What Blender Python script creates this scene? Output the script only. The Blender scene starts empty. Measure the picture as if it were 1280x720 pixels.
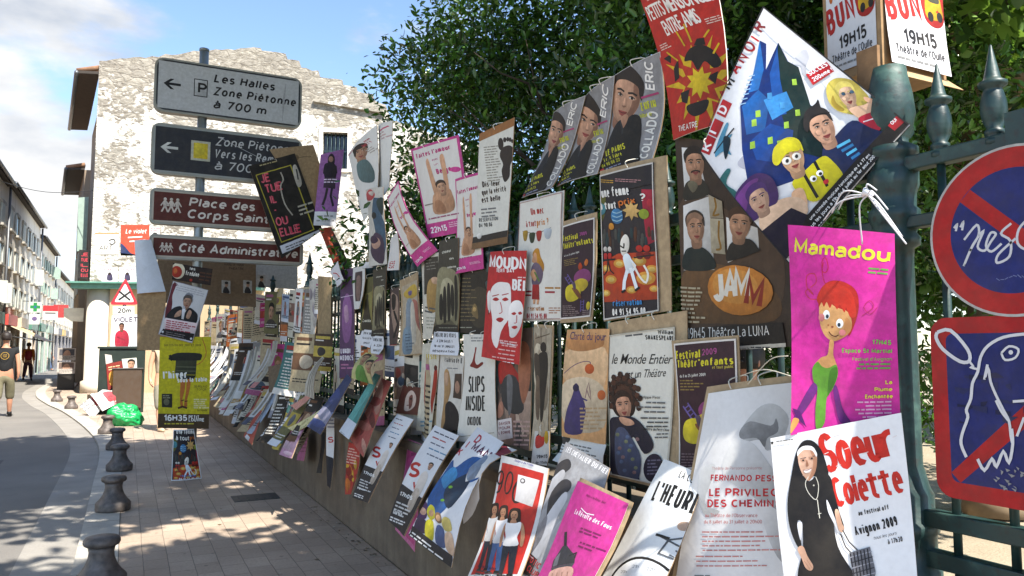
import bpy, math, random
import numpy as np
from mathutils import Vector, Matrix
from mathutils.geometry import tessellate_polygon
R = math.radians
scene = bpy.context.scene
COL = scene.collection

# ------------------------------------------------------------------ camera, sky, sun, exposure
F_PX, CAM_H = 950.0, 1.6
YAW, PITCH = R(-26.8), math.atan(75 / 950)
cam_d = bpy.data.cameras.new('camera')
cam = bpy.data.objects.new('camera', cam_d); COL.objects.link(cam)
cam_d.sensor_width = 36.0; cam_d.lens = F_PX / 1280 * 36.0
cam_d.clip_start = 0.05; cam_d.clip_end = 2000
cam.location = (0, 0, CAM_H); cam.rotation_euler = (R(90) + PITCH, 0, YAW)
scene.camera = cam
SUN_EL, SUN_AZ = R(54), math.atan2(0.22, -0.975)       # azimuth measured from +Y towards +X
SUN = Vector((math.sin(SUN_AZ) * math.cos(SUN_EL), math.cos(SUN_AZ) * math.cos(SUN_EL), math.sin(SUN_EL)))
sun_d = bpy.data.lights.new('sun', 'SUN'); sun_d.energy = 4.6; sun_d.angle = R(0.5); sun_d.color = (1.0, 0.95, 0.86)
sun = bpy.data.objects.new('sun', sun_d); COL.objects.link(sun)
sun.rotation_euler = SUN.to_track_quat('Z', 'Y').to_euler(); sun.location = SUN * 60

world = bpy.data.worlds.new('World'); scene.world = world; world.use_nodes = True
wt = world.node_tree; wt.nodes.clear()
def wn(t, **k):
    n = wt.nodes.new(t)
    for a, b in k.items(): setattr(n, a, b)
    return n
wout = wn('ShaderNodeOutputWorld'); wbg = wn('ShaderNodeBackground'); wbg.inputs['Strength'].default_value = 0.12
sky = wn('ShaderNodeTexSky', sky_type='NISHITA', sun_disc=False, sun_elevation=SUN_EL, sun_rotation=SUN_AZ, altitude=50, air_density=1.0, dust_density=0.25, ozone_density=2.2)
wtc = wn('ShaderNodeTexCoord'); wmap = wn('ShaderNodeMapping'); wmap.inputs['Scale'].default_value = (1.0, 1.0, 2.3); wmap.inputs['Location'].default_value = (0.35, 0.1, 0.2)
wnz = wn('ShaderNodeTexNoise'); wnz.inputs['Scale'].default_value = 3.1; wnz.inputs['Detail'].default_value = 9; wnz.inputs['Roughness'].default_value = 0.55
wdot = wn('ShaderNodeVectorMath', operation='DOT_PRODUCT'); wdot.inputs[1].default_value = (-0.155, 0.955, 0.25)     # clouds gather over the far left of the street
wmr = wn('ShaderNodeMapRange'); wmr.inputs['From Min'].default_value = 0.955; wmr.inputs['From Max'].default_value = 0.995; wmr.inputs['To Min'].default_value = -0.10; wmr.inputs['To Max'].default_value = 0.20
wadd = wn('ShaderNodeMath', operation='ADD'); wramp = wn('ShaderNodeMapRange', interpolation_type='SMOOTHSTEP')
wramp.inputs['From Min'].default_value = 0.50; wramp.inputs['From Max'].default_value = 0.64
wnz2 = wn('ShaderNodeTexNoise'); wnz2.inputs['Scale'].default_value = 7; wnz2.inputs['Detail'].default_value = 6
wcc = wn('ShaderNodeValToRGB'); wcc.color_ramp.elements[0].position = 0.35; wcc.color_ramp.elements[0].color = (2.05, 2.25, 2.6, 1); wcc.color_ramp.elements[1].position = 0.58; wcc.color_ramp.elements[1].color = (3.5, 3.5, 3.5, 1)
wmix = wn('ShaderNodeMix', data_type='RGBA')
L = wt.links.new
L(wtc.outputs['Generated'], wmap.inputs['Vector']); L(wmap.outputs['Vector'], wnz.inputs['Vector']); L(wmap.outputs['Vector'], wnz2.inputs['Vector'])
L(wtc.outputs['Generated'], wdot.inputs[0]); L(wdot.outputs['Value'], wmr.inputs['Value'])
L(wnz.outputs['Fac'], wadd.inputs[0]); L(wmr.outputs['Result'], wadd.inputs[1]); L(wadd.outputs['Value'], wramp.inputs['Value'])
L(wnz2.outputs['Fac'], wcc.inputs['Fac']); L(wramp.outputs['Result'], wmix.inputs['Factor'])
L(sky.outputs['Color'], wmix.inputs['A']); L(wcc.outputs['Color'], wmix.inputs['B'])
L(wmix.outputs['Result'], wbg.inputs['Color']); L(wbg.outputs['Background'], wout.inputs['Surface'])
vs = scene.view_settings
vs.view_transform = 'Standard'; vs.look = 'None'; vs.gamma = 1.0; vs.use_curve_mapping = False; vs.exposure = 1.34
scene.cycles.max_bounces = 8; scene.cycles.diffuse_bounces = 4; scene.cycles.transparent_max_bounces = 8

# ------------------------------------------------------------------ pixel -> world (1280 x 720 photograph pixels)
_M = Matrix.Rotation(YAW, 3, 'Z') @ Matrix.Rotation(R(90) + PITCH, 3, 'X')
EYE = Vector((0, 0, CAM_H))
def ray(x, y): return (_M @ Vector(((x - 640) / F_PX, (360 - y) / F_PX, -1.0)))
def on_ground(x, y, z=0.0):
    d = ray(x, y); return EYE + d * ((z - CAM_H) / d.z)
def at_X(x, y, X):
    d = ray(x, y); return EYE + d * (X / d.x)
def at_Y(x, y, Y):
    d = ray(x, y); return EYE + d * (Y / d.y)
def at_depth(x, y, dep): return EYE + ray(x, y) * dep
def proj(p):
    c = _M.transposed() @ (Vector(p) - EYE); return (640 + F_PX * c.x / -c.z, 360 - F_PX * c.y / -c.z)
def on_plane(x, y, p, n):
    d = ray(x, y); return EYE + d * ((p - EYE).dot(n) / d.dot(n))

# ------------------------------------------------------------------ colours and materials
def srgb(h):
    if not isinstance(h, str): return tuple(h) + ((1.0,) if len(h) == 3 else ())
    h = h.lstrip('#')
    if len(h) == 3: h = ''.join(c * 2 for c in h)
    o = []
    for i in (0, 2, 4):
        c = int(h[i:i + 2], 16) / 255
        o.append(c / 12.92 if c <= 0.04045 else ((c + 0.055) / 1.055) ** 2.4)
    return (*o, 1.0)
MATS = {}
class NT:
    def __init__(s, name):
        s.m = bpy.data.materials.new(name); s.m.use_nodes = True; s.t = s.m.node_tree
        s.b = s.t.nodes['Principled BSDF']; s.out = s.t.nodes['Material Output']; MATS[name] = s.m
    def n(s, t, ins=None, **k):
        o = s.t.nodes.new(t)
        for a, b in k.items(): setattr(o, a, b)
        for a, b in (ins or {}).items():
            if hasattr(b, 'is_output'): s.t.links.new(b, o.inputs[a])
            else: o.inputs[a].default_value = b
        return o
    def ln(s, a, b): s.t.links.new(a, b)
    def set(s, **k):
        for a, b in k.items():
            a = a.replace('_', ' ')
            if hasattr(b, 'is_output'): s.ln(b, s.b.inputs[a])
            else: s.b.inputs[a].default_value = b
    def coord(s, scale=(1, 1, 1), kind='Object', rot=(0, 0, 0), loc=(0, 0, 0)):
        tc = s.n('ShaderNodeTexCoord'); mp = s.n('ShaderNodeMapping')
        mp.inputs['Scale'].default_value = scale; mp.inputs['Rotation'].default_value = rot; mp.inputs['Location'].default_value = loc
        s.ln(tc.outputs[kind], mp.inputs['Vector']); return mp.outputs['Vector']
    def noise(s, vec, scale, detail=4, rough=0.55, dist=0.0):
        n = s.n('ShaderNodeTexNoise', {'Vector': vec, 'Scale': scale, 'Detail': detail, 'Roughness': rough, 'Distortion': dist}); return n.outputs['Fac']
    def ramp(s, fac, stops):
        n = s.n('ShaderNodeValToRGB', {'Fac': fac}); e = n.color_ramp.elements
        while len(e) < len(stops): e.new(0.5)
        for i, (p, c) in enumerate(stops): e[i].position = p; e[i].color = srgb(c)
        return n.outputs['Color']
    def rng(s, v, a, b, c, d):
        n = s.n('ShaderNodeMapRange', {'Value': v, 'From Min': a, 'From Max': b, 'To Min': c, 'To Max': d}); return n.outputs['Result']
    def mix(s, fac, a, b, mode='MIX'):
        n = s.n('ShaderNodeMix', data_type='RGBA', blend_type=mode)
        for k, v in (('Factor', fac), ('A', a), ('B', b)):
            i = n.inputs[k]
            if k != 'Factor': i = [q for q in n.inputs if q.name == k and q.type == 'RGBA'][0]
            else: i = n.inputs[0]
            if hasattr(v, 'is_output'): s.ln(v, i)
            else: i.default_value = v if k == 'Factor' else srgb(v)
        return [q for q in n.outputs if q.type == 'RGBA'][0]
    def math(s, op, a, b=0.0):
        n = s.n('ShaderNodeMath', operation=op)
        for i, v in enumerate((a, b)):
            if hasattr(v, 'is_output'): s.ln(v, n.inputs[i])
            else: n.inputs[i].default_value = v
        return n.outputs[0]
    def bump(s, h, strength=0.3, dist=0.01):
        n = s.n('ShaderNodeBump', {'Height': h, 'Strength': strength, 'Distance': dist}); s.ln(n.outputs['Normal'], s.b.inputs['Normal'])
    def attr(s, name='Col'): return s.n('ShaderNodeAttribute', attribute_name=name).outputs['Color']

def plain(name, col, rough=0.6, metal=0.0, var=0.12, scale=6.0, bump=0.0):
    if name in MATS: return MATS[name]
    t = NT(name); v = t.coord(); f = t.noise(v, scale, 5)
    c = srgb(col)
    k = t.mix(t.rng(f, 0.3, 0.7, 0, 1), tuple(x * (1 - var) for x in c[:3]), tuple(min(1, x * (1 + var)) for x in c[:3]))
    t.set(Base_Color=k, Roughness=rough, Metallic=metal)
    if bump: t.bump(f, bump)
    return t.m
# printed paper and cardboard: the print's own colours come from the mesh, wear from noise
t = NT('printed_paper'); v = t.coord(); f = t.noise(v, 9, 5); f2 = t.noise(v, 60, 3); f3 = t.noise(v, 26, 6, 0.65); base = t.attr()
hsv = t.n('ShaderNodeSeparateColor', {'Color': base}); mx = t.math('MAXIMUM', hsv.outputs[0], t.math('MAXIMUM', hsv.outputs[1], hsv.outputs[2])); mn = t.math('MINIMUM', hsv.outputs[0], t.math('MINIMUM', hsv.outputs[1], hsv.outputs[2]))
inky = t.rng(mn, 0.35, 0.65, 1.0, 0.0)                                    # bare paper keeps its tone, ink is mottled
dk = t.mix(1.0, base, '#b4b0ac', 'MULTIPLY'); lt = t.mix(1.0, base, '#2a2a2a', 'ADD')
c = t.mix(t.math('MULTIPLY', t.rng(f3, 0.38, 0.62, 0.0, 0.55), inky), base, dk); c = t.mix(t.math('MULTIPLY', t.rng(f3, 0.5, 0.75, 0.0, 0.22), inky), c, lt)
c = t.mix(t.rng(f, 0.4, 0.8, 0.0, 0.12), c, '#8d8270'); c = t.mix(t.rng(f2, 0.4, 0.75, 0.0, 0.07), c, '#5a5048')
t.set(Base_Color=c, Roughness=t.rng(f, 0.3, 0.7, 0.52, 0.75)); t.b.inputs['Specular IOR Level'].default_value = 0.25; t.bump(t.math('ADD', t.noise(v, 10, 3), t.math('MULTIPLY', f2, 0.2)), 0.16, 0.012)
PRINT = t.m
t = NT('corrugated_cardboard'); v = t.coord(); f = t.noise(v, 4, 5)
t.set(Base_Color=t.mix(t.rng(f, 0.3, 0.7, 0, 1), '#8a6f52', '#ab9070'), Roughness=0.85); t.bump(t.noise(v, 30, 3), 0.15, 0.01)
CARD = t.m
t = NT('painted_colour'); v = t.coord(); f = t.noise(v, 8, 5)
t.set(Base_Color=t.mix(t.rng(f, 0.4, 0.8, 0.0, 0.2), t.attr(), '#555048'), Roughness=t.rng(f, 0.3, 0.7, 0.35, 0.6)); PAINT = t.m

# ------------------------------------------------------------------ mesh builder
class MB:
    def __init__(s): s.v = []; s.f = []; s.c = []; s.m = []; s.sm = []
    def add(s, vs, fs, col='#fff', mat=0, smooth=False):
        b = len(s.v); s.v += [tuple(q) for q in vs]; cc = srgb(col)
        for f in fs: s.f.append([b + i for i in f]); s.c.append(cc); s.m.append(mat); s.sm.append(smooth)
        return s
    def box(s, c, size, rot=None, col='#fff', mat=0):
        x, y, z = (q / 2 for q in size); c = Vector(c)
        p = [Vector((a * x, b * y, d * z)) for d in (-1, 1) for b in (-1, 1) for a in (-1, 1)]
        if rot is not None: p = [rot @ q for q in p]
        return s.add([q + c for q in p], [(0, 2, 3, 1), (4, 5, 7, 6), (0, 1, 5, 4), (2, 6, 7, 3), (0, 4, 6, 2), (1, 3, 7, 5)], col, mat)
    def prism(s, pts, off, col='#fff', mat=0, side=None):
        """a 3D polygon extruded along the vector off"""
        n = len(pts); p = [Vector(q) for q in pts]; off = Vector(off)
        tri = tessellate_polygon([p]); w = p + [q + off for q in p]
        s.add(w, [tuple(t) for t in tri] + [tuple(n + i for i in reversed(t)) for t in tri], col, mat)
        return s.add(w, [(i, (i + 1) % n, n + (i + 1) % n, n + i) for i in range(n)], side or col, mat)
    def lathe(s, prof, loc=(0, 0, 0), n=16, col='#fff', mat=0, smooth=True, sx=1.0, sy=1.0):
        loc = Vector(loc); vs = []; fs = []
        for r, z in prof:
            for i in range(n):
                a = 2 * math.pi * i / n; vs.append(loc + Vector((r * sx * math.cos(a), r * sy * math.sin(a), z)))
        for k in range(len(prof) - 1):
            for i in range(n): fs.append((k * n + i, k * n + (i + 1) % n, (k + 1) * n + (i + 1) % n, (k + 1) * n + i))
        fs.append(tuple(reversed(range(n)))); fs.append(tuple((len(prof) - 1) * n + i for i in range(n)))
        return s.add(vs, fs, col, mat, smooth)
    def tube(s, path, rad, n=8, col='#fff', mat=0, smooth=True):
        P = [Vector(q) for q in path]; rr = rad if isinstance(rad, (list, tuple)) else [rad] * len(P); vs = []; fs = []
        ref = None
        for k, q in enumerate(P):
            d = (P[min(k + 1, len(P) - 1)] - P[max(k - 1, 0)]).normalized()
            if ref is None: ref = d.orthogonal().normalized()
            ref = (ref - d * ref.dot(d)); ref = ref.normalized() if ref.length > 1e-6 else d.orthogonal().normalized()
            b = d.cross(ref)
            for i in range(n):
                a = 2 * math.pi * i / n; vs.append(q + (ref * math.cos(a) + b * math.sin(a)) * rr[k])
        for k in range(len(P) - 1):
            for i in range(n): fs.append((k * n + i, k * n + (i + 1) % n, (k + 1) * n + (i + 1) % n, (k + 1) * n + i))
        fs.append(tuple(reversed(range(n)))); fs.append(tuple((len(P) - 1) * n + i for i in range(n)))
        return s.add(vs, fs, col, mat, smooth)
    def build(s, name, mats, parent=None, origin=None, bevel=0.0):
        me = bpy.data.meshes.new(name); o0 = Vector(origin) if origin is not None else Vector()
        me.from_pydata([tuple(Vector(q) - o0) for q in s.v], [], s.f)
        for m in (mats if isinstance(mats, (list, tuple)) else [mats]): me.materials.append(m)
        me.polygons.foreach_set('material_index', s.m); me.polygons.foreach_set('use_smooth', s.sm)
        ca = me.color_attributes.new('Col', 'FLOAT_COLOR', 'CORNER')
        arr = np.repeat(np.array(s.c, dtype=np.float32), [len(f) for f in s.f], axis=0)
        ca.data.foreach_set('color', arr.ravel())
        o = bpy.data.objects.new(name, me); COL.objects.link(o); o.location = o0
        if parent is not None:
            o.parent = parent; o.matrix_parent_inverse = Matrix.Translation(-parent.location)
        if bevel:
            b = o.modifiers.new('bevel', 'BEVEL'); b.width = bevel; b.segments = 2; b.limit_method = 'ANGLE'; b.angle_limit = R(40)
        return o
def tag(o, label, cat, group=None):
    o['label'] = label; o['category'] = cat
    if group: o['group'] = group
    return o
def struct(o, kind='structure'): o['kind'] = kind; return o
def thing(name, label, cat, loc=(0, 0, 0), group=None):
    o = bpy.data.objects.new(name, None); COL.objects.link(o); o.location = loc; o.empty_display_size = 0.1
    return tag(o, label, cat, group)
def dup(root, loc, label=None):
    r = root.copy(); COL.objects.link(r); r.location = loc
    if label: r['label'] = label
    for ch in list(root.children):
        c = ch.copy(); COL.objects.link(c); c.parent = r
        for g in ch.children:
            d = g.copy(); COL.objects.link(d); d.parent = c
    return r
def cr(pts, n=4, closed=True):
    """Catmull-Rom smoothing of 2D or 3D points"""
    P = [Vector(p) for p in pts]; m = len(P); out = []
    for i in range(m if closed else m - 1):
        g = (lambda k: P[k % m]) if closed else (lambda k: P[max(0, min(m - 1, k))])
        a, b, c, d = g(i - 1), g(i), g(i + 1), g(i + 2)
        for j in range(n):
            q = j / n; out.append(0.5 * ((2 * b) + (c - a) * q + (2 * a - 5 * b + 4 * c - d) * q * q + (3 * b - a - 3 * c + d) * q ** 3))
    if not closed: out.append(P[-1])
    return out
# ------------------------------------------------------------------ lettering: every glyph is meshed once from the built-in font
_CH = sorted(set("ABCDEFGHIJKLMNOPQRSTUVWXYZabcdefghijklmnopqrstuvwxyz0123456789.,:;!?'-+/&()*\"éèàêôâùçÉÈÀ"))
GL = {}
BASE = dict(zip('éèàêôâùçÉÈÀ', 'eeaeoaucEEA'))
def _glyphs():
    todo = []
    for wname, off in (('s', 0.004),):
        for ch in _CH:
            cu = bpy.data.curves.new('g', 'FONT'); cu.body = ch; cu.resolution_u = 2; cu.offset = off; cu.size = 1.0
            o = bpy.data.objects.new('g', cu); COL.objects.link(o); todo.append((wname, ch, o, cu))
    dg = bpy.context.evaluated_depsgraph_get(); dg.update()
    for wname, ch, o, cu in todo:
        me = o.evaluated_get(dg).to_mesh()
        vs = [(q.co.x, q.co.y) for q in me.vertices]; fs = [tuple(p.vertices) for p in me.polygons]
        if vs:
            x0 = min(q[0] for q in vs); x1 = max(q[0] for q in vs)
            GL[wname, ch] = ([(x - x0, y) for x, y in vs], fs, x1 - x0)
        o.evaluated_get(dg).to_mesh_clear()
    for _, _, o, cu in todo: bpy.data.objects.remove(o); bpy.data.curves.remove(cu)
_glyphs()

# a plain sans serif drawn as strokes, so that it can be set narrow and heavy without thinning
def _arc(cx, cy, rx, ry, a0, a1, n=9): return [(cx + rx * math.cos(R(a0 + (a1 - a0) * i / n)), cy + ry * math.sin(R(a0 + (a1 - a0) * i / n))) for i in range(n + 1)]
def _font():
    o = lambda cx, cy, rx, ry: _arc(cx, cy, rx, ry, 90, 450, 16); D = {}
    D['A'] = (.66, [[(0, 0), (.33, 1), (.66, 0)], [(.13, .33), (.53, .33)]]); D['B'] = (.58, [[(0, 0), (0, 1), (.3, 1)] + _arc(.3, .77, .24, .23, 90, -90) + [(0, .54)], [(.3, .54)] + _arc(.31, .27, .27, .27, 90, -90) + [(0, 0)]])
    D['C'] = (.6, [_arc(.33, .5, .33, .5, 48, 312, 14)]); D['D'] = (.6, [[(0, 0), (0, 1), (.25, 1)] + _arc(.25, .5, .35, .5, 90, -90, 12) + [(0, 0)]]); D['E'] = (.48, [[(.48, 1), (0, 1), (0, 0), (.48, 0)], [(0, .53), (.42, .53)]]); D['F'] = (.46, [[(.46, 1), (0, 1), (0, 0)], [(0, .53), (.4, .53)]])
    D['G'] = (.66, [_arc(.34, .5, .34, .5, 46, 325, 14) + [(.66, .42), (.38, .42)]]); D['H'] = (.58, [[(0, 0), (0, 1)], [(.58, 0), (.58, 1)], [(0, .53), (.58, .53)]]); D['I'] = (.02, [[(0, 0), (0, 1)]]); D['J'] = (.4, [[(.4, 1), (.4, .27)] + _arc(.2, .25, .2, .25, 0, -160)])
    D['K'] = (.58, [[(0, 0), (0, 1)], [(.55, 1), (0, .4)], [(.2, .6), (.58, 0)]]); D['L'] = (.44, [[(0, 1), (0, 0), (.44, 0)]]); D['M'] = (.74, [[(0, 0), (0, 1), (.37, .2), (.74, 1), (.74, 0)]]); D['N'] = (.58, [[(0, 0), (0, 1), (.58, 0), (.58, 1)]]); D['O'] = (.68, [o(.34, .5, .34, .5)])
    P_ = [(0, 0), (0, 1), (.3, 1)] + _arc(.3, .735, .27, .265, 90, -90) + [(0, .47)]; D['P'] = (.57, [P_]); D['Q'] = (.68, [o(.34, .5, .34, .5), [(.42, .2), (.68, -.08)]]); D['R'] = (.58, [P_, [(.28, .47), (.56, 0)]]); S_ = lambda k: [(x * k, y * k) for x, y in _arc(.28, .75, .27, .25, 30, 270) + _arc(.28, .25, .29, .25, 90, -150)]; D['S'] = (.56, [S_(1)])
    D['T'] = (.58, [[(0, 1), (.58, 1)], [(.29, 1), (.29, 0)]]); D['U'] = (.58, [[(0, 1), (0, .3)] + _arc(.29, .29, .29, .29, 180, 360) + [(.58, 1)]]); D['V'] = (.62, [[(0, 1), (.31, 0), (.62, 1)]]); D['W'] = (.9, [[(0, 1), (.22, 0), (.45, .85), (.68, 0), (.9, 1)]]); D['X'] = (.6, [[(0, 1), (.6, 0)], [(.6, 1), (0, 0)]]); D['Y'] = (.6, [[(0, 1), (.3, .46), (.6, 1)], [(.3, .46), (.3, 0)]]); D['Z'] = (.56, [[(0, 1), (.56, 1), (0, 0), (.56, 0)]])
    c = o(.25, .35, .25, .35); D['a'] = (.46, [_arc(.24, .47, .22, .23, 145, 0) + [(.46, 0)], [(.46, .42), (.2, .41)] + _arc(.2, .205, .2, .205, 90, 270) + [(.46, .12)]]); D['b'] = (.5, [[(0, 1), (0, 0)], c]); D['c'] = (.46, [_arc(.26, .35, .26, .35, 50, 310)]); D['d'] = (.5, [c, [(.5, 1), (.5, 0)]]); D['e'] = (.5, [[(.02, .35), (.5, .35)] + _arc(.26, .35, .245, .35, 0, 310, 12)[1:]]); D['f'] = (.3, [[(.12, 0), (.12, .8)] + _arc(.28, .81, .16, .19, 180, 85), [(0, .68), (.3, .68)]])
    D['g'] = (.5, [c, [(.5, .7), (.5, -.06)] + _arc(.25, -.06, .25, .22, 0, -150)]); D['h'] = (.48, [[(0, 1), (0, 0)], [(0, .4)] + _arc(.24, .42, .24, .28, 180, 0) + [(.48, 0)]]); D['i'] = (.02, [[(0, .7), (0, 0)], [(0, .88), (0, 1)]]); D['j'] = (.14, [[(.12, .7), (.12, -.12), (0, -.26)], [(.12, .88), (.12, 1)]]); D['k'] = (.46, [[(0, 1), (0, 0)], [(.43, .7), (0, .28)], [(.16, .44), (.46, 0)]]); D['l'] = (.02, [[(0, 1), (0, 0)]])
    D['m'] = (.76, [[(0, .7), (0, 0)], [(0, .42)] + _arc(.19, .44, .19, .26, 180, 0, 6) + [(.38, 0)], [(.38, .42)] + _arc(.57, .44, .19, .26, 180, 0, 6) + [(.76, 0)]]); D['n'] = (.48, [[(0, .7), (0, 0)], [(0, .4)] + _arc(.24, .42, .24, .28, 180, 0) + [(.48, 0)]]); D['o'] = (.52, [o(.26, .35, .26, .35)]); D['p'] = (.5, [[(0, .7), (0, -.28)], c]); D['q'] = (.5, [c, [(.5, .7), (.5, -.28)]]); D['r'] = (.28, [[(0, .7), (0, 0)], [(0, .4)] + _arc(.22, .44, .22, .26, 180, 80)]); D['s'] = (.4, [S_(.7)])
    D['t'] = (.3, [[(.11, .92), (.11, .16)] + _arc(.26, .15, .15, .15, 180, 275, 5), [(-.1, .69), (.32, .69)]]); D['u'] = (.48, [[(0, .7), (0, .27)] + _arc(.24, .26, .24, .26, 180, 360) + [(.48, .7)], [(.48, .26), (.48, 0)]]); D['v'] = (.48, [[(0, .7), (.24, 0), (.48, .7)]]); D['w'] = (.72, [[(0, .7), (.18, 0), (.36, .6), (.54, 0), (.72, .7)]]); D['x'] = (.46, [[(0, .7), (.46, 0)], [(.46, .7), (0, 0)]]); D['y'] = (.48, [[(0, .7), (.25, 0)], [(.48, .7), (.2, -.14), (.04, -.27)]]); D['z'] = (.42, [[(0, .7), (.42, .7), (0, 0), (.42, 0)]])
    D['0'] = (.5, [o(.25, .5, .25, .5)]); D['1'] = (.26, [[(0, .76), (.24, 1), (.24, 0)]]); D['2'] = (.5, [_arc(.25, .73, .25, .27, 165, -30) + [(0, 0), (.5, 0)]]); D['3'] = (.5, [_arc(.23, .76, .23, .24, 150, -90) + [], [(.18, .52)] + _arc(.23, .26, .26, .26, 90, -150)]); D['4'] = (.54, [[(.4, 0), (.4, 1), (0, .28), (.54, .28)]]); D['5'] = (.5, [[(.46, 1), (.08, 1), (.05, .55)] + _arc(.23, .31, .26, .31, 120, -150)]); D['6'] = (.5, [_arc(.38, .6, .36, .4, 75, 190, 7) + _arc(.25, .29, .25, .29, 180, 540, 14)]); D['7'] = (.48, [[(0, 1), (.48, 1), (.16, 0)]]); D['8'] = (.5, [o(.25, .76, .21, .24), o(.25, .27, .25, .27)]); D['9'] = (.5, [o(.25, .71, .25, .29), [(.5, .7), (.46, .3), (.34, .08), (.12, 0)]])
    D['.'] = (.02, [[(0, 0), (0, .1)]]); D[','] = (.06, [[(.05, .1), (0, -.12)]]); D[':'] = (.02, [[(0, 0), (0, .1)], [(0, .5), (0, .6)]]); D['!'] = (.02, [[(0, 0), (0, .1)], [(0, .3), (0, 1)]]); D['?'] = (.44, [_arc(.22, .76, .22, .24, 170, -60) + [(.2, .42), (.2, .28)], [(.2, 0), (.2, .1)]]); D["'"] = (.02, [[(0, .75), (0, 1)]]); D['-'] = (.3, [[(0, .4), (.3, .4)]]); D['/'] = (.36, [[(0, 0), (.36, 1)]]); D['+'] = (.4, [[(0, .4), (.4, .4)], [(.2, .2), (.2, .6)]])
    return D
FONT = _font(); FW = {'n': .085, 'b': .135, 'k': .19, 'x': .245}
def strokes(P, w):
    """a polyline as mitred quads"""
    P = [Vector(p) for p in P]; P = [p for i, p in enumerate(P) if i == 0 or (p - P[i - 1]).length > 1e-5]
    if len(P) < 2: return []
    closed = (P[0] - P[-1]).length < 1e-4; sd = []; m = len(P)
    for i, p in enumerate(P):
        d0 = (P[i] - P[i - 1]) if i else ((P[0] - P[-2]) if closed else (P[1] - P[0])); d1 = (P[i + 1] - P[i]) if i < m - 1 else ((P[1] - P[0]) if closed else d0); d0 = d0.normalized(); d1 = d1.normalized()
        n0, n1 = Vector((-d0.y, d0.x)), Vector((-d1.y, d1.x)); q = n0 + n1; q = q.normalized() if q.length > .3 else n0; k = w / 2 / max(.5, q.dot(n0)); th_ = d0.x * d1.y - d0.y * d1.x; ki = k
        if abs(th_) > .02: ki = min(k, .9 * min((P[i] - P[i - 1]).length if i else 9, (P[i + 1] - P[i]).length if i < m - 1 else 9) / abs(th_))
        sd.append((p + q * (ki if th_ > 0 else k), p - q * (ki if th_ < 0 else k)))
    return [t_ for a, b in zip(sd, sd[1:]) for t_ in ((tuple(a[0]), tuple(b[0]), tuple(b[1])), (tuple(a[0]), tuple(b[1]), tuple(a[1])))]

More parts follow.
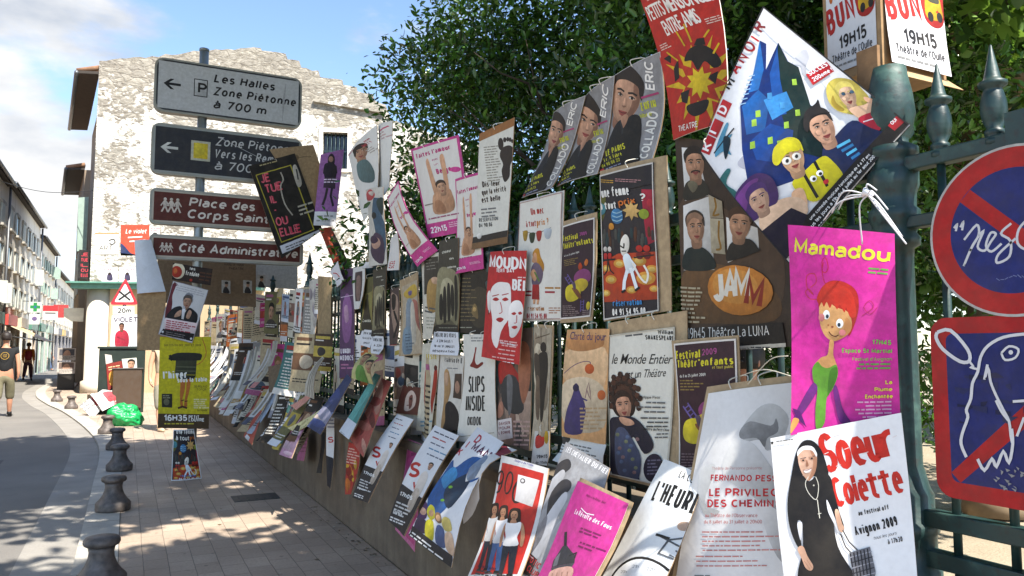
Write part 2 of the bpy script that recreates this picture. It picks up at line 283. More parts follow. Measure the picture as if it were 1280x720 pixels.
class Art:
    """A flat print: coloured shapes in sheet units (x to the right, y DOWN, origin at the top left)."""
    def __init__(s, W=100, H=150, bg='#e8e6e0'):
        s.W, s.H = W, H; s.items = []; s.bg = bg
    def poly(s, pts, c):
        pts = [(float(p[0]), float(p[1])) for p in pts]
        try: tri = tessellate_polygon([[Vector((x, y, 0)) for x, y in pts]])
        except Exception: return s
        s.items.append(([tuple(pts[i] for i in t) for t in tri], srgb(c))); return s
    def sp(s, pts, c, n=4): return s.poly(cr(pts, n), c)
    def r(s, x, y, w, h, c): s.items.append(([((x, y), (x + w, y), (x + w, y + h), (x, y + h))], srgb(c))); return s
    def e(s, cx, cy, rx, ry, c, rot=0, n=22, a0=0, a1=360):
        k = R(rot); P = []
        for i in range(n + (a1 - a0 < 360)):
            a = R(a0 + (a1 - a0) * i / n); x, y = rx * math.cos(a), ry * math.sin(a)
            P.append((cx + x * math.cos(k) - y * math.sin(k), cy + x * math.sin(k) + y * math.cos(k)))
        s.items.append(([tuple(P)], srgb(c))); return s
    def l(s, pts, w, c, smooth=0, closed=False):
        P = [Vector(p[:2]) for p in (cr(pts, smooth, closed) if smooth else pts)]
        P = [p for i, p in enumerate(P) if i == 0 or (p - P[i - 1]).length > 1e-5]
        if closed: P = P + [P[0]]
        if len(P) < 2: return s
        sides = []
        for i, p in enumerate(P):
            d0 = (P[i] - P[i - 1]).normalized() if i else (P[1] - P[0]).normalized(); d1 = (P[i + 1] - P[i]).normalized() if i < len(P) - 1 else d0
            n0, n1 = Vector((-d0.y, d0.x)), Vector((-d1.y, d1.x)); m = n0 + n1; m = m.normalized() if m.length > .2 else n0
            sides.append((p + m * w / 2 / max(.6, m.dot(n0)), p - m * w / 2 / max(.6, m.dot(n0))))
        s.items.append(([(tuple(a[0]), tuple(b[0]), tuple(b[1]), tuple(a[1])) for a, b in zip(sides, sides[1:])], srgb(c), 'l')); return s
    def t_old(s, txt, x, y, size, c, wt='b', al='l', rot=0, shear=0.0, sx=1.0, sp=0.07):
        """text with its baseline at (x, y); size is the height of a capital"""
        k = size / 0.68; adv = 0; parts = []
        for ch in txt:
            if ch == ' ': adv += 0.30; continue
            g = GL.get((wt, BASE.get(ch, ch)))
            if g is None: adv += 0.3; continue
            parts.append((adv, g))
            if ch in BASE:
                m = g[2] / 2; y0 = 0.76 if ch.isupper() else 0.54; A = {'é': [(-.06, 0), (.10, .15), (.18, .13), (.02, 0)], 'è': [(-.18, .13), (-.10, .15), (.06, 0), (-.02, 0)], 'ç': [(-.02, -.56), (.08, -.56), (.04, -.72), (-.08, -.70)]}.get({'É': 'é', 'È': 'è', 'À': 'è', 'à': 'è', 'ù': 'è'}.get(ch, ch), [(-.16, 0), (0, .15), (.16, 0), (0, .06)])
                parts.append((adv, ([(m + px, y0 + py) for px, py in A], [(0, 1, 2, 3)] if len(A) == 4 else [], g[2])))
            adv += g[2] + sp
        tot = (adv - sp) * k * sx; x0 = {'l': 0, 'c': -tot / 2, 'r': -tot}[al]; ca, sa = math.cos(R(rot)), math.sin(R(rot)); q = []
        for ad, (vs, fs, w) in parts:
            P = []
            for vx, vy in vs:
                px = x0 + ((ad + vx) * sx + vy * shear) * k; py = -vy * k
                P.append((x + px * ca - py * sa, y + px * sa + py * ca))
            for f in fs: q.append(tuple(P[i] for i in f))
        s.items.append((q, srgb(c), True))
        if wt == 'k':
            dx, dy = .035 * sx * k * ca, .035 * sx * k * sa; s.items.append(([tuple((px + dx, py + dy) for px, py in p) for p in q], srgb(c), True))
        return s
    def tb_old(s, txt, x, y, w, size, c, wt='b', rot=0, shear=0.0, sp=0.07):
        """text squeezed or stretched into the width w"""
        adv = sum(0.30 if ch == ' ' or (wt, BASE.get(ch, ch)) not in GL else GL[wt, BASE.get(ch, ch)][2] + sp for ch in txt) - sp
        return s.t_old(txt, x, y, size, c, wt, 'l', rot, shear, w / (adv * size / 0.68), sp)
    def t(s, txt, x, y, size, c, wt='b', al='l', rot=0, shear=0.0, sx=1.0, sp=0.1, W=None):
        """text with its baseline at (x, y); size is the height of a capital"""
        if wt == 's': return s.t_old(txt, x, y, size, c, wt, al, rot, shear, sx, .05)
        W = min(W or FW[wt], .5 * sx / 1.1); adv = W / 2; parts = []
        for ch in txt:
            if ch == ' ': adv += .26 * sx + W; continue
            g = FONT.get(BASE.get(ch, ch))
            if g is None: adv += .3 * sx; continue
            st = list(g[1])
            if ch in BASE:
                m = g[0] / 2; y0 = 1.14 if ch.isupper() else .84; kind = {'É': 'é', 'È': 'è', 'À': 'è', 'à': 'è', 'ù': 'è'}.get(ch, ch); st = st + [{'é': [(m - .06, y0), (m + .08, y0 + .16)], 'è': [(m - .1, y0 + .16), (m + .04, y0)], 'ç': [(m + .03, -.04), (m - .04, -.22)]}.get(kind, [(m - .16, y0), (m, y0 + .13), (m + .16, y0)])]
            kx = max(sx, .8) if ch in 'tfr' else sx
            parts.append((adv, st, kx)); adv += g[0] * kx + W + sp
        tot = adv - sp - W / 2; x0 = {'l': 0, 'c': -tot / 2, 'r': -tot}[al]; ca, sa = math.cos(R(rot)), math.sin(R(rot)); q = []
        ins = lambda v: W / 2 + v * (1 - W) if v >= 0 else v
        for ad, st, kx in parts:
            for line in st:
                for quad in strokes([(ad + px * kx + ins(py) * shear, ins(py)) for px, py in line], W):
                    q.append(tuple((x + (x0 + px) * size * ca + py * size * sa, y + (x0 + px) * size * sa - py * size * ca) for px, py in quad))
        s.items.append((q, srgb(c), 'l')); return s
    def tb(s, txt, x, y, w, size, c, wt='b', rot=0, shear=0.0, sp=0.1, W=None):
        """text squeezed or stretched into the width w"""
        if wt == 's': return s.tb_old(txt, x, y, w, size, c, wt, rot, shear, .05)
        W = W or FW[wt]; var = fix = 0
        for ch in txt:
            if ch == ' ': var += .26; fix += W; continue
            g = FONT.get(BASE.get(ch, ch)); fix += ((W + sp) if g else 0) + (g[0] * .8 if ch in 'tfr' else 0); var += (0 if ch in 'tfr' else g[0]) if g else .3
        sx = (w / size - fix + sp) / max(.01, var)
        if .5 * sx < 1.15 * W and W > .05: return s.tb(txt, x, y, w, size, c, wt, rot, shear, sp * .93, W * .92)
        return s.t(txt, x, y, size, c, wt, 'l', rot, shear, sx, sp, W)
    def greek(s, x, y, w, n, dy, c, seed=1, al='l', h=None, rot=0):
        """lines of copy too small to read: rows of word-length dashes"""
        rnd = random.Random(seed * 131 + int(x * 7 + y * 3)); h = h or dy * 0.42; q = []
        ca, sa = math.cos(R(rot)), math.sin(R(rot))
        for i in range(n):
            ws = []; tot = 0; lim = w * rnd.uniform(0.6, 1.0)
            while tot < lim:
                a = rnd.uniform(1.5, 5.5) * h; ws.append(a); tot += a + h * 0.7
            u = {'l': 0, 'r': w - tot, 'c': (w - tot) / 2}[al]
            for a in ws:
                B = [(u, i * dy), (u + a, i * dy), (u + a, i * dy + h), (u, i * dy + h)]
                q.append(tuple((x + bx * ca - by * sa, y + bx * sa + by * ca) for bx, by in B)); u += a + h * 0.7
        s.items.append((q, srgb(c), True)); return s
    def face(s, cx, cy, r, skin='#d9ab8a', hair='#2a1d16', tilt=0, look=0.0, beard=None, long=0, smile=0.3, shade=None, bald=False, brows=None):
        """a printed portrait head: r is half the face height"""
        ca, sa = math.cos(R(tilt)), math.sin(R(tilt))
        T = lambda pts: [(cx + (x * ca - y * sa) * r, cy + (x * sa + y * ca) * r) for x, y in pts]
        sc = srgb(skin); dk = shade or tuple(q * 0.62 for q in sc[:3]); lt = tuple(min(1, q * 1.18) for q in sc[:3])
        if long:
            s.sp(T([(-0.8, -0.6), (0, -1.3), (0.8, -0.6), (0.95, 0.3), (0.9, long), (0.35, long + 0.15), (-0.35, long + 0.15), (-0.9, long), (-0.95, 0.3)]), hair)
        s.sp(T([(-0.35, 0.5), (0.35, 0.5), (0.4, 1.25), (0, 1.4), (-0.4, 1.25)]), dk)                  # neck
        s.sp(T([(-0.68, -0.35), (-0.5, -0.9), (0, -1.08), (0.5, -0.9), (0.68, -0.35), (0.66, 0.25), (0.42, 0.8), (0, 1.02), (-0.42, 0.8), (-0.66, 0.25)]), skin)
        g = 0.16 * look
        s.sp(T([(0.30 + g, -0.7), (0.62, -0.6), (0.68, -0.1), (0.62, 0.35), (0.36, 0.85), (0.16, 0.9), (0.34, 0.4), (0.4, -0.1)]), dk if not shade else shade)
        s.sp(T([(-0.42, -0.65), (0.1, -0.72), (0.15, -0.45), (-0.3, -0.4)]), lt)
        if not bald:
            s.sp(T([(-0.72, -0.15), (-0.8, -0.75), (-0.4, -1.2), (0.2, -1.28), (0.72, -0.9), (0.76, -0.15), (0.62, -0.35), (0.5, -0.66), (0, -0.76), (-0.45, -0.62), (-0.62, -0.35)]), hair)
        ec = brows or tuple(q * 0.6 for q in srgb(hair)[:3]); md = tuple(q * 0.82 for q in sc[:3])
        for sx in (-1, 1):
            s.sp(T([(sx * 0.30 + g - 0.21, -0.14), (sx * 0.30 + g, -0.28), (sx * 0.30 + g + 0.21, -0.14), (sx * 0.30 + g, -0.02)]), md, 3)
            s.sp(T([(sx * 0.30 + g - 0.13, -0.12), (sx * 0.30 + g, -0.18), (sx * 0.30 + g + 0.13, -0.12), (sx * 0.30 + g, -0.08)]), '#c9beb4', 3)
            s.e(*T([(sx * 0.30 + g * 1.3, -0.13)])[0], 0.062 * r, 0.062 * r, '#1c1410', n=10)
            s.l(T([(sx * 0.30 + g - 0.14, -0.14), (sx * 0.30 + g, -0.2), (sx * 0.30 + g + 0.14, -0.13)]), 0.04 * r, '#2a1c16')
            s.l(T([(sx * 0.30 + g - 0.2, -0.29), (sx * 0.30 + g, -0.34), (sx * 0.30 + g + 0.2, -0.29)]), 0.075 * r, ec)
        s.sp(T([(-0.52 + g, 0.12), (-0.34 + g, 0.06), (-0.2 + g, 0.2), (-0.3 + g, 0.36), (-0.46 + g, 0.32)]), lt, 3); s.sp(T([(-0.66, 0.2), (-0.5, 0.34), (-0.34, 0.72), (-0.1, 0.98), (-0.42, 0.82), (-0.62, 0.4)]), md, 3); s.sp(T([(-0.16 + g, 0.72), (g, 0.68), (0.16 + g, 0.72), (g, 0.8)]), md, 3)
        s.sp(T([(g * 1.3 + 0.02, -0.1), (g * 1.3 + 0.14, 0.24), (g * 1.3, 0.32), (g * 1.3 - 0.1, 0.26)]), md, 3); s.sp(T([(g * 1.3 - 0.1, 0.27), (g * 1.3 + 0.12, 0.26), (g * 1.3, 0.35)]), dk, 3)
        s.sp(T([(g * 1.3 - 0.04, -0.1), (g * 1.3 + 0.04, 0.22), (g * 1.3 - 0.06, 0.24)]), lt, 3)
        if beard: s.sp(T([(-0.3 + g, 0.44), (g, 0.37), (0.3 + g, 0.44), (0.33 + g, 0.58), (g, 0.47), (-0.33 + g, 0.58)]), beard, 3)
        s.sp(T([(-0.24 + g, 0.52), (g, 0.5), (0.24 + g, 0.52), (g, 0.52 + 0.2 + 0.1 * smile)]), '#9c4a44', 3)
        s.l(T([(-0.22 + g, 0.54), (g, 0.58 + 0.08 * smile), (0.22 + g, 0.54)]), 0.04 * r, '#5a2320', 2)
        return s
    def girl(s, x, y, h, top='#ddd', legs='#223', skin='#d9ab8a', hair='#3a2418', lean=0, skirt=False, shoes='#111', arms=0):
        """a standing printed figure, head at the top (x, y), h tall"""
        T = lambda pts: [(x + (a + lean * b) * h, y + b * h) for a, b in pts]
        s.sp(T([(-0.06, 0.0), (0.06, 0.0), (0.085, 0.1), (0.075, 0.2), (-0.075, 0.2), (-0.085, 0.1)]), hair)
        if skirt:
            s.sp(T([(-0.05, 0.55), (0.0, 0.55), (-0.02, 0.75), (-0.03, 0.98), (-0.07, 0.98), (-0.055, 0.75)]), skin); s.sp(T([(0.05, 0.55), (0.0, 0.55), (0.02, 0.75), (0.03, 0.98), (0.07, 0.98), (0.055, 0.75)]), skin)
            s.poly(T([(-0.07, 0.38), (0.07, 0.38), (0.12, 0.64), (-0.12, 0.64)]), legs)
        else:
            s.sp(T([(-0.09, 0.48), (0.0, 0.48), (-0.01, 0.7), (-0.03, 0.97), (-0.08, 0.97), (-0.09, 0.7)]), legs); s.sp(T([(0.09, 0.48), (0.0, 0.48), (0.01, 0.7), (0.05, 0.97), (0.1, 0.97), (0.1, 0.7)]), legs)
        for k in (-1, 1):
            a = [(k * 0.1, 0.2), (k * 0.135, 0.24), (k * 0.16, 0.4), (k * (0.15 - arms), 0.53), (k * (0.12 - arms), 0.52), (k * 0.115, 0.4)]
            s.sp(T(a), skin); s.poly(T([(k * 0.03, 0.96), (k * 0.1, 0.96), (k * 0.11, 1.0), (k * 0.02, 1.0)]), shoes)
        s.sp(T([(-0.03, 0.15), (0.03, 0.15), (0.045, 0.24), (-0.045, 0.24)]), skin)
        s.sp(T([(-0.1, 0.19), (-0.04, 0.2), (0.04, 0.2), (0.1, 0.19), (0.1, 0.3), (0.075, 0.4), (0.095, 0.52), (-0.095, 0.52), (-0.075, 0.4), (-0.1, 0.3)]), top)
        s.e(*T([(0, 0.085)])[0], 0.05 * h, 0.07 * h, skin); s.sp(T([(-0.06, 0.08), (-0.05, 0.0), (0.05, 0.0), (0.06, 0.08), (0.03, 0.035), (-0.03, 0.035)]), hair, 3)
        s.e(*T([(-0.02, 0.085)])[0], 0.008 * h, 0.008 * h, '#222', n=6); s.e(*T([(0.02, 0.085)])[0], 0.008 * h, 0.008 * h, '#222', n=6); s.l(T([(-0.018, 0.12), (0.018, 0.12)]), 0.008 * h, '#8a3a34')
        return s

def _clip(poly, ax, lo, hi):
    for val, sgn in ((lo, 1), (hi, -1)):
        out = []; n = len(poly)
        for i in range(n):
            a, b = poly[i], poly[(i + 1) % n]; da, db = sgn * (a[ax] - val), sgn * (b[ax] - val)
            if da >= 0: out.append(a)
            if (da > 0 > db) or (da < 0 < db):
                k = da / (da - db); out.append((a[0] + (b[0] - a[0]) * k, a[1] + (b[1] - a[1]) * k))
        poly = out
        if len(poly) < 3: return []
    return poly

def _half(poly, cw, ch, s, sgn):
    out = []; n = len(poly)
    for i in range(n):
        a, b = poly[i], poly[(i + 1) % n]; da, db = sgn * (s - a[0] / cw - a[1] / ch), sgn * (s - b[0] / cw - b[1] / ch)
        if da >= -1e-9: out.append(a)
        if (da > 1e-9 and db < -1e-9) or (da < -1e-9 and db > 1e-9): k = da / (da - db); out.append((a[0] + (b[0] - a[0]) * k, a[1] + (b[1] - a[1]) * k))
    return out

def sheet(name, S, art, mats=None, parent=None, th=0.003, gu=6, gv=6, inset=(0, 0, 1, 1), rim='#9c8263', back='#a08868', board=True, tex_eps=0.0006):
    """a printed sheet on the surface S(u, v): board, rim and print in one mesh, the print following every bend"""
    u0, v0, u1, v1 = inset; W, H = art.W, art.H
    V = []; F = []; C = []; N = []
    def frame(u, v):
        e = 0.004; a, b = S(u - e, v), S(u + e, v); c, d = S(u, v - e), S(u, v + e)
        n = (d - c).cross(b - a); return n.normalized()
    cache = {}; nd = {}
    def node(i, j):
        if (i, j) not in nd: nd[i, j] = S(u0 + (u1 - u0) * i / gu, v0 + (v1 - v0) * j / gv)
        return nd[i, j]
    def put(x, y, lift, lo=None):
        key = (round(x, 4), round(y, 4))
        if key not in cache:
            i = min(gu - 1, max(0, int(x / W * gu))); j = min(gv - 1, max(0, int(y / H * gv))); a, b = x / W * gu - i, y / H * gv - j
            p = node(i, j) * (1 - a - b) + node(i + 1, j) * a + node(i, j + 1) * b if a + b <= 1 else node(i + 1, j + 1) * (a + b - 1) + node(i, j + 1) * (1 - a) + node(i + 1, j) * (1 - b)
            cache[key] = (p, frame(u0 + (u1 - u0) * x / W, v0 + (v1 - v0) * y / H))
        p, n = cache[key]; V.append(p + n * lift); N.append(n); return len(V) - 1
    nodes = [[(W * i / gu, H * j / gv) for i in range(gu + 1)] for j in range(gv + 1)]
    bgc = srgb(art.bg); rc, bc = srgb(rim), srgb(back)
    fr = [[put(*q, 0) for q in row] for row in nodes]; bk = []
    for row in nodes:
        rr = []
        for q in row:
            i = put(*q, -th); N[i] = -N[i]; rr.append(i)
        bk.append(rr)
    for j in range(gv):
        for i in range(gu):
            F.append((fr[j][i], fr[j + 1][i], fr[j][i + 1])); C.append(bgc); F.append((fr[j][i + 1], fr[j + 1][i], fr[j + 1][i + 1])); C.append(bgc)
            F.append((bk[j][i], bk[j][i + 1], bk[j + 1][i])); C.append(bc); F.append((bk[j][i + 1], bk[j + 1][i + 1], bk[j + 1][i])); C.append(bc)
    loop = [(0, i) for i in range(gu)] + [(j, gu) for j in range(gv)] + [(gv, i) for i in range(gu, 0, -1)] + [(j, 0) for j in range(gv, 0, -1)]
    for k, a in enumerate(loop):
        b = loop[(k + 1) % len(loop)]; q = []
        pa, pb = V[fr[a[0]][a[1]]], V[fr[b[0]][b[1]]]; qa, qb = V[bk[a[0]][a[1]]], V[bk[b[0]][b[1]]]
        n = (pb - pa).cross(qa - pa).normalized(); base = len(V); V.extend([pa, pb, qb, qa]); N.extend([-n] * 4)
        F.append((base, base + 1, base + 2, base + 3)); C.append(rc)
    cw, chh = W / gu, H / gv
    def tint(it, g, poly):
        """a printed shape runs a little from light to dark, as photographs and washes do"""
        if g is None: return it[1]
        out = []
        for p in poly:
            q_ = ((p[0] - g[0]) / g[2] * (.5 + g[4]) + (p[1] - g[1]) / g[3] * .8); k_ = 1.22 - .42 * min(1.2, max(0, q_)); out.append((it[1][0] * k_, it[1][1] * k_, it[1][2] * k_, 1))
        return out
    for k, it in enumerate(art.items):
        small = len(it) > 2; g0 = None
        if not small and len(it[0]) <= 40 and not (len(it[0]) == 1 and len(it[0][0]) == 4):
            ax = [p[0] for q_ in it[0] for p in q_]; ay = [p[1] for q_ in it[0] for p in q_]; g0 = (min(ax), min(ay), max(max(ax) - min(ax), .01), max(max(ay) - min(ay), .01), (k * 7919 % 11) / 11 - .5)
        for kk, poly in enumerate(it[0]):
            lift = tex_eps + 0.00005 * k + (0.000006 * (kk % 7) if len(it) > 2 and it[2] == 'l' else 0)
            xs = [p[0] for p in poly]; ys = [p[1] for p in poly]
            if max(xs) <= 0 or min(xs) >= W or max(ys) <= 0 or min(ys) >= H: continue
            if small and min(xs) >= 0 and max(xs) <= W and min(ys) >= 0 and max(ys) <= H and max(xs) - min(xs) < cw * .25 and max(ys) - min(ys) < chh * .25:
                F.append(tuple(put(*p, lift) for p in poly)); C.append(tint(it, g0, poly)); continue
            i0, i1 = max(0, int(min(xs) / cw)), min(gu - 1, int(max(xs) / cw)); j0, j1 = max(0, int(min(ys) / chh)), min(gv - 1, int(max(ys) / chh))
            for i in range(i0, i1 + 1):
                col = _clip(list(poly), 0, i * cw, (i + 1) * cw)
                if not col: continue
                for j in range(j0, j1 + 1):
                    cell = _clip(col, 1, j * chh, (j + 1) * chh)
                    if len(cell) < 3: continue
                    for sg in (1, -1):
                        half = _half(cell, cw, chh, i + j + 1, sg)
                        if len(half) >= 3: F.append(tuple(put(*p, lift, sg > 0) for p in half)); C.append(tint(it, g0, half))
    for fi, f in enumerate(F):
        a_, b_, c_ = V[f[0]], V[f[1]], V[f[2]]
        if (b_ - a_).cross(c_ - a_).dot(N[f[0]]) < 0:
            F[fi] = tuple(reversed(f)); C[fi] = list(reversed(C[fi])) if isinstance(C[fi], list) else C[fi]
    org = S(0.5, 0.5) if parent is None else parent.location
    me = bpy.data.meshes.new(name); me.from_pydata([tuple(p - org) for p in V], [], F); me.materials.append(mats or PRINT)
    ca = me.color_attributes.new('Col', 'FLOAT_COLOR', 'CORNER')
    ca.data.foreach_set('color', np.array([c_ for f, cc in zip(F, C) for c_ in (cc if isinstance(cc, list) else [cc] * len(f))], dtype=np.float32).ravel())
    # every face looks the way its normal does
    me.polygons.foreach_set('use_smooth', [True] * len(F))
    me.normals_split_custom_set_from_vertices([tuple(n) for n in N])
    o = bpy.data.objects.new(name, me); COL.objects.link(o); o.location = org
    if parent is not None: o.parent = parent; o.location = (0, 0, 0)
    return o

def quad_surface(px, X0=1.86, lean=0.0, yaw=0.0, bu=0.0, bv=0.0, curl=0.0, wave=0.006, seed=0, Yc=None):
    """surface through four photograph corners (TL, TR, BR, BL) on the plane X = X0 + lean (z - zc) + yaw (Y - Yc), then bent:
       bu, bv bow it across and along, curl throws its lower edge towards the street"""
    cx, cy = sum(p[0] for p in px) / 4, sum(p[1] for p in px) / 4
    c0 = at_X(cx, cy, X0); n = Vector((1.0, -yaw, -lean))
    P = [on_plane(x, y, c0, n) for x, y in px]
    nn = ((P[3] - P[0]).cross(P[1] - P[0])).normalized()
    if nn.x > 0 and abs(nn.x) > 0.2: nn = -nn
    rnd = random.Random(seed * 31 + int(px[0][0])); f1, f2, f3 = rnd.uniform(0, 6), rnd.uniform(0, 6), rnd.uniform(2.5, 5); ck, cs = rnd.uniform(.02, .09), rnd.random() < .5
    def S(u, v):
        p = (P[0] * (1 - u) + P[1] * u) * (1 - v) + (P[3] * (1 - u) + P[2] * u) * v
        b = bu * math.sin(math.pi * u) + bv * math.sin(math.pi * v) + curl * v ** 3 + 1.5 * wave * math.sin(f3 * u + f1) * math.cos(4 * v + f2)
        b += ck * max(0.0, (u if cs else 1 - u) + v - 1.45) ** 1.4
        return p + nn * b
    S.P = P
    return S
POSTERS = []
def poster(name, label, px, art, X0=1.86, lean=0.0, yaw=0.0, bu=0.0, bv=0.0, curl=0.0, wave=0.006, seed=0, g=6, th=0.004, border=None, ties=0, cat='poster', group=None, rim='#9c8263', back='#a08868', margin='#b29a78', S=None):
    """border = (left, top, right, bottom) in sheet units: cardboard showing round the print, built as a board of its own under it"""
    if S is None: S = quad_surface(px, X0, lean, yaw, bu, bv, curl, wave, seed)
    if not ties and px is not None and lean < .12 and X0 >= 1.84 and cat == 'poster' and wave: ties = 2 if seed % 2 else 1
    if border is None and not ties:
        o = sheet(name, S, art, th=th, gu=g, gv=g, rim=rim, back=back); tag(o, label, cat, group)
    else:
        o = thing(name, label, cat, S(0.5, 1.0), group)
        if border:
            l, tp, r_, bt = border; W, H = art.W + l + r_, art.H + tp + bt
            sheet('backing_board', lambda u, v: S(u, v), Art(W, H, margin), CARD and PRINT, o, th=th, gu=g, gv=g, rim=rim, back=back)
            S2 = lambda u, v: S(u, v) + (S(u, v + .01) - S(u, v - .01)).cross(S(u + .01, v) - S(u - .01, v)).normalized() * 0.0045
            sheet('printed_sheet', S2, art, None, o, th=0.0008, gu=g, gv=g, inset=(l / W, tp / H, (l + art.W) / W, (tp + art.H) / H), rim='#d8d4cc', back='#d8d4cc')
        else:
            sheet('printed_sheet', S, art, None, o, th=th, gu=g, gv=g, rim=rim, back=back)
        for k in range(ties):
            u = (k + 1) / (ties + 1) if ties > 1 else 0.5
            a = S(u, 0.03); m = MB(); up = (S(u, 0) - S(u, 0.1)).normalized()
            m.tube(cr([a - Vector((0.008, 0, 0)), a + up * 0.03 + Vector((-0.01, 0.012, 0)), a + up * 0.045 + Vector((0.05, 0, 0.0)), a + up * 0.02 + Vector((0.05, -0.01, 0))], 5, False), 0.0022, 5, '#d8d2c2')
            m.build('string_tie', PAINT, o)
    P = getattr(S, 'P', None)
    if P: POSTERS.append((label, (P[1] - P[0]).length, (P[3] - P[0]).length))
    return o
# ------------------------------------------------------------------ setting: materials
t = NT('road_asphalt'); v = t.coord(); f = t.noise(v, 0.6, 6); f2 = t.noise(v, 90, 3)
c = t.ramp(f, [(0.3, '#6b6762'), (0.7, '#827d76')]); c = t.mix(t.rng(f2, 0.35, 0.65, 0, 0.5), c, '#5f5c58')
f3 = t.noise(v, 3.2, 8, 0.7); c = t.mix(t.rng(f3, 0.58, 0.75, 0, 0.35), c, '#55524f')
t.set(Base_Color=c, Roughness=0.85); t.bump(f2, 0.25, 0.01); ASPH = t.m
def brick(t, vec, scale, bw, rh, mortar, off=0.5, smooth=0.2):
    return t.n('ShaderNodeTexBrick', {'Vector': vec, 'Color1': (0, 0, 0, 1), 'Color2': (1, 1, 1, 1), 'Mortar': (0.5, 0.5, 0.5, 1), 'Scale': scale, 'Brick Width': bw, 'Row Height': rh, 'Mortar Size': mortar, 'Mortar Smooth': smooth, 'Bias': 0.0}, offset=off)
t = NT('pavers'); v = t.coord(rot=(0, 0, R(90))); vd = t.n('ShaderNodeVectorMath', operation='ADD'); dn = t.n('ShaderNodeTexNoise', {'Vector': v, 'Scale': 5.0}); t.ln(v, vd.inputs[0])
dm = t.n('ShaderNodeVectorMath', operation='SCALE'); dm.inputs['Scale'].default_value = 0.012; t.ln(dn.outputs['Color'], dm.inputs[0]); t.ln(dm.outputs[0], vd.inputs[1])
b = brick(t, vd.outputs[0], 1.0, 0.27, 0.17, 0.0032, 0.5); f = t.noise(v, 1.3, 6); f2 = t.noise(v, 45, 4)
c = t.mix(b.outputs['Color'], '#a69381', '#b8a592'); c = t.mix(t.rng(f, 0.35, 0.7, 0, 0.6), c, '#8d7d6d'); c = t.mix(t.rng(f2, 0.4, 0.7, 0, 0.3), c, '#70645a')
c = t.mix(t.math('MULTIPLY', b.outputs['Fac'], 0.75), c, '#544c44')
gum = t.n('ShaderNodeTexVoronoi', {'Vector': v, 'Scale': 3.5}); c = t.mix(t.rng(gum.outputs['Distance'], 0.05, 0.075, 0.55, 0.0), c, '#4f463d')
f4 = t.noise(v, 7, 5, 0.7); c = t.mix(t.rng(f4, 0.62, 0.72, 0, 0.4), c, '#5b534b')
t.set(Base_Color=c, Roughness=t.rng(f, 0.3, 0.7, 0.6, 0.8)); t.bump(t.math('SUBTRACT', t.math('MULTIPLY', f2, 0.3), b.outputs['Fac']), 0.4, 0.006); PAVE = t.m
t = NT('kerb_stone'); v = t.coord(); f = t.noise(v, 3, 6); f2 = t.noise(v, 70, 3)
b = brick(t, t.coord(rot=(0, 0, R(90))), 1.0, 0.9, 4.0, 0.006, 0.0)
c = t.mix(t.rng(f, 0.3, 0.7, 0, 1), '#a09a90', '#bab4a8'); c = t.mix(t.rng(f2, 0.4, 0.7, 0, 0.3), c, '#857f76'); c = t.mix(b.outputs['Fac'], c, '#5a554e')
t.set(Base_Color=c, Roughness=0.75); t.bump(f2, 0.2, 0.01); KERB = t.m
t = NT('gutter_concrete'); v = t.coord(); f = t.noise(v, 2, 6); f2 = t.noise(v, 60, 3)
c = t.mix(t.rng(f, 0.3, 0.7, 0, 1), '#837e77', '#98938b'); c = t.mix(t.rng(f2, 0.4, 0.7, 0, 0.3), c, '#6a655f')
t.set(Base_Color=c, Roughness=0.8); t.bump(f2, 0.2, 0.01); GUT = t.m
t = NT('low_wall_render'); v = t.coord(); f = t.noise(v, 2.2, 7, 0.65); f2 = t.noise(v, 40, 4); vs_ = t.coord(scale=(1, 3, 0.35)); f3 = t.noise(vs_, 2.5, 5)
c = t.ramp(f, [(0.3, '#54493d'), (0.52, '#6f6252'), (0.72, '#857865')]); c = t.mix(t.rng(f3, 0.5, 0.7, 0, 0.5), c, '#4d453b'); c = t.mix(t.rng(f2, 0.4, 0.7, 0, 0.3), c, '#5f564a')
t.set(Base_Color=c, Roughness=0.9); t.bump(t.math('ADD', f, t.math('MULTIPLY', f2, 0.5)), 0.4, 0.012); LOWW = t.m
t = NT('limewashed_rubble'); v = t.coord(scale=(1, 1, 1.9)); vd = t.n('ShaderNodeVectorMath', operation='ADD'); dn = t.n('ShaderNodeTexNoise', {'Vector': v, 'Scale': 2.2, 'Detail': 5}); t.ln(v, vd.inputs[0])
dm = t.n('ShaderNodeVectorMath', operation='SCALE'); dm.inputs['Scale'].default_value = 0.8; t.ln(dn.outputs['Color'], dm.inputs[0]); t.ln(dm.outputs[0], vd.inputs[1])
vo = t.n('ShaderNodeTexVoronoi', {'Vector': vd.outputs[0], 'Scale': 2.3}, feature='DISTANCE_TO_EDGE'); vc = t.n('ShaderNodeTexVoronoi', {'Vector': vd.outputs[0], 'Scale': 2.3})
f = t.noise(t.coord(), 0.9, 8, 0.68); f2 = t.noise(t.coord(scale=(1, 1, 1.8)), 5, 7, 0.7)
stone = t.mix(vc.outputs['Color'], '#8c857a', '#aaa395'); stone = t.mix(t.rng(f2, 0.45, 0.7, 0, 0.7), stone, '#5d5345')
c = t.mix(t.rng(vo.outputs['Distance'], 0.0, 0.09, 0.38, 0.0), stone, '#5d5345')
sep = t.n('ShaderNodeSeparateXYZ'); tc = t.n('ShaderNodeTexCoord'); t.ln(tc.outputs['Object'], sep.inputs[0])
wash = t.math('ADD', t.rng(f2, 0.36, 0.54, 0.9, 0.0), t.rng(f, 0.40, 0.60, 0.55, -0.55)); wash = t.math('ADD', wash, t.rng(sep.outputs['Z'], 10.2, 12.2, 0.25, -0.75)); wash = t.math('ADD', wash, t.rng(sep.outputs['Z'], 3, 8, 0.35, 0.0))
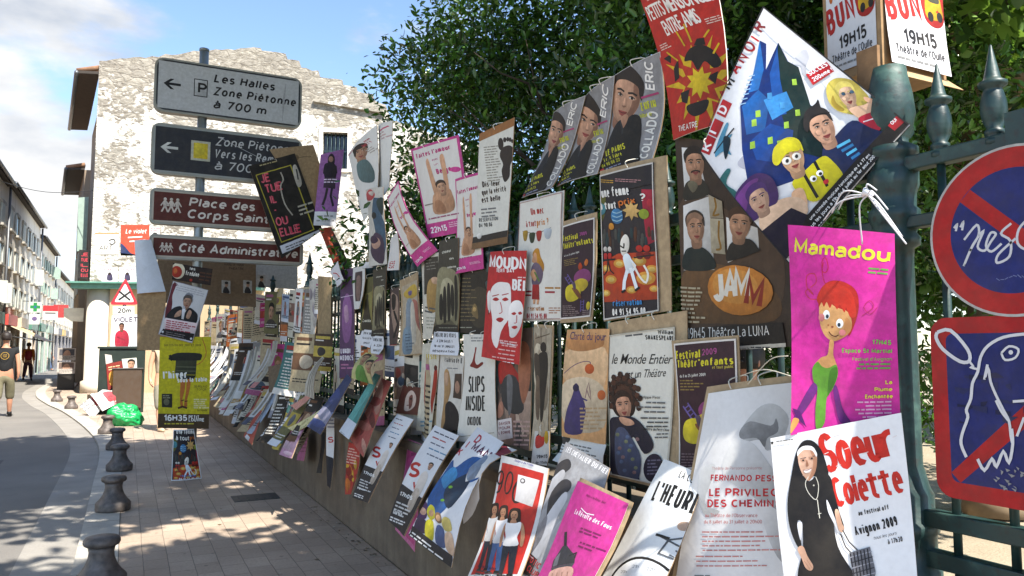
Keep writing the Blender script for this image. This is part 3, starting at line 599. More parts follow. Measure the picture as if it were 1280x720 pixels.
wash = t.n('ShaderNodeMapRange', {'Value': wash, 'From Min': 0.38, 'From Max': 0.62}).outputs[0]
c = t.mix(wash, c, '#cfcabf')
t.set(Base_Color=c, Roughness=0.95); t.bump(t.math('ADD', t.math('MULTIPLY', t.rng(vo.outputs['Distance'], 0, 0.2, 0, 1), 0.5), f2), 0.6, 0.05); RUB = t.m
t = NT('pale_render'); v = t.coord(); f = t.noise(v, 0.9, 6); f3 = t.noise(t.coord(scale=(1, 1, 0.15)), 2.5, 5)
c = t.mix(t.rng(f, 0.3, 0.7, 0, 1), '#e6dfd0', '#eee8dc'); c = t.mix(t.rng(f3, 0.5, 0.75, 0, 0.5), c, '#a2967f'); t.set(Base_Color=c, Roughness=0.9); REND = t.m
t = NT('grey_ochre_render'); v = t.coord(); f = t.noise(v, 1.1, 6); f3 = t.noise(t.coord(scale=(1, 1, 0.15)), 3, 5)
c = t.mix(t.rng(f, 0.3, 0.7, 0, 1), '#dbd2c0', '#e6dfd0'); c = t.mix(t.rng(f3, 0.5, 0.75, 0, 0.55), c, '#a89c88'); t.set(Base_Color=c, Roughness=0.9); OCHR = t.m
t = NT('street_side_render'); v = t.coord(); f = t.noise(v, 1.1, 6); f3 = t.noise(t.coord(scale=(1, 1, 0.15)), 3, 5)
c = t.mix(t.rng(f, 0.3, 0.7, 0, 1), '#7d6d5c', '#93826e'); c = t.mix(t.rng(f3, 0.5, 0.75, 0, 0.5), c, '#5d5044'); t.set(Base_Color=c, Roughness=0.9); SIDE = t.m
plain('roof_tile', '#8d6a50', 0.9, 0, 0.25, 3, 0.3); plain('dark_eave_wood', '#3a332c', 0.8, 0, 0.2); plain('zinc', '#6b6d70', 0.5, 0.6)
plain('window_glass', '#20262b', 0.08); plain('shutter_grey', '#b9bcb4', 0.6, 0, 0.08); plain('shutter_green', '#8fa296', 0.6, 0, 0.1); plain('old_wood', '#6a5138', 0.7, 0, 0.25)
plain('cast_iron_bollard', '#5f5650', 0.55, 0.15, 0.55, 13, 0.5); plain('galvanised_steel', '#8f9290', 0.42, 0.6, 0.15, 9)
plain('bark', '#7d6c56', 0.9, 0, 0.3, 5, 0.6); plain('dark_bark', '#3b3026', 0.9, 0, 0.3, 6, 0.6)
t = NT('verdigris_iron'); v = t.coord(); f = t.noise(v, 11, 6); f2 = t.noise(v, 45, 4)
c = t.ramp(f, [(0.3, '#152a29'), (0.55, '#203a38'), (0.75, '#456259')]); c = t.mix(t.rng(f2, 0.55, 0.72, 0, 0.7), c, '#2a1d16')
t.set(Base_Color=c, Roughness=t.rng(f, 0.3, 0.7, 0.35, 0.6)); t.bump(f2, 0.25, 0.004); IRON = t.m
t = NT('park_gravel'); v = t.coord(); f = t.noise(v, 0.8, 6); f2 = t.noise(v, 55, 4, 0.7)
c = t.ramp(f, [(0.3, '#9a8c76'), (0.7, '#b8ab94')]); c = t.mix(t.rng(f2, 0.4, 0.65, 0, 0.6), c, '#6d6252'); t.set(Base_Color=c, Roughness=0.95); t.bump(f2, 0.5, 0.02); GRAV = t.m
def leaf_mat(name, tr=0.3, rough=0.34):
    t = NT(name); a = t.attr(); t.set(Base_Color=a, Roughness=rough); t.b.inputs['Specular IOR Level'].default_value = 0.5
    tb = t.n('ShaderNodeBsdfTranslucent'); t.ln(t.mix(0.5, a, '#7f9a2c'), tb.inputs['Color'])
    ms = t.n('ShaderNodeMixShader', {'Fac': tr}); t.ln(t.b.outputs[0], ms.inputs[1]); t.ln(tb.outputs[0], ms.inputs[2]); t.ln(ms.outputs[0], t.out.inputs['Surface']); return t.m
LEAF = leaf_mat('evergreen_leaf', 0.2, 0.24); LEAF2 = leaf_mat('plane_leaf', 0.35, 0.45)

# ------------------------------------------------------------------ ground, road, pavement, park
def flat(name, pts, z, m):
    b = MB(); b.prism([(x, y, z) for x, y in pts], (0, 0, -0.02)); o = b.build(name, m); return struct(o)
KE = cr([(-0.30, -4), (-0.30, 0), (-0.30, 5), (-0.30, 10), (-0.34, 14), (-0.68, 17.6), (-1.38, 22.4), (-2.05, 26), (-2.75, 31), (-3.1, 38), (-3.25, 60), (-3.3, 120)], 6, False)
def shift(d): return [(p.x + d, p.y) for p in KE]
b = MB(); b.box((0, 300, -0.11), (1600, 1600, 0.1)); struct(b.build('ground', GRAV))
b = MB(); le = [(-5.3, p.y) for p in KE]
def ribbon(name, A, B, z, m, th=0.06):
    b = MB(); n = len(A); vs = [(x, y, z) for x, y in A] + [(x, y, z) for x, y in B] + [(x, y, z - th) for x, y in A] + [(x, y, z - th) for x, y in B]
    fs = []
    for i in range(n - 1):
        fs += [(i, n + i, n + i + 1, i + 1), (2 * n + i, 2 * n + i + 1, i + 1, i), (3 * n + i, n + i, n + i + 1, 3 * n + i + 1)]
    b.add(vs, [tuple(reversed(f)) for f in fs]); return struct(b.build(name, m))
wide = [(min(-5.3, -5.3 - max(0, 26 - p.y) * 0.9), p.y) for p in KE]
ribbon('road', wide, shift(-0.40), -0.035, ASPH)
ribbon('gutter', shift(-0.40), shift(0.0), -0.031, GUT)
ribbon('kerb', shift(0.0), shift(0.30), 0.004, KERB)
ribbon('pavement', shift(0.30), [(max(1.82, -1.2 + 0 * p.y) if p.y < 21.9 else (8 if p.y < 31 else max(-2.0, p.x + 1.2)), p.y) for p in KE], 0.0, PAVE)
b = MB(); b.prism([(1.98, -6, -0.02), (60, -6, -0.02), (60, 21.6, -0.02), (1.98, 21.6, -0.02)], (0, 0, -0.03)); struct(b.build('park_ground', GRAV))
flat('road_patch', [(-3.6, 11.2), (-1.5, 11.6), (-1.55, 13.4), (-3.7, 13.0)], -0.030, plain('fresh_asphalt', '#5d5a57', .9, 0, .15, 30, .2))
flat('road_patch', [(-2.3, 6.4), (-1.7, 6.4), (-1.75, 9.6), (-2.35, 9.6)], -0.030, MATS['fresh_asphalt'])
# drain plate and a patched trench in the pavement
b = MB(); c0 = on_ground(319, 622); b.box((c0.x, c0.y, 0.003), (0.46, 0.34, 0.008))
for i in range(5): b.box((c0.x - 0.16 + i * 0.08, c0.y, 0.008), (0.02, 0.26, 0.006))
tag(b.build('drain_cover', plain('drain_iron', '#4a4844', 0.6, 0.3, 0.25, 12), origin=(c0.x, c0.y, 0)), 'dark square iron drain plate let into the pavers', 'drain cover')
# grit and small scraps along the wall foot
rnd = random.Random(5); b = MB()
for i in range(420):
    y = rnd.uniform(2.5, 20); x = 1.79 - abs(rnd.gauss(0, 0.07)) if rnd.random() < 0.8 else rnd.uniform(0.1, 1.7); a = rnd.uniform(0, 6); s = rnd.uniform(0.006, 0.022)
    b.add([(x + s * math.cos(a + k * 1.57) * (1 if k % 2 else 0.5), y + s * math.sin(a + k * 1.57), 0.004 + 0.004 * (k % 2)) for k in range(4)], [(0, 1, 2, 3)], rnd.choice(['#6b5a3c', '#8a7a55', '#4f4630', '#9c9484', '#b8b0a0']))
struct(b.build('litter_of_leaves', PAINT), 'stuff')

# ------------------------------------------------------------------ low wall and railing
FX = 1.95
b = MB(); b.box((1.95, 8.25, 0.44), (0.26, 27.5, 0.88)); b.box((1.95, 8.25, 0.915), (0.34, 27.56, 0.07))
tag(b.build('low_wall', LOWW, bevel=0.012), 'long low rendered wall carrying the green railing beside the pavement', 'wall')
POST_Y = [-1.2, 1.43, 4.06, 6.69, 9.32, 11.95, 14.58, 17.21, 19.84, 21.9]
def post_mesh():
    b = MB(); S = 0.001
    prof = [(0.085, 0), (0.085, 0.05), (0.075, 0.06), (0.075, 0.14), (0.082, 0.15), (0.082, 0.17), (0.072, 0.18), (0.072, 0.25), (0.062, 0.27), (0.052, 0.31), (0.047, 0.33), (0.046, 0.9), (0.048, 0.93), (0.064, 0.94), (0.066, 0.96), (0.056, 0.975), (0.06, 1.0), (0.068, 1.02), (0.068, 1.04), (0.058, 1.05), (0.06, 1.09), (0.068, 1.11), (0.068, 1.15), (0.058, 1.16), (0.062, 1.19), (0.07, 1.2), (0.07, 1.22), (0.045, 1.235), (0.045, 1.25), (0.055, 1.27), (0.066, 1.32), (0.06, 1.38), (0.05, 1.43), (0.046, 1.46)]
    b.lathe(prof, (0, 0, 0), 20); return b
def finial_mesh(big=1.0):
    b = MB(); k = big
    b.lathe([(r * k, z * k) for r, z in [(0.020, 0), (0.026, 0.006), (0.026, 0.018), (0.019, 0.024), (0.024, 0.03), (0.024, 0.04), (0.018, 0.046), (0.026, 0.065), (0.031, 0.09), (0.030, 0.115), (0.024, 0.14), (0.021, 0.15), (0.033, 0.156), (0.034, 0.166), (0.022, 0.172), (0.019, 0.18), (0.003, 0.262), (0.001, 0.266)]], (0, 0, 0), 14); return b
fp = thing('fence_post', '', 'fence post', (0, 0, 0), 'cast iron posts of the green railing')
shaft = post_mesh().build('shaft', IRON, fp)
PL = ['turned green iron fence post beside the round no parking sign', 'green iron fence post behind the orange tango of dancing couples', 'green iron fence post among torn posters', 'green iron fence post']
near_lab = {0: 'green iron fence post just outside the right of the picture', 1: 'turned green iron fence post between the magenta poster and the round sign'}
posts = []
for i, y in enumerate(POST_Y):
    if i == 0: continue
    o = fp if i == 1 else dup(fp, (0, 0, 0))
    o.location = (FX, y, 0.95); o['label'] = near_lab.get(i, 'cast iron fence post almost buried among the hanging posters'); posts.append(o)
fd = finial_mesh(1.35).build('finial', IRON).data; bpy.data.objects.remove(bpy.data.objects['finial'])
for o in posts[1:]: q = bpy.data.objects.new('finial', fd); COL.objects.link(q); q.parent = o; q.location = (0, 0, 1.46)
# one picket, one rail, copied
pk_m = MB(); pk_m.lathe([(0.011, 0), (0.011, 1.16)], (0, 0, 0), 10); PK = pk_m.build('picket', IRON); pk_me = PK.data; fn_me = finial_mesh().build('finial', IRON); fn_d = fn_me.data
bpy.data.objects.remove(PK); bpy.data.objects.remove(fn_me)
for i in range(len(POST_Y) - 1):
    y0, y1 = POST_Y[i], POST_Y[i + 1]; n = max(3, round((y1 - y0) / 0.146)); yc = (y0 + y1) / 2
    lab = {0: 'green spiked iron railing bay behind the two road signs', 1: 'green railing bay carrying the magenta and the nun posters', 2: 'green railing bay under the row of three same portraits'}.get(i, 'green iron railing bay crowded with overlapping posters')
    o = thing('railing_bay', lab, 'railing', (FX, yc, 0.95), 'bays of the green iron railing')
    for z, h in ((1.04, 0.045), (1.145, 0.045), (1.95, 0.035), (2.115, 0.04)):
        b = MB(); b.box((FX, yc, z), (0.045, y1 - y0 - 0.1, h)); b.build('rail', IRON, o, bevel=0.004)
    for k in range(1, n):
        y = y0 + (y1 - y0) * k / n
        q = bpy.data.objects.new('picket', pk_me); COL.objects.link(q); q.parent = o; q.location = (0, y - yc, 0)
        q2 = bpy.data.objects.new('finial', fn_d); COL.objects.link(q2); q2.parent = q; q2.location = (0, 0, 1.16)

# ------------------------------------------------------------------ bollards
bp = thing('bollard', '', 'bollard', (0, 0, 0), 'squat cast bollards along the kerb')
b = MB(); b.lathe([(0.165, 0.0), (0.17, 0.02), (0.17, 0.075), (0.16, 0.09), (0.135, 0.115), (0.105, 0.16), (0.086, 0.21), (0.082, 0.25), (0.09, 0.285)], (0, 0, 0), 28); b.build('base', MATS['cast_iron_bollard'], bp)
b = MB(); b.lathe([(0.088, 0.286), (0.115, 0.30), (0.122, 0.315), (0.12, 0.335), (0.105, 0.352), (0.06, 0.362), (0.0, 0.365)], (0, 0, 0), 28); b.build('cap', MATS['cast_iron_bollard'], bp)
BL = [((125, 735), 'nearest squat bollard, cut by the bottom edge of the picture'), ((141, 638), 'second bollard from the camera, worn brown on its waist'), ((149, 588), 'third bollard from the camera, dark, just below two others'),
      ((146, 562), 'fourth bollard from the camera, half hidden behind the third'), ((134, 542), 'bollard right in front of the green plastic bag'), ((89, 511), 'dark bollard left of the fallen newspapers'), ((71, 502), 'pale bollard standing farthest down the kerb')]
for i, (p, lab) in enumerate(BL):
    o = bp if i == 0 else dup(bp, (0, 0, 0)); g = on_ground(*p); o.location = (g.x, g.y, 0.004); o['label'] = lab; o.rotation_euler.z = i * 1.1; o.scale = (.94, .94, .94)

# ------------------------------------------------------------------ gable house
GC = on_ground(106, 491); GW = Vector((0.947, -0.322, 0)).normalized(); GN = Vector((-GW.y, GW.x, 0)); GN = GN if GN.y < 0 else -GN
SD = Vector((-0.085, 0.996, 0)).normalized()
def gw(x, y): return on_plane(x, y, GC, GN)
def gwp(s, z): return GC + GW * s + Vector((0, 0, z))
def gs(p): return (p - GC).dot(GW), p.z
crest = [(124, 76), (150, 73), (190, 70), (232, 66), (262, 63), (308, 60), (326, 60), (327, 63), (345, 65), (357, 67), (357, 74), (374, 76), (375, 84), (398, 88), (399, 96), (411, 98), (428, 100), (429, 106), (446, 109), (447, 114), (463, 117), (464, 122), (482, 131), (489, 150), (540, 168), (600, 180)]
top2 = [gs(gw(x, y)) for x, y in crest]; rr = random.Random(3); fine = []
for a, c in zip(top2, top2[1:]):
    n = max(1, int((c[0] - a[0]) / 0.22))
    for k in range(n):
        q = k / n; fine.append((a[0] + (c[0] - a[0]) * q, a[1] + (c[1] - a[1]) * q + (rr.uniform(-0.06, 0.05) if 0 < k else 0)))
fine[0] = (0.0, top2[0][1]); fine.append(top2[-1])
outer = [(0, -0.1)] + [(fine[-1][0], -0.1)] + list(reversed(fine))
gh = thing('gable_house', 'old limewashed stone house with ragged stepped gable and barred window', 'house', GC)
b = MB()
wins = []
for x0, y0, x1, y1 in ((404, 165, 434, 212),):
    a, c = gs(gw(x0, y0)), gs(gw(x1, y1)); wins.append((a[0], c[0], c[1], a[1]))
holes = [[(w0, z0), (w1, z0), (w1, z1), (w0, z1)] for w0, w1, z0, z1 in wins]
loops = [[Vector((x, z, 0)) for x, z in outer]] + [[Vector((x, z, 0)) for x, z in reversed(h)] for h in holes]
flatp = [p for lp in loops for p in lp]; tri = tessellate_polygon(loops)
b.add([gwp(p.x, p.y) for p in flatp], [tuple(q) for q in tri])
back_off = -GN * 0.6
for lp in loops:
    n = len(lp); P = [gwp(p.x, p.y) for p in lp]; b.add(P + [q + back_off for q in P], [(i, (i + 1) % n, n + (i + 1) % n, n + i) for i in range(n)])
b.add([gwp(p.x, p.y) + back_off for p in flatp], [tuple(q) for q in tri])
b.build('gable_wall', RUB, gh)
w0, w1, z0, z1 = wins[0]
def wall_box(b, s0, s1, za, zb, d0, d1, **k):
    """a box on the gable: along, height, depth out of the wall"""
    P = [gwp(s0, za), gwp(s1, za), gwp(s1, zb), gwp(s0, zb)]; b.prism([p + GN * d0 for p in P], GN * (d1 - d0), **k)
b = MB(); wall_box(b, w0 - 0.16, w0, z0 - 0.1, z1 + 0.16, 0.003, 0.05); wall_box(b, w1, w1 + 0.16, z0 - 0.1, z1 + 0.16, 0.003, 0.05); wall_box(b, w0, w1, z1, z1 + 0.16, 0.003, 0.05); wall_box(b, w0 - 0.05, w1 + 0.05, z0 - 0.12, z0, 0.003, 0.1)
b.build('window_surround', REND, gh)
wp = MB(); wall_box(wp, w0 + .002, w1 - .002, z0 + .002, z1 - .002, -0.30, -0.26); wn_o = wp.build('window', MATS['window_glass'], gh)
b = MB()
for k in range(1, 6): s = w0 + (w1 - w0) * k / 6; b.tube([gwp(s, z0) - GN * 0.08, gwp(s, z1) - GN * 0.08], 0.014, 6)
wall_box(b, w0, w1, (z0 + z1) / 2 - 0.015, (z0 + z1) / 2 + 0.015, -0.085, -0.075); b.build('window_bars', IRON, gh)
# the half-buried cornice line under the crest
b = MB(); P = [gw(392, 128), gw(482, 143)]; b.prism([P[0] + GN * 0.003, P[1] + GN * 0.003, P[1] + Vector((0, 0, 0.12)) + GN * 0.003, P[0] + Vector((0, 0, 0.12)) + GN * 0.003], GN * 0.14); b.build('cornice', RUB, gh)
# body behind the gable, street side
zE = gs(gw(124, 92))[1]; A = gwp(0, 0) - GN * 0.6; BLEN = 8.6
def body(b, p0, ln, wid, h, col='#fff'):
    q = [p0, p0 + SD * ln, p0 + SD * ln + GW * wid, p0 + GW * wid]; b.prism(q, (0, 0, h))
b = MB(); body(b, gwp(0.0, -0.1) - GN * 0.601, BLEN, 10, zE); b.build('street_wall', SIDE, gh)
def eave(parent, p0, ln, out, z, name='roof_eave'):
    b = MB(); o = -GW * out; p = p0 + Vector((0, 0, z))
    b.prism([p, p + o, p + o + SD * ln, p + SD * ln], (0, 0, 0.10)); e = b.build(name, MATS['dark_eave_wood'], parent)
    b = MB(); n = int(ln / 0.26)
    for k in range(n):
        c = p + SD * (0.13 + k * 0.26) + o * 0.5 + Vector((0, 0, 0.13)); m = Matrix((GW, SD, Vector((0, 0, 1)))).transposed()
        b.tube([p + SD * (0.13 + k * 0.26) + Vector((0, 0, 0.16 + 0.12)), p + SD * (0.13 + k * 0.26) + o * 1.06 + Vector((0, 0, 0.13))], 0.10, 8)
    b.build('tile_edge', MATS['roof_tile'], parent)
    b = MB(); b.tube([p + o * 1.1 + Vector((0, 0, 0.03)) - SD * 0.02, p + o * 1.1 + SD * (ln + 0.02) + Vector((0, 0, 0.03))], 0.075, 10); b.build('rain_gutter', MATS['zinc'], parent)
eave(gh, gwp(0, 0) - GN * 0.05, BLEN, 0.72, zE)
b = MB(); q = gwp(-0.09, 0) - GN * 0.75; b.tube([q + Vector((0, 0, 0.2)), q + Vector((0, 0, zE - 0.1))], 0.05, 10); b.build('drainpipe', MATS['zinc'], gh)
# open shutter and side openings on the street side
b = MB(); P = [on_plane(x, y, GC + SD * 1.6, SD) for x, y in ((98, 247), (111, 246), (108, 313), (96, 314))]; b.prism(P, SD * 0.04); b.build('shutter', MATS['shutter_green'], gh)
# shop front on the ground floor: green ledge, white rounded pier, sign box, louvred door
b = MB(); zL = gs(gw(110, 361))[1]; s1 = gs(gw(330, 360))[0]
wall_box(b, -0.42, s1, zL - 0.02, zL + 0.16, 0.003, 0.55); wall_box(b, -0.55, s1 + 0.1, zL + 0.161, zL + 0.22, 0.003, 0.66); b.build('ledge', plain('ledge_green', '#5f8f80', 0.55, 0, 0.15), gh, bevel=0.02)
b = MB(); c0 = gwp(0.40, 0) - GN * 0.22
pr = [(0.62, 0), (0.62, 0.4), (0.52, 0.45), (0.52, zL - 0.03)]; b.lathe(pr, c0, 28); b.build('corner_pier', plain('pier_plaster', '#c9bfae', 0.8, 0, 0.12, 2), gh)
b = MB(); wall_box(b, 0.8, s1, 0, zL - 0.021, 0.003, 0.25); b.build('shop_wall', plain('tan_plaster', '#b29c7c', 0.85, 0, 0.12, 1.5), gh)
b = MB(); p = gwp(-0.27, 0) - GN * 0.9
for i in range(22): q = p + Vector((0, 0, 0.35 + i * 0.095)); b.prism([q, q + SD * 1.5, q + SD * 1.5 + Vector((0, 0, .06)) - GW * 0.05, q + Vector((0, 0, .06)) - GW * 0.05], -GW * 0.03)
b.build('louvred_door', MATS['old_wood'], gh)
b = MB(); P = [on_plane(x, y, GC + SD * 0.4, SD) for x, y in ((80, 385), (105, 385), (104, 402), (80, 401))]; b.prism(P, SD * 0.25); b.build('sign_box', plain('cream_enamel', '#cfc8b2', 0.5), gh, bevel=0.01)

# ------------------------------------------------------------------ the houses down the street
def shop_house(name, label, x, y0, y1, h, wall, side, floors, wn_w, sh_m, roof_out=0.2, ground_h=3.2, shop='#5b4a3a'):
    """a terraced house; side +1 faces +X (left of the street), -1 faces -X"""
    o = thing(name, label, 'house', (x, (y0 + y1) / 2, 0)); d = 7.0; b = MB()
    b.box((x - side * d / 2, (y0 + y1) / 2, h / 2 - 0.05), (d, y1 - y0, h + 0.1)); b.build('wall', wall, o)
    n = max(1, int((y1 - y0) / wn_w)); fh = (h - ground_h - 0.5) / floors
    for fl in range(floors):
        for k in range(n):
            yc = y0 + (k + 0.5) * (y1 - y0) / n; zb = ground_h + fl * fh + 0.35; wh = min(1.9, fh - 0.8); ww = 0.95
            b = MB(); b.box((x + side * 0.006, yc, zb + wh / 2), (0.012, ww, wh)); w = b.build('window', MATS['window_glass'], o)
            b = MB(); b.box((x + side * 0.08, yc, zb - 0.06), (0.155, ww + 0.3, 0.10)); b.build('sill', KERB, o)
            b = MB(); b.box((x + side * 0.04, yc, zb + wh + 0.07), (0.075, ww + 0.3, 0.14)); b.build('lintel', KERB, o)
            sw_ = 0
            for s in (-1, 1):
                sw_ = rnd.choice((0.5, 0.5, 0.5, 0.5, 0.5, .12)) if s < 0 or sw_ < .2 else sw_; cl_ = (k * 7 + fl * 3 + int(y0)) % 5 < 2; b = MB(); b.box((x + side * (0.035 if sw_ > .2 else .22), yc + s * ((ww / 2 + 0.27) if not cl_ or sw_ < .2 else 0.242), zb + wh / 2), (0.05 if sw_ > .2 else .42, sw_ if sw_ > .2 else .05, wh)); b.build('shutter', sh_m, o)
    b = MB(); b.box((x - side * 0.5 + side * roof_out / 2, (y0 + y1) / 2, h + 0.10), (roof_out + 1, y1 - y0 - 0.01, 0.10)); b.build('eave', MATS['dark_eave_wood'], o)
    b = MB(); P = [(x + side * (roof_out + 0.08), y0 + .01, h + 0.16), (x - side * d, y0 + .01, h + 2.0), (x - side * d, y0 + .01, h + 0.151), ]
    b.prism(P, (0, y1 - y0 - 0.02, 0)); b.build('roof', MATS['roof_tile'], o)
    b = MB(); b.tube([(x + side * (roof_out + 0.1), y0, h + 0.1), (x + side * (roof_out + 0.1), y1, h + 0.1)], 0.07, 8); b.tube([(x + side * 0.12, y1 - 0.2, 0.1), (x + side * 0.12, y1 - 0.2, h)], 0.05, 8); b.build('rain_gutter', MATS['zinc'], o)
    ns = max(1, int((y1 - y0) / 4.0)); sm = plain('shopfront_' + shop.strip('#'), shop, 0.55)
    for k in range(ns):
        yc = y0 + (k + 0.5) * (y1 - y0) / ns; b = MB(); b.box((x + side * 0.008, yc, 1.35), (0.016, 2.5, 2.5)); b.build('shop_window', MATS['window_glass'], o)
        b = MB(); b.box((x + side * 0.09, yc, 2.9), (0.17, 3.2, 0.5)); b.build('shop_fascia', sm if k % 2 else plain('fascia_' + str((k + int(y0)) % 4), ('#b8443c', '#d8d2c4', '#4f7a6a', '#c8a860')[(k + int(y0)) % 4], .5), o)
        for s in (-1, 1): b = MB(); b.box((x + side * 0.05, yc + s * 1.45, 1.3), (0.09, 0.3, 2.6)); b.build('shop_pier', sm, o)
    return o
LX = -5.0
def y_at(px, X): return at_X(px, 435, X).y
e1, e2, e3 = at_X(27, 232, LX + .5), at_X(63, 284, LX + .5), at_X(79, 319, LX + .5)
b1 = e1.y; b2 = e2.y; b3 = e3.y
shop_house('terraced_house', 'nearest tall pale house at the left edge, grey shutters and dark eave', LX, 12, b1, e1.z - 0.15, OCHR, 1, 3, 2.6, MATS['shutter_grey'], shop='#a09a8c')
shop_house('terraced_house', 'cream terraced house second along the street, pale shutters', LX, b1, b2, e2.z - 0.15, REND, 1, 3, 2.4, MATS['shutter_grey'], shop='#b8a894')
shop_house('terraced_house', 'narrow ochre terraced house third along the street', LX, b2, b3, e3.z - 0.15, OCHR, 1, 3, 2.6, MATS['shutter_green'], shop='#8a9a90')
e4 = at_X(84, 338, LX + .5)
shop_house('terraced_house', 'low pale house farthest down the left of the street', LX, b3, b3 + 45, e3.z * 0.86, REND, 1, 2, 3.0, MATS['shutter_grey'], shop='#6a6a70')
# right-hand side beyond the gable house: two lower houses closing the view
P1 = GC + SD * (BLEN + 0.7)
zE2 = at_depth(88, 213, 36).z
g2 = thing('corner_house', 'dark sided house next behind the gable with its own projecting eave', 'house', P1)
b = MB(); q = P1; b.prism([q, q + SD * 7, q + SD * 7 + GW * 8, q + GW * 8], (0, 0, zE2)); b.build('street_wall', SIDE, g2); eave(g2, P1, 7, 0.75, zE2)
for i in range(2):
    p = P1 + SD * (1.5 + i * 2.6) - GW * 0.02; b = MB(); b.prism([p + Vector((0, 0, 4.2)), p + SD * 1.1 + Vector((0, 0, 4.2)), p + SD * 1.1 + Vector((0, 0, 6.2)), p + Vector((0, 0, 6.2))], -GW * 0.05); b.build('shutter', MATS['shutter_grey'], g2)
b = MB(); b.box((4, 118, 4), (26, 4, 8)); o = thing('end_house', 'pale house seen across the very end of the street', 'house', (-2, 116, 0)); b.build('wall', REND, o)
b = MB()
for i in range(4):
    for j in range(2): b.box((-5.2 + i * 1.7, 115.98, 3 + j * 2.6), (0.8, 0.05, 1.5))
b.build('windows', MATS['window_glass'], o)

# ------------------------------------------------------------------ trees
def leaves(blobs, n, size, seed, cols, aspect=0.42, shell=0.55, droop=0.2, clump=0.0):
    """n leaf faces spread through ellipsoid clumps; each leaf is two folded triangles"""
    rs = np.random.RandomState(seed); W = np.array([b[3] * b[4] * b[5] for b in blobs]) ** 0.72; W /= W.sum()
    idx = rs.choice(len(blobs), n, p=W); B = np.array(blobs)[idx]
    d = rs.normal(size=(n, 3)); d /= np.linalg.norm(d, axis=1)[:, None]; rad = shell + (1 - shell) * rs.rand(n) ** 0.6; rad *= 1 + 0.10 * rs.normal(size=n)
    ctr = B[:, :3] + d * B[:, 3:6] * rad[:, None]
    a = rs.normal(size=(n, 3)) + d * 0.9; a[:, 2] -= droop; a /= np.linalg.norm(a, axis=1)[:, None]
    up = rs.normal(size=(n, 3)) * 0.7 + np.array([0, 0, 0.8]) + d * 0.5; s = np.cross(a, up); s /= np.linalg.norm(s, axis=1)[:, None] + 1e-9; nn = np.cross(s, a)
    ln = size * (0.7 + 0.6 * rs.rand(n))[:, None]; wd = ln * aspect
    V = np.empty((n, 6, 3)); V[:, 0] = ctr - a * ln * .5; V[:, 3] = ctr + a * ln * .5
    V[:, 1] = ctr - a * ln * .15 + s * wd * .5 + nn * wd * .18; V[:, 5] = ctr - a * ln * .15 - s * wd * .5 + nn * wd * .18
    V[:, 2] = ctr + a * ln * .22 + s * wd * .38 + nn * wd * .12; V[:, 4] = ctr + a * ln * .22 - s * wd * .38 + nn * wd * .12
    base = (np.arange(n) * 6)[:, None]; F = np.stack([base + np.array([[0, 1, 2, 3]]), base + np.array([[0, 3, 4, 5]])], 1).reshape(-1, 4)
    pal = np.array([srgb(c) for c in cols]); tone = rs.randint(0, len(cols), len(blobs))
    ci = np.where(rs.rand(n) < 0.55, tone[idx], rs.randint(0, len(cols), n)); C = pal[ci] * (0.75 + 0.5 * rs.rand(n))[:, None]; C[:, 3] = 1
    return V.reshape(-1, 3), F, np.repeat(np.repeat(C, 2, 0), 4, 0)
def leaf_obj(name, data, m, parent):
    V, F, C = data; me = bpy.data.meshes.new(name); me.vertices.add(len(V)); me.vertices.foreach_set('co', V.ravel() - np.tile(np.array(parent.location), len(V)))
    me.loops.add(F.size); me.loops.foreach_set('vertex_index', F.ravel().astype(np.int32)); me.polygons.add(len(F)); me.polygons.foreach_set('loop_start', np.arange(0, F.size, 4, dtype=np.int32))
    me.update(); me.validate(); me.materials.append(m); ca = me.color_attributes.new('Col', 'FLOAT_COLOR', 'CORNER'); ca.data.foreach_set('color', C.astype(np.float32).ravel())
    o = bpy.data.objects.new(name, me); COL.objects.link(o); o.parent = parent; return o
def blobs_in(c, r, n, br, seed, zs=1.0, keep=None):
    rs = random.Random(seed); out = []
    while len(out) < n:
        d = Vector((rs.gauss(0, 1), rs.gauss(0, 1), rs.gauss(0, 1))).normalized() * rs.uniform(0.35, 1.0) ** 0.6
        p = (c[0] + d.x * r[0], c[1] + d.y * r[1], c[2] + d.z * r[2]); q = br * rs.uniform(0.6, 1.25)
        if keep is None or keep(p, q): out.append((*p, q * rs.uniform(0.8, 1.3), q * rs.uniform(0.8, 1.3), q * rs.uniform(0.6, 0.95) * zs))
    return out
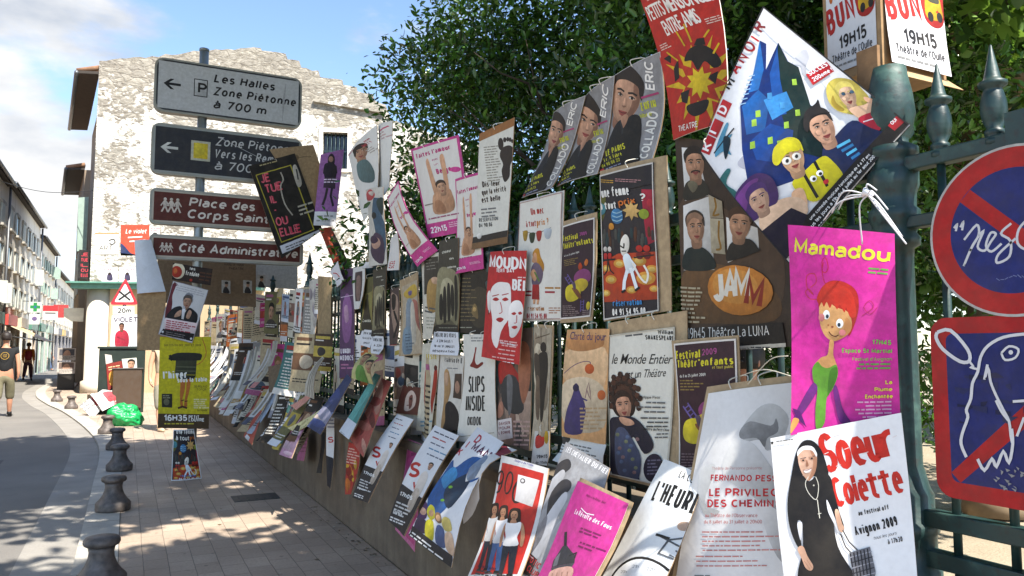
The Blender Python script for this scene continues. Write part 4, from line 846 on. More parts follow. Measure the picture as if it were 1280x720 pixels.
def limbs(b, base, height, r0, n, spread, seed, first=0.35, bend=0.15):
    rs = random.Random(seed); B = Vector(base); tr = [B + Vector((rs.uniform(-1, 1) * bend * q * 0.4, rs.uniform(-1, 1) * bend * q * 0.4, height * q)) for q in (0, 0.12, 0.3, 0.5, 0.75, 1)]
    b.tube(cr(tr, 4, False), [r0 * (1.25 - 1.0 * i / 21) if i > 2 else r0 * (1.6 - 0.15 * i) for i in range(len(cr(tr, 4, False)))], 12)
    for i in range(n):
        q = first + (1 - first) * i / n; a = i * 2.4 + rs.uniform(-0.5, 0.5); p = B.lerp(tr[-1], q); d = Vector((math.cos(a), math.sin(a), rs.uniform(0.35, 0.9))); ln = spread * rs.uniform(0.6, 1.1)
        pts = [p, p + d * ln * 0.35 + Vector((0, 0, 0.1)), p + d * ln * 0.7 + Vector((rs.uniform(-.3, .3), rs.uniform(-.3, .3), 0.25)), p + d * ln + Vector((rs.uniform(-.4, .4), rs.uniform(-.4, .4), 0.3))]
        rr_ = r0 * (0.5 - 0.25 * q); b.tube(cr(pts, 3, False), [rr_ * (1 - 0.09 * k) for k in range(len(cr(pts, 3, False)))], 8)
        for s in range(2):
            e = pts[2 + s % 2]; d2 = (d + Vector((rs.uniform(-1, 1), rs.uniform(-1, 1), rs.uniform(-0.2, 0.6)))).normalized(); b.tube([e, e + d2 * ln * 0.25, e + d2 * ln * 0.5 + Vector((0, 0, .1))], [rr_ * 0.4, rr_ * 0.25, rr_ * 0.1], 6)
TB = (4.9, 7.2, 0.0)
ev = thing('evergreen_tree', 'dense dark evergreen tree overhanging the railing behind the posters', 'tree', TB)
b = MB(); limbs(b, TB, 4.4, 0.15, 12, 1.7, 4, 0.2); limbs(b, (3.9, 5.2, 0), 3.8, 0.10, 8, 1.4, 9, 0.2); b.build('trunk', MATS['dark_bark'], ev)
G = ['#233d19', '#315421', '#3f6828', '#28471c', '#587f34', '#1c3215', '#4b7230']
bl = blobs_in((4.85, 7.0, 3.9), (2.3, 2.85, 2.7), 84, 0.80, 11, keep=lambda p, q: p[0] - q * 0.8 > 2.0) + blobs_in((4.2, 4.6, 4.0), (1.7, 1.6, 2.4), 34, 0.66, 12, keep=lambda p, q: p[0] - q * 0.8 > 2.0) + blobs_in((3.0, 7.3, 2.6), (0.8, 1.9, 0.9), 20, 0.42, 13, keep=lambda p, q: p[0] - q > 1.75) + blobs_in((5.8, 4.6, 2.6), (2.2, 2.4, 1.8), 26, 0.75, 21)
leaf_obj('crown', leaves(bl, 128000, 0.082, 2, G, 0.42, 0.3), LEAF, ev)
def plane_tree(loc, h, r, seed, label, crown, n, size=0.15, cols=('#4d7330', '#6a9440', '#385a24', '#7fa84a', '#2f4c1e'), group=None, shell=0.3):
    o = thing('plane_tree', label, 'tree', loc, group); b = MB(); limbs(b, loc, h, r, 9, 2.6, seed, 0.45); b.build('trunk', MATS['bark'], o)
    leaf_obj('crown', leaves(crown, n, size, seed, cols, 0.7, shell, 0.5), LEAF2, o); return o
plane_tree((7.6, 4.6, 0), 6.5, 0.20, 31, 'plane tree with pale trunk between the two right hand finials', blobs_in((7.6, 4.8, 5.2), (3.0, 3.0, 2.6), 46, 0.75, 32, keep=lambda p, q: p[2] - q > 2.7), 15000)
plane_tree((7.0, 3.0, 0), 6.2, 0.17, 33, 'plane tree with brown trunk at the right edge of the picture', blobs_in((6.8, 2.9, 5.0), (2.2, 2.0, 2.2), 30, 0.7, 34, keep=lambda p, q: p[2] - q > 2.75), 9000)
plane_tree((13.5, 12, 0), 8.0, 0.3, 35, 'far park tree filling the gap beyond the railing', blobs_in((13.5, 11.5, 5.2), (5.5, 5, 3.6), 60, 1.3, 36), 16000, 0.24)
plane_tree((17, 6.5, 0), 8.0, 0.3, 37, 'large far plane tree across the park', blobs_in((17, 7.2, 5.4), (5, 5, 3.8), 60, 1.3, 38), 16000, 0.24)
plane_tree((18, 0, 0), 8.0, 0.3, 41, 'plane tree far off at the right beyond the park path', blobs_in((19, 0.5, 5.4), (5, 5, 3.4), 50, 1.3, 42), 12000, 0.26)
# the street plane whose canopy shades the pavement and the middle of the fence
CAN = blobs_in((2.0, 3.4, 7.8), (4.6, 6.6, 1.5), 56, 1.0, 51, 0.7, keep=lambda p, q: p[2] - q * .7 > 4.4 + max(0, p[1]) * 0.42 and not (p[0] < 5 and p[1] < -0.9))
CAN += blobs_in((-1.2, 8.2, 8.6), (2.6, 2.6, 1.2), 26, 0.9, 57, 0.7, keep=lambda p, q: p[2] - q * .7 > 4.4 + max(0, p[1]) * 0.42)
CAN += blobs_in((1.7, 7.3, 8.3), (1.9, 1.3, 0.6), 18, 0.85, 58, 0.7)
plane_tree((3.7, 0.6, 0), 8.0, 0.3, 52, 'big plane tree whose canopy shades the pavement from above', CAN, 36000, 0.24, shell=0.2)
# hedge behind the railing and across the park
def hedge(label, blobs, n, size, seed, loc):
    o = thing('hedge', label, 'hedge', loc); leaf_obj('leaves', leaves(blobs, n, size, seed, G, 0.5, 0.5), LEAF, o)
    b = MB()
    for k in blobs[::3]: b.tube([(k[0], k[1], 0), (k[0] + .1, k[1], k[2])], [0.03, 0.015], 6)
    b.build('stems', MATS['dark_bark'], o)
rs = random.Random(61)
hedge('clipped dark hedge across the park path', [(9.5 + rs.uniform(-.3, .3), y, rs.uniform(0.5, 1.5), 0.6, 0.6, 0.6) for y in np.arange(6.2, 20, 0.45)], 14000, 0.1, 62, (9.5, 12, 0))
hedge('loose shrubs growing just behind the railing', [(3.0 + rs.uniform(-.3, .4), y, rs.uniform(0.5, 1.7), 0.45, 0.45, 0.5) for y in np.arange(5.0, 20, 0.35)], 16000, 0.08, 63, (3, 12, 0))
# ------------------------------------------------------------------ the posters one can read
def homog(src, dst):
    A = []; b = []
    for (x, y), (u, v) in zip(src, dst):
        A.append([x, y, 1, 0, 0, 0, -u * x, -u * y]); b.append(u); A.append([0, 0, 0, x, y, 1, -v * x, -v * y]); b.append(v)
    return np.append(np.linalg.solve(np.array(A, float), np.array(b, float)), 1).reshape(3, 3)
class PArt(Art):
    """a print drawn over an unrolled view of the sheet: q = its corners in that view (TL, TR, BR, BL), o and k = the view's offset and scale"""
    def __init__(s, q, o=(0, 0), k=1.0, bg='#dcdad4', W=100, H=150):
        super().__init__(W, H, bg); s.q = q; s.Hm = homog(q, [(0, 0), (W, 0), (W, H), (0, H)]); s.o = o; s.k = k; s._raw = s.items; s.items = _Conv(s)
    def cv(s, p):
        x, y = s.o[0] + p[0] / s.k, s.o[1] + p[1] / s.k; h = s.Hm @ np.array((x, y, 1.0)); return (float(h[0] / h[2]), float(h[1] / h[2]))
    def edge(s, w, c):
        """a border of even width all round"""
        W, H = s.W, s.H
        for r in ((0, 0, W, w), (0, H - w, W, w), (0, w, w, H - 2 * w), (W - w, w, w, H - 2 * w)):
            x, y, a, b = r; list.append(s.items, ([((x, y), (x + a, y), (x + a, y + b), (x, y + b))], srgb(c)))
        return s
    def uv(s, x, y, w, h, c):
        list.append(s.items, ([((x, y), (x + w, y), (x + w, y + h), (x, y + h))], srgb(c))); return s
class _Conv(list):
    def __init__(s, a): super().__init__(); s.a = a
    def append(s, it): super().append(([tuple(s.a.cv(p) for p in poly) for poly in it[0]],) + tuple(it[1:]))
# views of the photograph the prints were read from
V1, V2, V3, V4, V5, V6 = ((860, 0), 2.4), ((960, 260), 2.4), ((960, 510), 3.43), ((840, 440), 2.572), ((680, 380), 2.119), ((640, 240), 4.233)
V7, V8, V9, V10, V11, V12 = ((560, 280), 3.0), ((560, 380), 3.275), ((470, 440), 3.6), ((460, 460), 2.77), ((640, 40), 3.43), ((620, 0), 3.0)
V13, V14, V15, V16, V17, V18 = ((380, 120), 3.0), ((160, 40), 2.4), ((470, 280), 4.238), ((360, 300), 4.0), ((820, 160), 2.4), ((400, 340), 2.77)
V19, V20, V21, V22 = ((80, 380), 3.13), ((190, 300), 5.144), ((80, 260), 4.5), ((340, 440), 4.0)
def P(q, V, bg='#dcdad4', H=150): return PArt(q, V[0], V[1], bg, 100, H)
def vq(V, *pts): return [(V[0][0] + x / V[1], V[0][1] + y / V[1]) for x, y in pts]

# --- haunted house poster hung on its corner
q = [(877, 190), (955, 9), (1142, 160), (986, 329)]; a = P(q, V1, '#e6e6e8', 130)
a.sp([(320, 170), (345, 150), (352, 180), (340, 215), (345, 250), (330, 235), (325, 210), (300, 205)], '#c9c9cf')
a.sp([(150, 500), (190, 470), (230, 480), (240, 505), (200, 525), (165, 520)], '#b9b9c4')
a.poly([(150, 350), (186, 250), (208, 142), (226, 150), (222, 235), (262, 140), (288, 200), (318, 215), (345, 335), (400, 372), (452, 540), (330, 560), (250, 580), (180, 560), (160, 470)], '#17357c')
a.poly([(262, 142), (286, 200), (318, 216), (350, 340), (402, 375), (440, 520), (300, 480), (268, 380), (246, 250)], '#12302e')
for p, c in (([(186, 250), (208, 142), (216, 235), (200, 300), (172, 310)], '#2b78c9'), ([(155, 350), (200, 300), (232, 330), (220, 420), (170, 430)], '#2367b4'), ([(232, 250), (258, 160), (262, 260), (280, 370), (245, 380)], '#1f57a8'), ([(180, 450), (235, 400), (300, 420), (290, 520), (200, 500)], '#1b4a97'), ([(215, 330), (280, 300), (300, 350), (240, 390)], '#3d95dc')): a.poly(p, c)
for x, y in ((190, 398), (200, 372), (304, 268), (312, 366), (188, 460), (232, 318), (268, 345), (280, 405), (236, 450), (262, 460)): a.poly([(x - 7, y - 9), (x + 6, y - 12), (x + 8, y + 8), (x - 6, y + 10)], '#a9d24a' if y > 350 or x > 290 else '#4fa6e8')
for i in range(7): a.l([(150 + i * 4, 345 - i * 14), (166 + i * 4, 340 - i * 14)], 3, '#9cc6ec')
for (x, y), ch in zip(((48, 442), (68, 402), (90, 352)), 'KID'):
    a.poly([(x - 6, y + 14), (x + 12, y - 24), (x + 38, y - 10), (x + 20, y + 28)], '#c4202c'); a.t(ch, x + 18, y + 20, 27, '#f2eeee', 'k', rot=-62)
for i, (x, y, h) in enumerate(((122, 305, 34), (142, 260, 34), (162, 225, 34), (184, 190, 36), (207, 150, 32), (217, 118, 40))): a.t('MANOIR'[i], x, y, h, ('#17131a', '#b3202c', '#a01c28', '#a01c28', '#c22', '#8c1a26')[i], 'k', rot=-58, sx=1.0)
a.poly([(340, 238), (408, 184), (430, 214), (360, 272)], '#c8242c'); a.t('SUCCES', 352, 242, 15, '#fff', 'k', rot=-37); a.t('200eme !', 364, 260, 14, '#fff', 'k', rot=-37)
a.sp([(90, 445), (112, 396), (120, 400), (112, 430), (132, 425), (118, 452), (132, 480), (108, 468), (86, 478)], '#4f8fae'); a.sp([(108, 430), (128, 440), (118, 488), (110, 470)], '#132b38'); a.l([(82, 468), (136, 410)], 4, '#1c2c38')
a.sp([(98, 545), (120, 515), (132, 520), (122, 550), (150, 575), (160, 600), (130, 590), (118, 570)], '#2e6a68')
a.sp([(402, 270), (436, 238), (490, 240), (520, 270), (540, 300), (520, 330), (505, 360), (470, 360), (430, 350), (405, 320)], '#dcc85a'); a.sp([(420, 300), (415, 330), (440, 352), (455, 345), (430, 325)], '#b99c34')
a.face(468, 296, 40, '#e8bd9c', '#e6d46c', tilt=-18, smile=0.6); a.e(455, 292, 7, 6, '#40627a'); a.e(484, 282, 7, 6, '#40627a')
a.sp([(470, 345), (520, 325), (545, 315), (570, 345), (560, 400), (520, 385)], '#e8bd9c'); a.sp([(500, 372), (560, 345), (590, 360), (565, 415), (520, 400)], '#b8233a'); a.l([(515, 385), (575, 362)], 4, '#e8d9dd'); a.sp([(525, 295), (580, 310), (575, 325), (530, 312)], '#d9a888')
a.sp([(385, 480), (420, 440), (480, 382), (540, 405), (606, 428), (585, 470), (500, 545), (440, 570), (395, 530)], '#17244d')
for i in range(4): a.l([(428 + i * 15, 472 + i * 12), (470 + i * 10, 448 + i * 14)], 9, '#57b6e0' if i % 2 == 0 else '#2e78b0')
a.face(385, 410, 52, '#d8a688', '#191519', tilt=-24, smile=0.1, look=0.3)
a.sp([(330, 410), (335, 365), (365, 335), (375, 320), (385, 350), (410, 360), (380, 365), (350, 385), (344, 425)], '#14121a')
a.sp([(300, 575), (330, 545), (385, 500), (415, 515), (448, 560), (430, 590), (370, 630), (335, 615)], '#d9cf1e'); a.l([(362, 515), (400, 590)], 9, '#1a1a1a'); a.l([(330, 545), (372, 620)], 9, '#1a1a1a')
a.face(300, 500, 46, '#dcae86', '#d8cf1c', tilt=-20, smile=0.3); a.sp([(246, 510), (250, 470), (285, 446), (315, 458), (320, 480), (285, 488), (262, 520)], '#e2d820'); a.e(285, 510, 13, 11, '#e9e6dc', n=14); a.e(312, 498, 13, 11, '#e9e6dc', n=14); a.e(286, 510, 5, 6, '#333', n=8); a.e(312, 498, 5, 6, '#333', n=8)
a.e(360, 565, 10, 9, '#fff'); a.e(378, 550, 10, 9, '#fff'); a.e(362, 566, 5, 5, '#222'); a.e(380, 552, 5, 5, '#222'); a.sp([(388, 575), (400, 568), (404, 578), (394, 584)], '#c42430')
a.sp([(300, 600), (330, 590), (345, 640), (325, 665), (310, 640)], '#e0b28c')
a.sp([(215, 650), (250, 620), (300, 610), (335, 625), (345, 660), (300, 700), (240, 720)], '#e2bfa0'); a.poly([(222, 690), (300, 640), (345, 665), (330, 740), (290, 780), (240, 725)], '#191428')
a.sp([(146, 610), (158, 570), (200, 538), (240, 548), (262, 585), (262, 620), (235, 632), (212, 655), (180, 660), (150, 640)], '#4a2a6a'); a.sp([(150, 600), (180, 560), (210, 552), (190, 590), (175, 640)], '#7a3f8e')
a.face(214, 606, 36, '#d3a98e', '#4a2a6a', tilt=-22, smile=0.0)
a.poly([(343, 668), (655, 338), (685, 370), (302, 792)], '#121014'); a.poly([(600, 395), (636, 352), (658, 378), (622, 412)], '#b61f2c')
a.t('OUI', 616, 392, 13, '#eee', 'k', rot=-46)
a.t('une comedie musicale fantastique de 4 a 77 ans', 356, 682, 10, '#e6e6e6', 'b', rot=-45.5, sx=0.86); a.t('tous les jours a 11h du 4 juillet au 1er aout 2009', 352, 712, 11, '#f0f0f0', 'b', rot=-46, sx=0.93); a.t('84000 Avignon - Location : 08 99 70 60 51', 372, 722, 12, '#f0f0f0', 'b', rot=-46.5)
a.edge(0.8, '#26262a')
poster('theatre_poster', 'big white poster of a blue haunted house and four cartoon faces, hung on its corner', q, a, 1.83, yaw=-0.42, bu=0.02, bv=0.025, g=8, th=0.005, rim='#3a3634')

# --- magenta poster, red haired cartoon
q = [(985, 281), (1118, 292), (1125, 521), (992, 543)]; a = P(q, V2, '#d8309c', 165)
a.tb('Mamadou', 82, 137, 288, 46, '#e6e03c', 'k', rot=5.5)
a.greek(310, 180, 60, 2, 12, '#6aa54a', 3, 'r', rot=5)
a.l([(185, 165), (180, 190), (192, 196), (200, 180), (192, 152), (180, 165), (184, 215), (196, 235)], 2.5, '#c82848', 3); a.l([(176, 275), (140, 275), (122, 255), (135, 245), (150, 262), (128, 240), (128, 205), (155, 200), (160, 225), (140, 240)], 2.5, '#d03a50', 3); a.l([(300, 325), (330, 300), (320, 280), (305, 300), (322, 320), (340, 300)], 2.2, '#c0246c', 3)
a.sp([(168, 290), (172, 250), (205, 222), (250, 225), (284, 252), (291, 300), (280, 350), (262, 385), (255, 330)], '#c62c22')
a.sp([(172, 285), (195, 280), (225, 300), (262, 315), (272, 355), (258, 382), (220, 400), (190, 385), (172, 345)], '#e8ae70'); a.sp([(255, 330), (272, 355), (258, 382), (222, 400), (245, 375)], '#cf8f54')
a.sp([(168, 300), (176, 250), (225, 230), (270, 255), (285, 320), (268, 330), (255, 300), (250, 315), (235, 292), (228, 306), (215, 288), (205, 302), (195, 284), (186, 298), (178, 285)], '#d23424')
a.e(194, 322, 11, 14, '#f4f2ee'); a.e(236, 348, 11, 14, '#f4f2ee'); a.e(197, 327, 5, 6, '#2a3a4a'); a.e(234, 352, 5, 6, '#2a3a4a'); a.e(213, 358, 4, 3, '#a85a3a'); a.e(200, 353, 3, 3, '#c27a4c')
a.l([(202, 372), (210, 382), (222, 386), (232, 382)], 3, '#5a2418', 3); a.e(178, 330, 10, 12, '#e88a8a'); a.e(244, 375, 10, 9, '#e88a8a')
a.sp([(205, 398), (218, 402), (216, 440), (228, 475), (222, 500), (190, 500), (150, 480), (175, 450), (198, 440)], '#e3a668')
a.sp([(148, 480), (165, 462), (180, 475), (200, 480), (225, 470), (230, 500), (215, 540), (195, 570), (190, 640), (165, 660), (160, 600), (165, 545), (150, 515)], '#5f9e2c'); a.sp([(205, 490), (228, 478), (226, 510), (210, 545), (198, 560)], '#3f7a1c')
a.sp([(150, 525), (165, 545), (130, 600), (100, 630), (88, 625), (118, 570)], '#6a1d78'); a.poly([(80, 600), (108, 608), (132, 655), (112, 640), (96, 628)], '#4f1560'); a.sp([(216, 540), (228, 535), (245, 600), (268, 640), (238, 640), (225, 600)], '#6a1d78'); a.sp([(88, 628), (106, 635), (84, 668), (76, 672), (78, 645)], '#e8a058')
a.tb('17H45', 327, 410, 48, 15, '#7ac24a', 'k', rot=3); a.tb('Espace St Martial', 243, 434, 133, 13, '#7ac24a', 'k', rot=1); a.tb("Festival d'Avignon", 274, 458, 102, 10, '#7ac24a', 'b'); a.greek(300, 466, 76, 2, 12, '#6aa54a', 5, 'r')
a.t('La', 377, 528, 12, '#ece63c', 'k', 'r'); a.t('Plume', 377, 549, 12, '#ece63c', 'k', 'r'); a.t('Enchantée', 378, 570, 12, '#ece63c', 'k', 'r', sx=0.8); a.greek(284, 578, 94, 5, 11, '#e6a8cc', 7, 'r')
poster('theatre_poster', 'magenta poster of a red-haired cartoon figure in green, tied with white ribbon', q, a, 1.77, yaw=-0.5, bu=0.012, g=8, th=0.006, rim='#6a3a5a')

# --- nun poster
q = [(962, 548), (1127, 516), (1149, 738), (986, 770)]; a = P(q, V3, '#ecebea', 140)
a.tb('Soeur', 262, 288, 318, 178, '#d62e22', 'x', rot=-13, sp=0.0); a.tb('Colette', 308, 436, 290, 132, '#d62e22', 'x', rot=-13, sp=0.0)
for x, y, w in ((300, 120, 26), (345, 180, 20), (420, 200, 24), (380, 330, 26), (480, 320, 20), (540, 130, 16), (330, 400, 20), (260, 200, 18), (310, 255, 20)): a.l([(x, y), (x + w, y - 8)], 3, '#e6d8d4')
a.tb('au festival off', 404, 470, 126, 22, '#1a1a1c', 'k', rot=-12); a.tb('Avignon 2009', 392, 555, 176, 42, '#1a1a1c', 'k', rot=-14); a.t('tous les jours', 465, 572, 14, '#333', 'n', rot=-13, shear=0.3, sx=0.9); a.tb('à 17h30', 524, 592, 60, 22, '#1a1a1c', 'b', rot=-12)
a.sp([(98, 395), (110, 300), (130, 200), (160, 145), (205, 140), (245, 180), (270, 250), (275, 300), (230, 300), (150, 300)], '#15151a')
a.sp([(140, 190), (165, 170), (205, 172), (225, 200), (226, 250), (215, 290), (190, 318), (168, 300), (146, 250)], '#e0b398'); a.sp([(196, 180), (222, 200), (226, 250), (214, 292), (190, 318), (205, 270), (210, 230)], '#bb8567')
a.sp([(138, 210), (140, 185), (165, 165), (205, 166), (226, 195), (224, 212), (205, 185), (168, 182), (146, 200)], '#f4f2f0')
a.l([(152, 222), (178, 216)], 4, '#4a4a50'); a.l([(190, 216), (218, 208)], 4, '#4a4a50'); a.e(165, 228, 13, 8, '#c99a80'); a.e(204, 218, 13, 8, '#b98a70'); a.e(165, 228, 5, 4, '#2a2222'); a.e(204, 219, 5, 4, '#2a2222'); a.sp([(180, 225), (190, 250), (178, 255)], '#b07a5e'); a.sp([(168, 272), (186, 268), (202, 262), (196, 280), (176, 284)], '#f0e6e0'); a.l([(166, 272), (184, 272), (204, 262)], 3, '#8a4038')
a.sp([(110, 330), (160, 295), (195, 320), (245, 275), (285, 300), (300, 360), (322, 445), (345, 520), (330, 530), (300, 470), (318, 600), (390, 720), (400, 780), (150, 780), (165, 600), (160, 500), (140, 500), (158, 590), (140, 600), (105, 520), (94, 420)], '#17171b')
a.sp([(270, 400), (290, 440), (318, 520), (320, 545), (300, 500), (276, 450)], '#dcdce0'); a.sp([(140, 505), (162, 500), (160, 560), (152, 570)], '#d8d8dc')
a.l([(190, 300), (176, 330), (190, 370), (225, 400), (235, 340), (222, 300)], 3, '#d8d4c6', 3); a.l([(230, 400), (240, 480)], 3.5, '#d8d4c6'); a.l([(232, 462), (247, 458)], 3, '#d8d4c6'); a.e(214, 338, 4, 4, '#c8c4b6', n=8)
a.sp([(140, 610), (165, 598), (185, 640), (210, 680), (200, 700), (176, 690), (158, 650)], '#dcae92'); a.l([(170, 660), (196, 696)], 2, '#a8765c'); a.l([(182, 655), (206, 690)], 2, '#a8765c')
a.sp([(305, 450), (320, 445), (335, 500), (345, 520), (335, 540), (318, 520)], '#dcae92'); a.l([(328, 545), (350, 600), (372, 625)], 5, '#3a3a40'); a.l([(338, 530), (365, 580), (400, 615)], 5, '#3a3a40')
a.poly([(365, 625), (450, 600), (475, 700), (470, 780), (392, 780)], '#6a6a70')
for i in range(6): a.l([(370 + i * 14, 628 - i * 4), (392 + i * 14, 760)], 5, '#26262c'); a.l([(368 + i * 4, 645 + i * 22), (458 + i * 4, 620 + i * 22)], 4, '#2c2c32' if i % 2 else '#9c9ca4')
a.sp([(12, 148), (24, 146), (22, 156), (16, 158)], '#222'); a.greek(38, 143, 90, 1, 10, '#777', 3, rot=-8)
poster('theatre_poster', 'white poster of a smiling nun with a checked bag under big red lettering', q, a, 1.73, lean=0.10, yaw=-0.5, bu=0.01, g=8, th=0.006, rim='#4a4440')

# --- white poster, pale photograph, red lettering
q = vq(V4, (128, 112), (398, 78), (385, 760), (10, 760)); a = P(q, V4, '#dcdad8', 160)
a.sp([(258, 180), (300, 140), (345, 135), (380, 170), (360, 230), (320, 260), (300, 230), (260, 235), (240, 215)], '#b4b4b2'); a.sp([(240, 205), (270, 180), (330, 190), (345, 170), (350, 205), (320, 225), (312, 250), (290, 225), (245, 228)], '#8f8f8f'); a.sp([(215, 240), (245, 230), (300, 260), (385, 420), (370, 560), (300, 420), (190, 330)], '#c9c8c6'); a.sp([(300, 420), (390, 500), (380, 640), (330, 560)], '#cfcdcb'); a.sp([(110, 330), (150, 300), (165, 320), (130, 420), (180, 450), (140, 470), (110, 420)], '#cccbc8')
a.t('Théâtre de Personne présente', 154, 318, 9, '#c77a76', 'n', rot=-1, sx=1.0); a.tb('FERNANDO PESSOA', 150, 352, 232, 20, '#c4262e', 'k', shear=0.05, sp=.1); a.tb('LE PRIVILEGE', 146, 400, 226, 26, '#c4262e', 'k', sp=0.14); a.tb('DES CHEMINS', 140, 436, 220, 26, '#c4262e', 'k', sp=0.14); a.t("au Théâtre de l'Observance", 132, 470, 13, '#cc5a58', 'n', sx=0.74); a.t('du 8 juillet au 31 juillet à 20h00', 128, 492, 13, '#cc5a58', 'n', sx=0.74)
a.greek(120, 520, 250, 5, 17, '#d08a84', 4, h=5); a.greek(96, 612, 240, 3, 19, '#d08a84', 6, h=5); a.greek(88, 690, 60, 2, 14, '#888', 2)
a.t('C', 86, 738, 34, '#c4262e', 'k'); a.tb('COMEDIEN', 112, 738, 46, 9, '#222', 'k'); a.uv(0, 0, 0, 0, '#000')
a.sp([(162, 718), (178, 706), (184, 718), (170, 726)], '#222'); a.tb('les', 84, 712, 20, 9, '#1d6a3a', 'k')
q2 = vq(V4, (112, 112), (402, 74), (385, 772), (-8, 772))
poster('theatre_poster', 'tall white poster with a faint grey photograph and red capitals, cardboard edge on its left', q2, a, 1.78, lean=0.16, yaw=-0.3, bu=0.015, g=7, th=0.005, border=(5, 6, 1, 1), ties=2)

# --- bicycle clock
q = [(832, 575), (880, 594), (812, 800), (712, 790)]; a = P(q, V5, '#e2e2e0', 160)
a.tb("L'HEURE", 314, 484, 100, 38, '#191919', 'k', rot=22); a.tb('LA COMPAGNIE', 372, 452, 80, 12, '#222', 'b', rot=24)
a.e(290, 715, 88, 105, '#222', n=40); a.e(290, 716, 82, 99, '#e8e8e6', n=40)
for i in range(12):
    x, y = 290 + 66 * math.cos(i * .5236), 716 + 80 * math.sin(i * .5236); a.t(str(12 + i) + 'h', x - 10, y + 4, 9, '#777', 'n', rot=8)
a.l([(290, 716), (276, 665)], 5, '#222'); a.l([(290, 716), (325, 690)], 5, '#222'); a.poly([(282, 704), (326, 690), (330, 712), (286, 726)], '#d8d0c4'); a.greek(288, 706, 34, 2, 8, '#a44', 4, rot=-15)
a.l([(340, 562), (392, 600), (372, 625), (340, 606), (360, 575), (395, 570)], 4, '#55595f'); a.l([(335, 560), (362, 572)], 6, '#222'); a.e(393, 640, 26, 34, '#3a3e44', n=24); a.e(393, 640, 21, 29, '#e2e2e0', n=24); a.l([(360, 610), (393, 640), (372, 600)], 3, '#55595f'); a.e(388, 545, 12, 10, '#c9a890'); a.t('Fre', 212, 720, 16, '#222', 'b', rot=-72)
poster('theatre_poster', 'white poster with a clock face drawn as a bicycle wheel, leaning in the lower row', q, a, 1.60, lean=0.5, yaw=-0.05, bu=0.015, g=7)

# --- festival posters (two of the same print)
q = [(845, 432), (921, 428), (926, 578), (853, 586)]; a = P(q, V5, '#38202a')
a.tb('Festival', 355, 154, 74, 24, '#d8cc2c', 'k', rot=-3); a.tb('2009', 434, 144, 36, 17, '#b0508c', 'b', rot=-5); a.tb("Théâtr'enfants", 358, 177, 148, 22, '#d8cc2c', 'k', rot=-3); a.tb('et tout public', 460, 180, 46, 8, '#c8b84c', 'b', rot=-2); a.tb('du 8 au 25 juillet 2009', 366, 202, 78, 8, '#d8d4cc', 'b', rot=-3); a.greek(366, 208, 70, 4, 8, '#8a7440', 4)
def ice(a, T):
    a.l([T(0.10, .36), T(0.34, .62)], T.w(.03), '#6a5a9a'); a.l([T(0.20, .31), T(0.42, .56)], T.w(.03), '#6a5a9a')
    for i in range(5): a.l([T(.13 + i * .055, .40 + i * .055), T(.22 + i * .05, .35 + i * .055)], T.w(.022), '#6a5a9a')
    a.sp([T(.42, .40), T(.5, .30), T(.70, .24), T(.86, .30), T(.92, .44), T(.82, .55), T(.60, .56), T(.45, .5)], '#8a3f74'); a.sp([T(.4, .52), T(.62, .44), T(.8, .5), T(.82, .62), T(.66, .72), T(.45, .68)], '#c9b032')
    a.sp([T(.10, .70), T(.16, .58), T(.34, .54), T(.54, .62), T(.6, .76), T(.5, .88), T(.28, .92), T(.13, .86)], '#d6c42e'); a.sp([T(.34, .62), T(.5, .66), T(.62, .84), T(.54, .87), T(.4, .72)], '#7a4a2c'); a.sp([T(.36, .52), T(.44, .5), T(.47, .62), T(.4, .66)], '#5a4a5c'); a.sp([T(.56, .18), T(.62, .1), T(.68, .2), T(.6, .26)], '#b0401c'); a.sp([T(.74, .1), T(.8, .04), T(.84, .1), T(.8, .18), T(.75, .17)], '#c06a2a')
    a.l([T(.60, .92), T(.58, 1.18)], T.w(.02), '#6a5a9a'); a.l([T(.70, .92), T(.68, 1.18)], T.w(.02), '#6a5a9a')
    for i in range(4): a.l([T(.6, .96 + i * .06), T(.7, .96 + i * .06)], T.w(.018), '#6a5a9a')
class TF:
    def __init__(s, x, y, w, h, sk=0.0): s.a = (x, y, w, h, sk)
    def __call__(s, u, v): x, y, w, h, k = s.a; return (x + u * w, y + v * h + u * k)
    def w(s, q): return q * s.a[2]
ice(a, TF(360, 215, 150, 170)); a.greek(372, 395, 40, 8, 7, '#7a6468', 2); a.greek(420, 398, 40, 7, 7, '#7a6468', 3); a.edge(2.2, '#d8d2cc')
poster('theatre_poster', 'dark maroon festival poster with yellow ice cream, beside the curly haired woman', [(839, 426), (923, 419), (927, 582), (851, 590)], a, 1.83, bu=0.006, g=5, border=(7, 4, 2, 2), seed=2)
q = [(706, 281), (745, 271), (744, 396), (701, 398)]; a = P(q, V6, '#33202a')
a.tb('Festival', 283, 250, 85, 30, '#cfc42c', 'k', rot=-9); a.tb('2009', 376, 222, 34, 17, '#a8488a', 'b', rot=-10); a.tb("Théâtr'enfants", 286, 290, 158, 30, '#cfc42c', 'k', rot=-12); a.tb('du 8 au 25 juillet 2009', 290, 328, 88, 9, '#d8d4cc', 'b', rot=-13); a.greek(288, 345, 70, 4, 9, '#8a7440', 4, rot=-9)
ice(a, TF(278, 345, 165, 250, -20)); a.greek(275, 590, 38, 7, 11, '#8a7878', 2); a.greek(312, 600, 40, 5, 11, '#8a7878', 3); a.greek(386, 620, 40, 4, 11, '#8a7878', 4); a.e(421, 596, 12, 24, '#c8b42c'); a.edge(2.4, '#d8d2cc')
poster('theatre_poster', 'dark maroon festival poster with a yellow ice cream, on cardboard left of the disco poster', [(704, 277), (746, 265), (746, 401), (700, 404)], a, 1.885, bu=0.008, g=5, border=(4, 8, 3, 6), ties=1, seed=5)

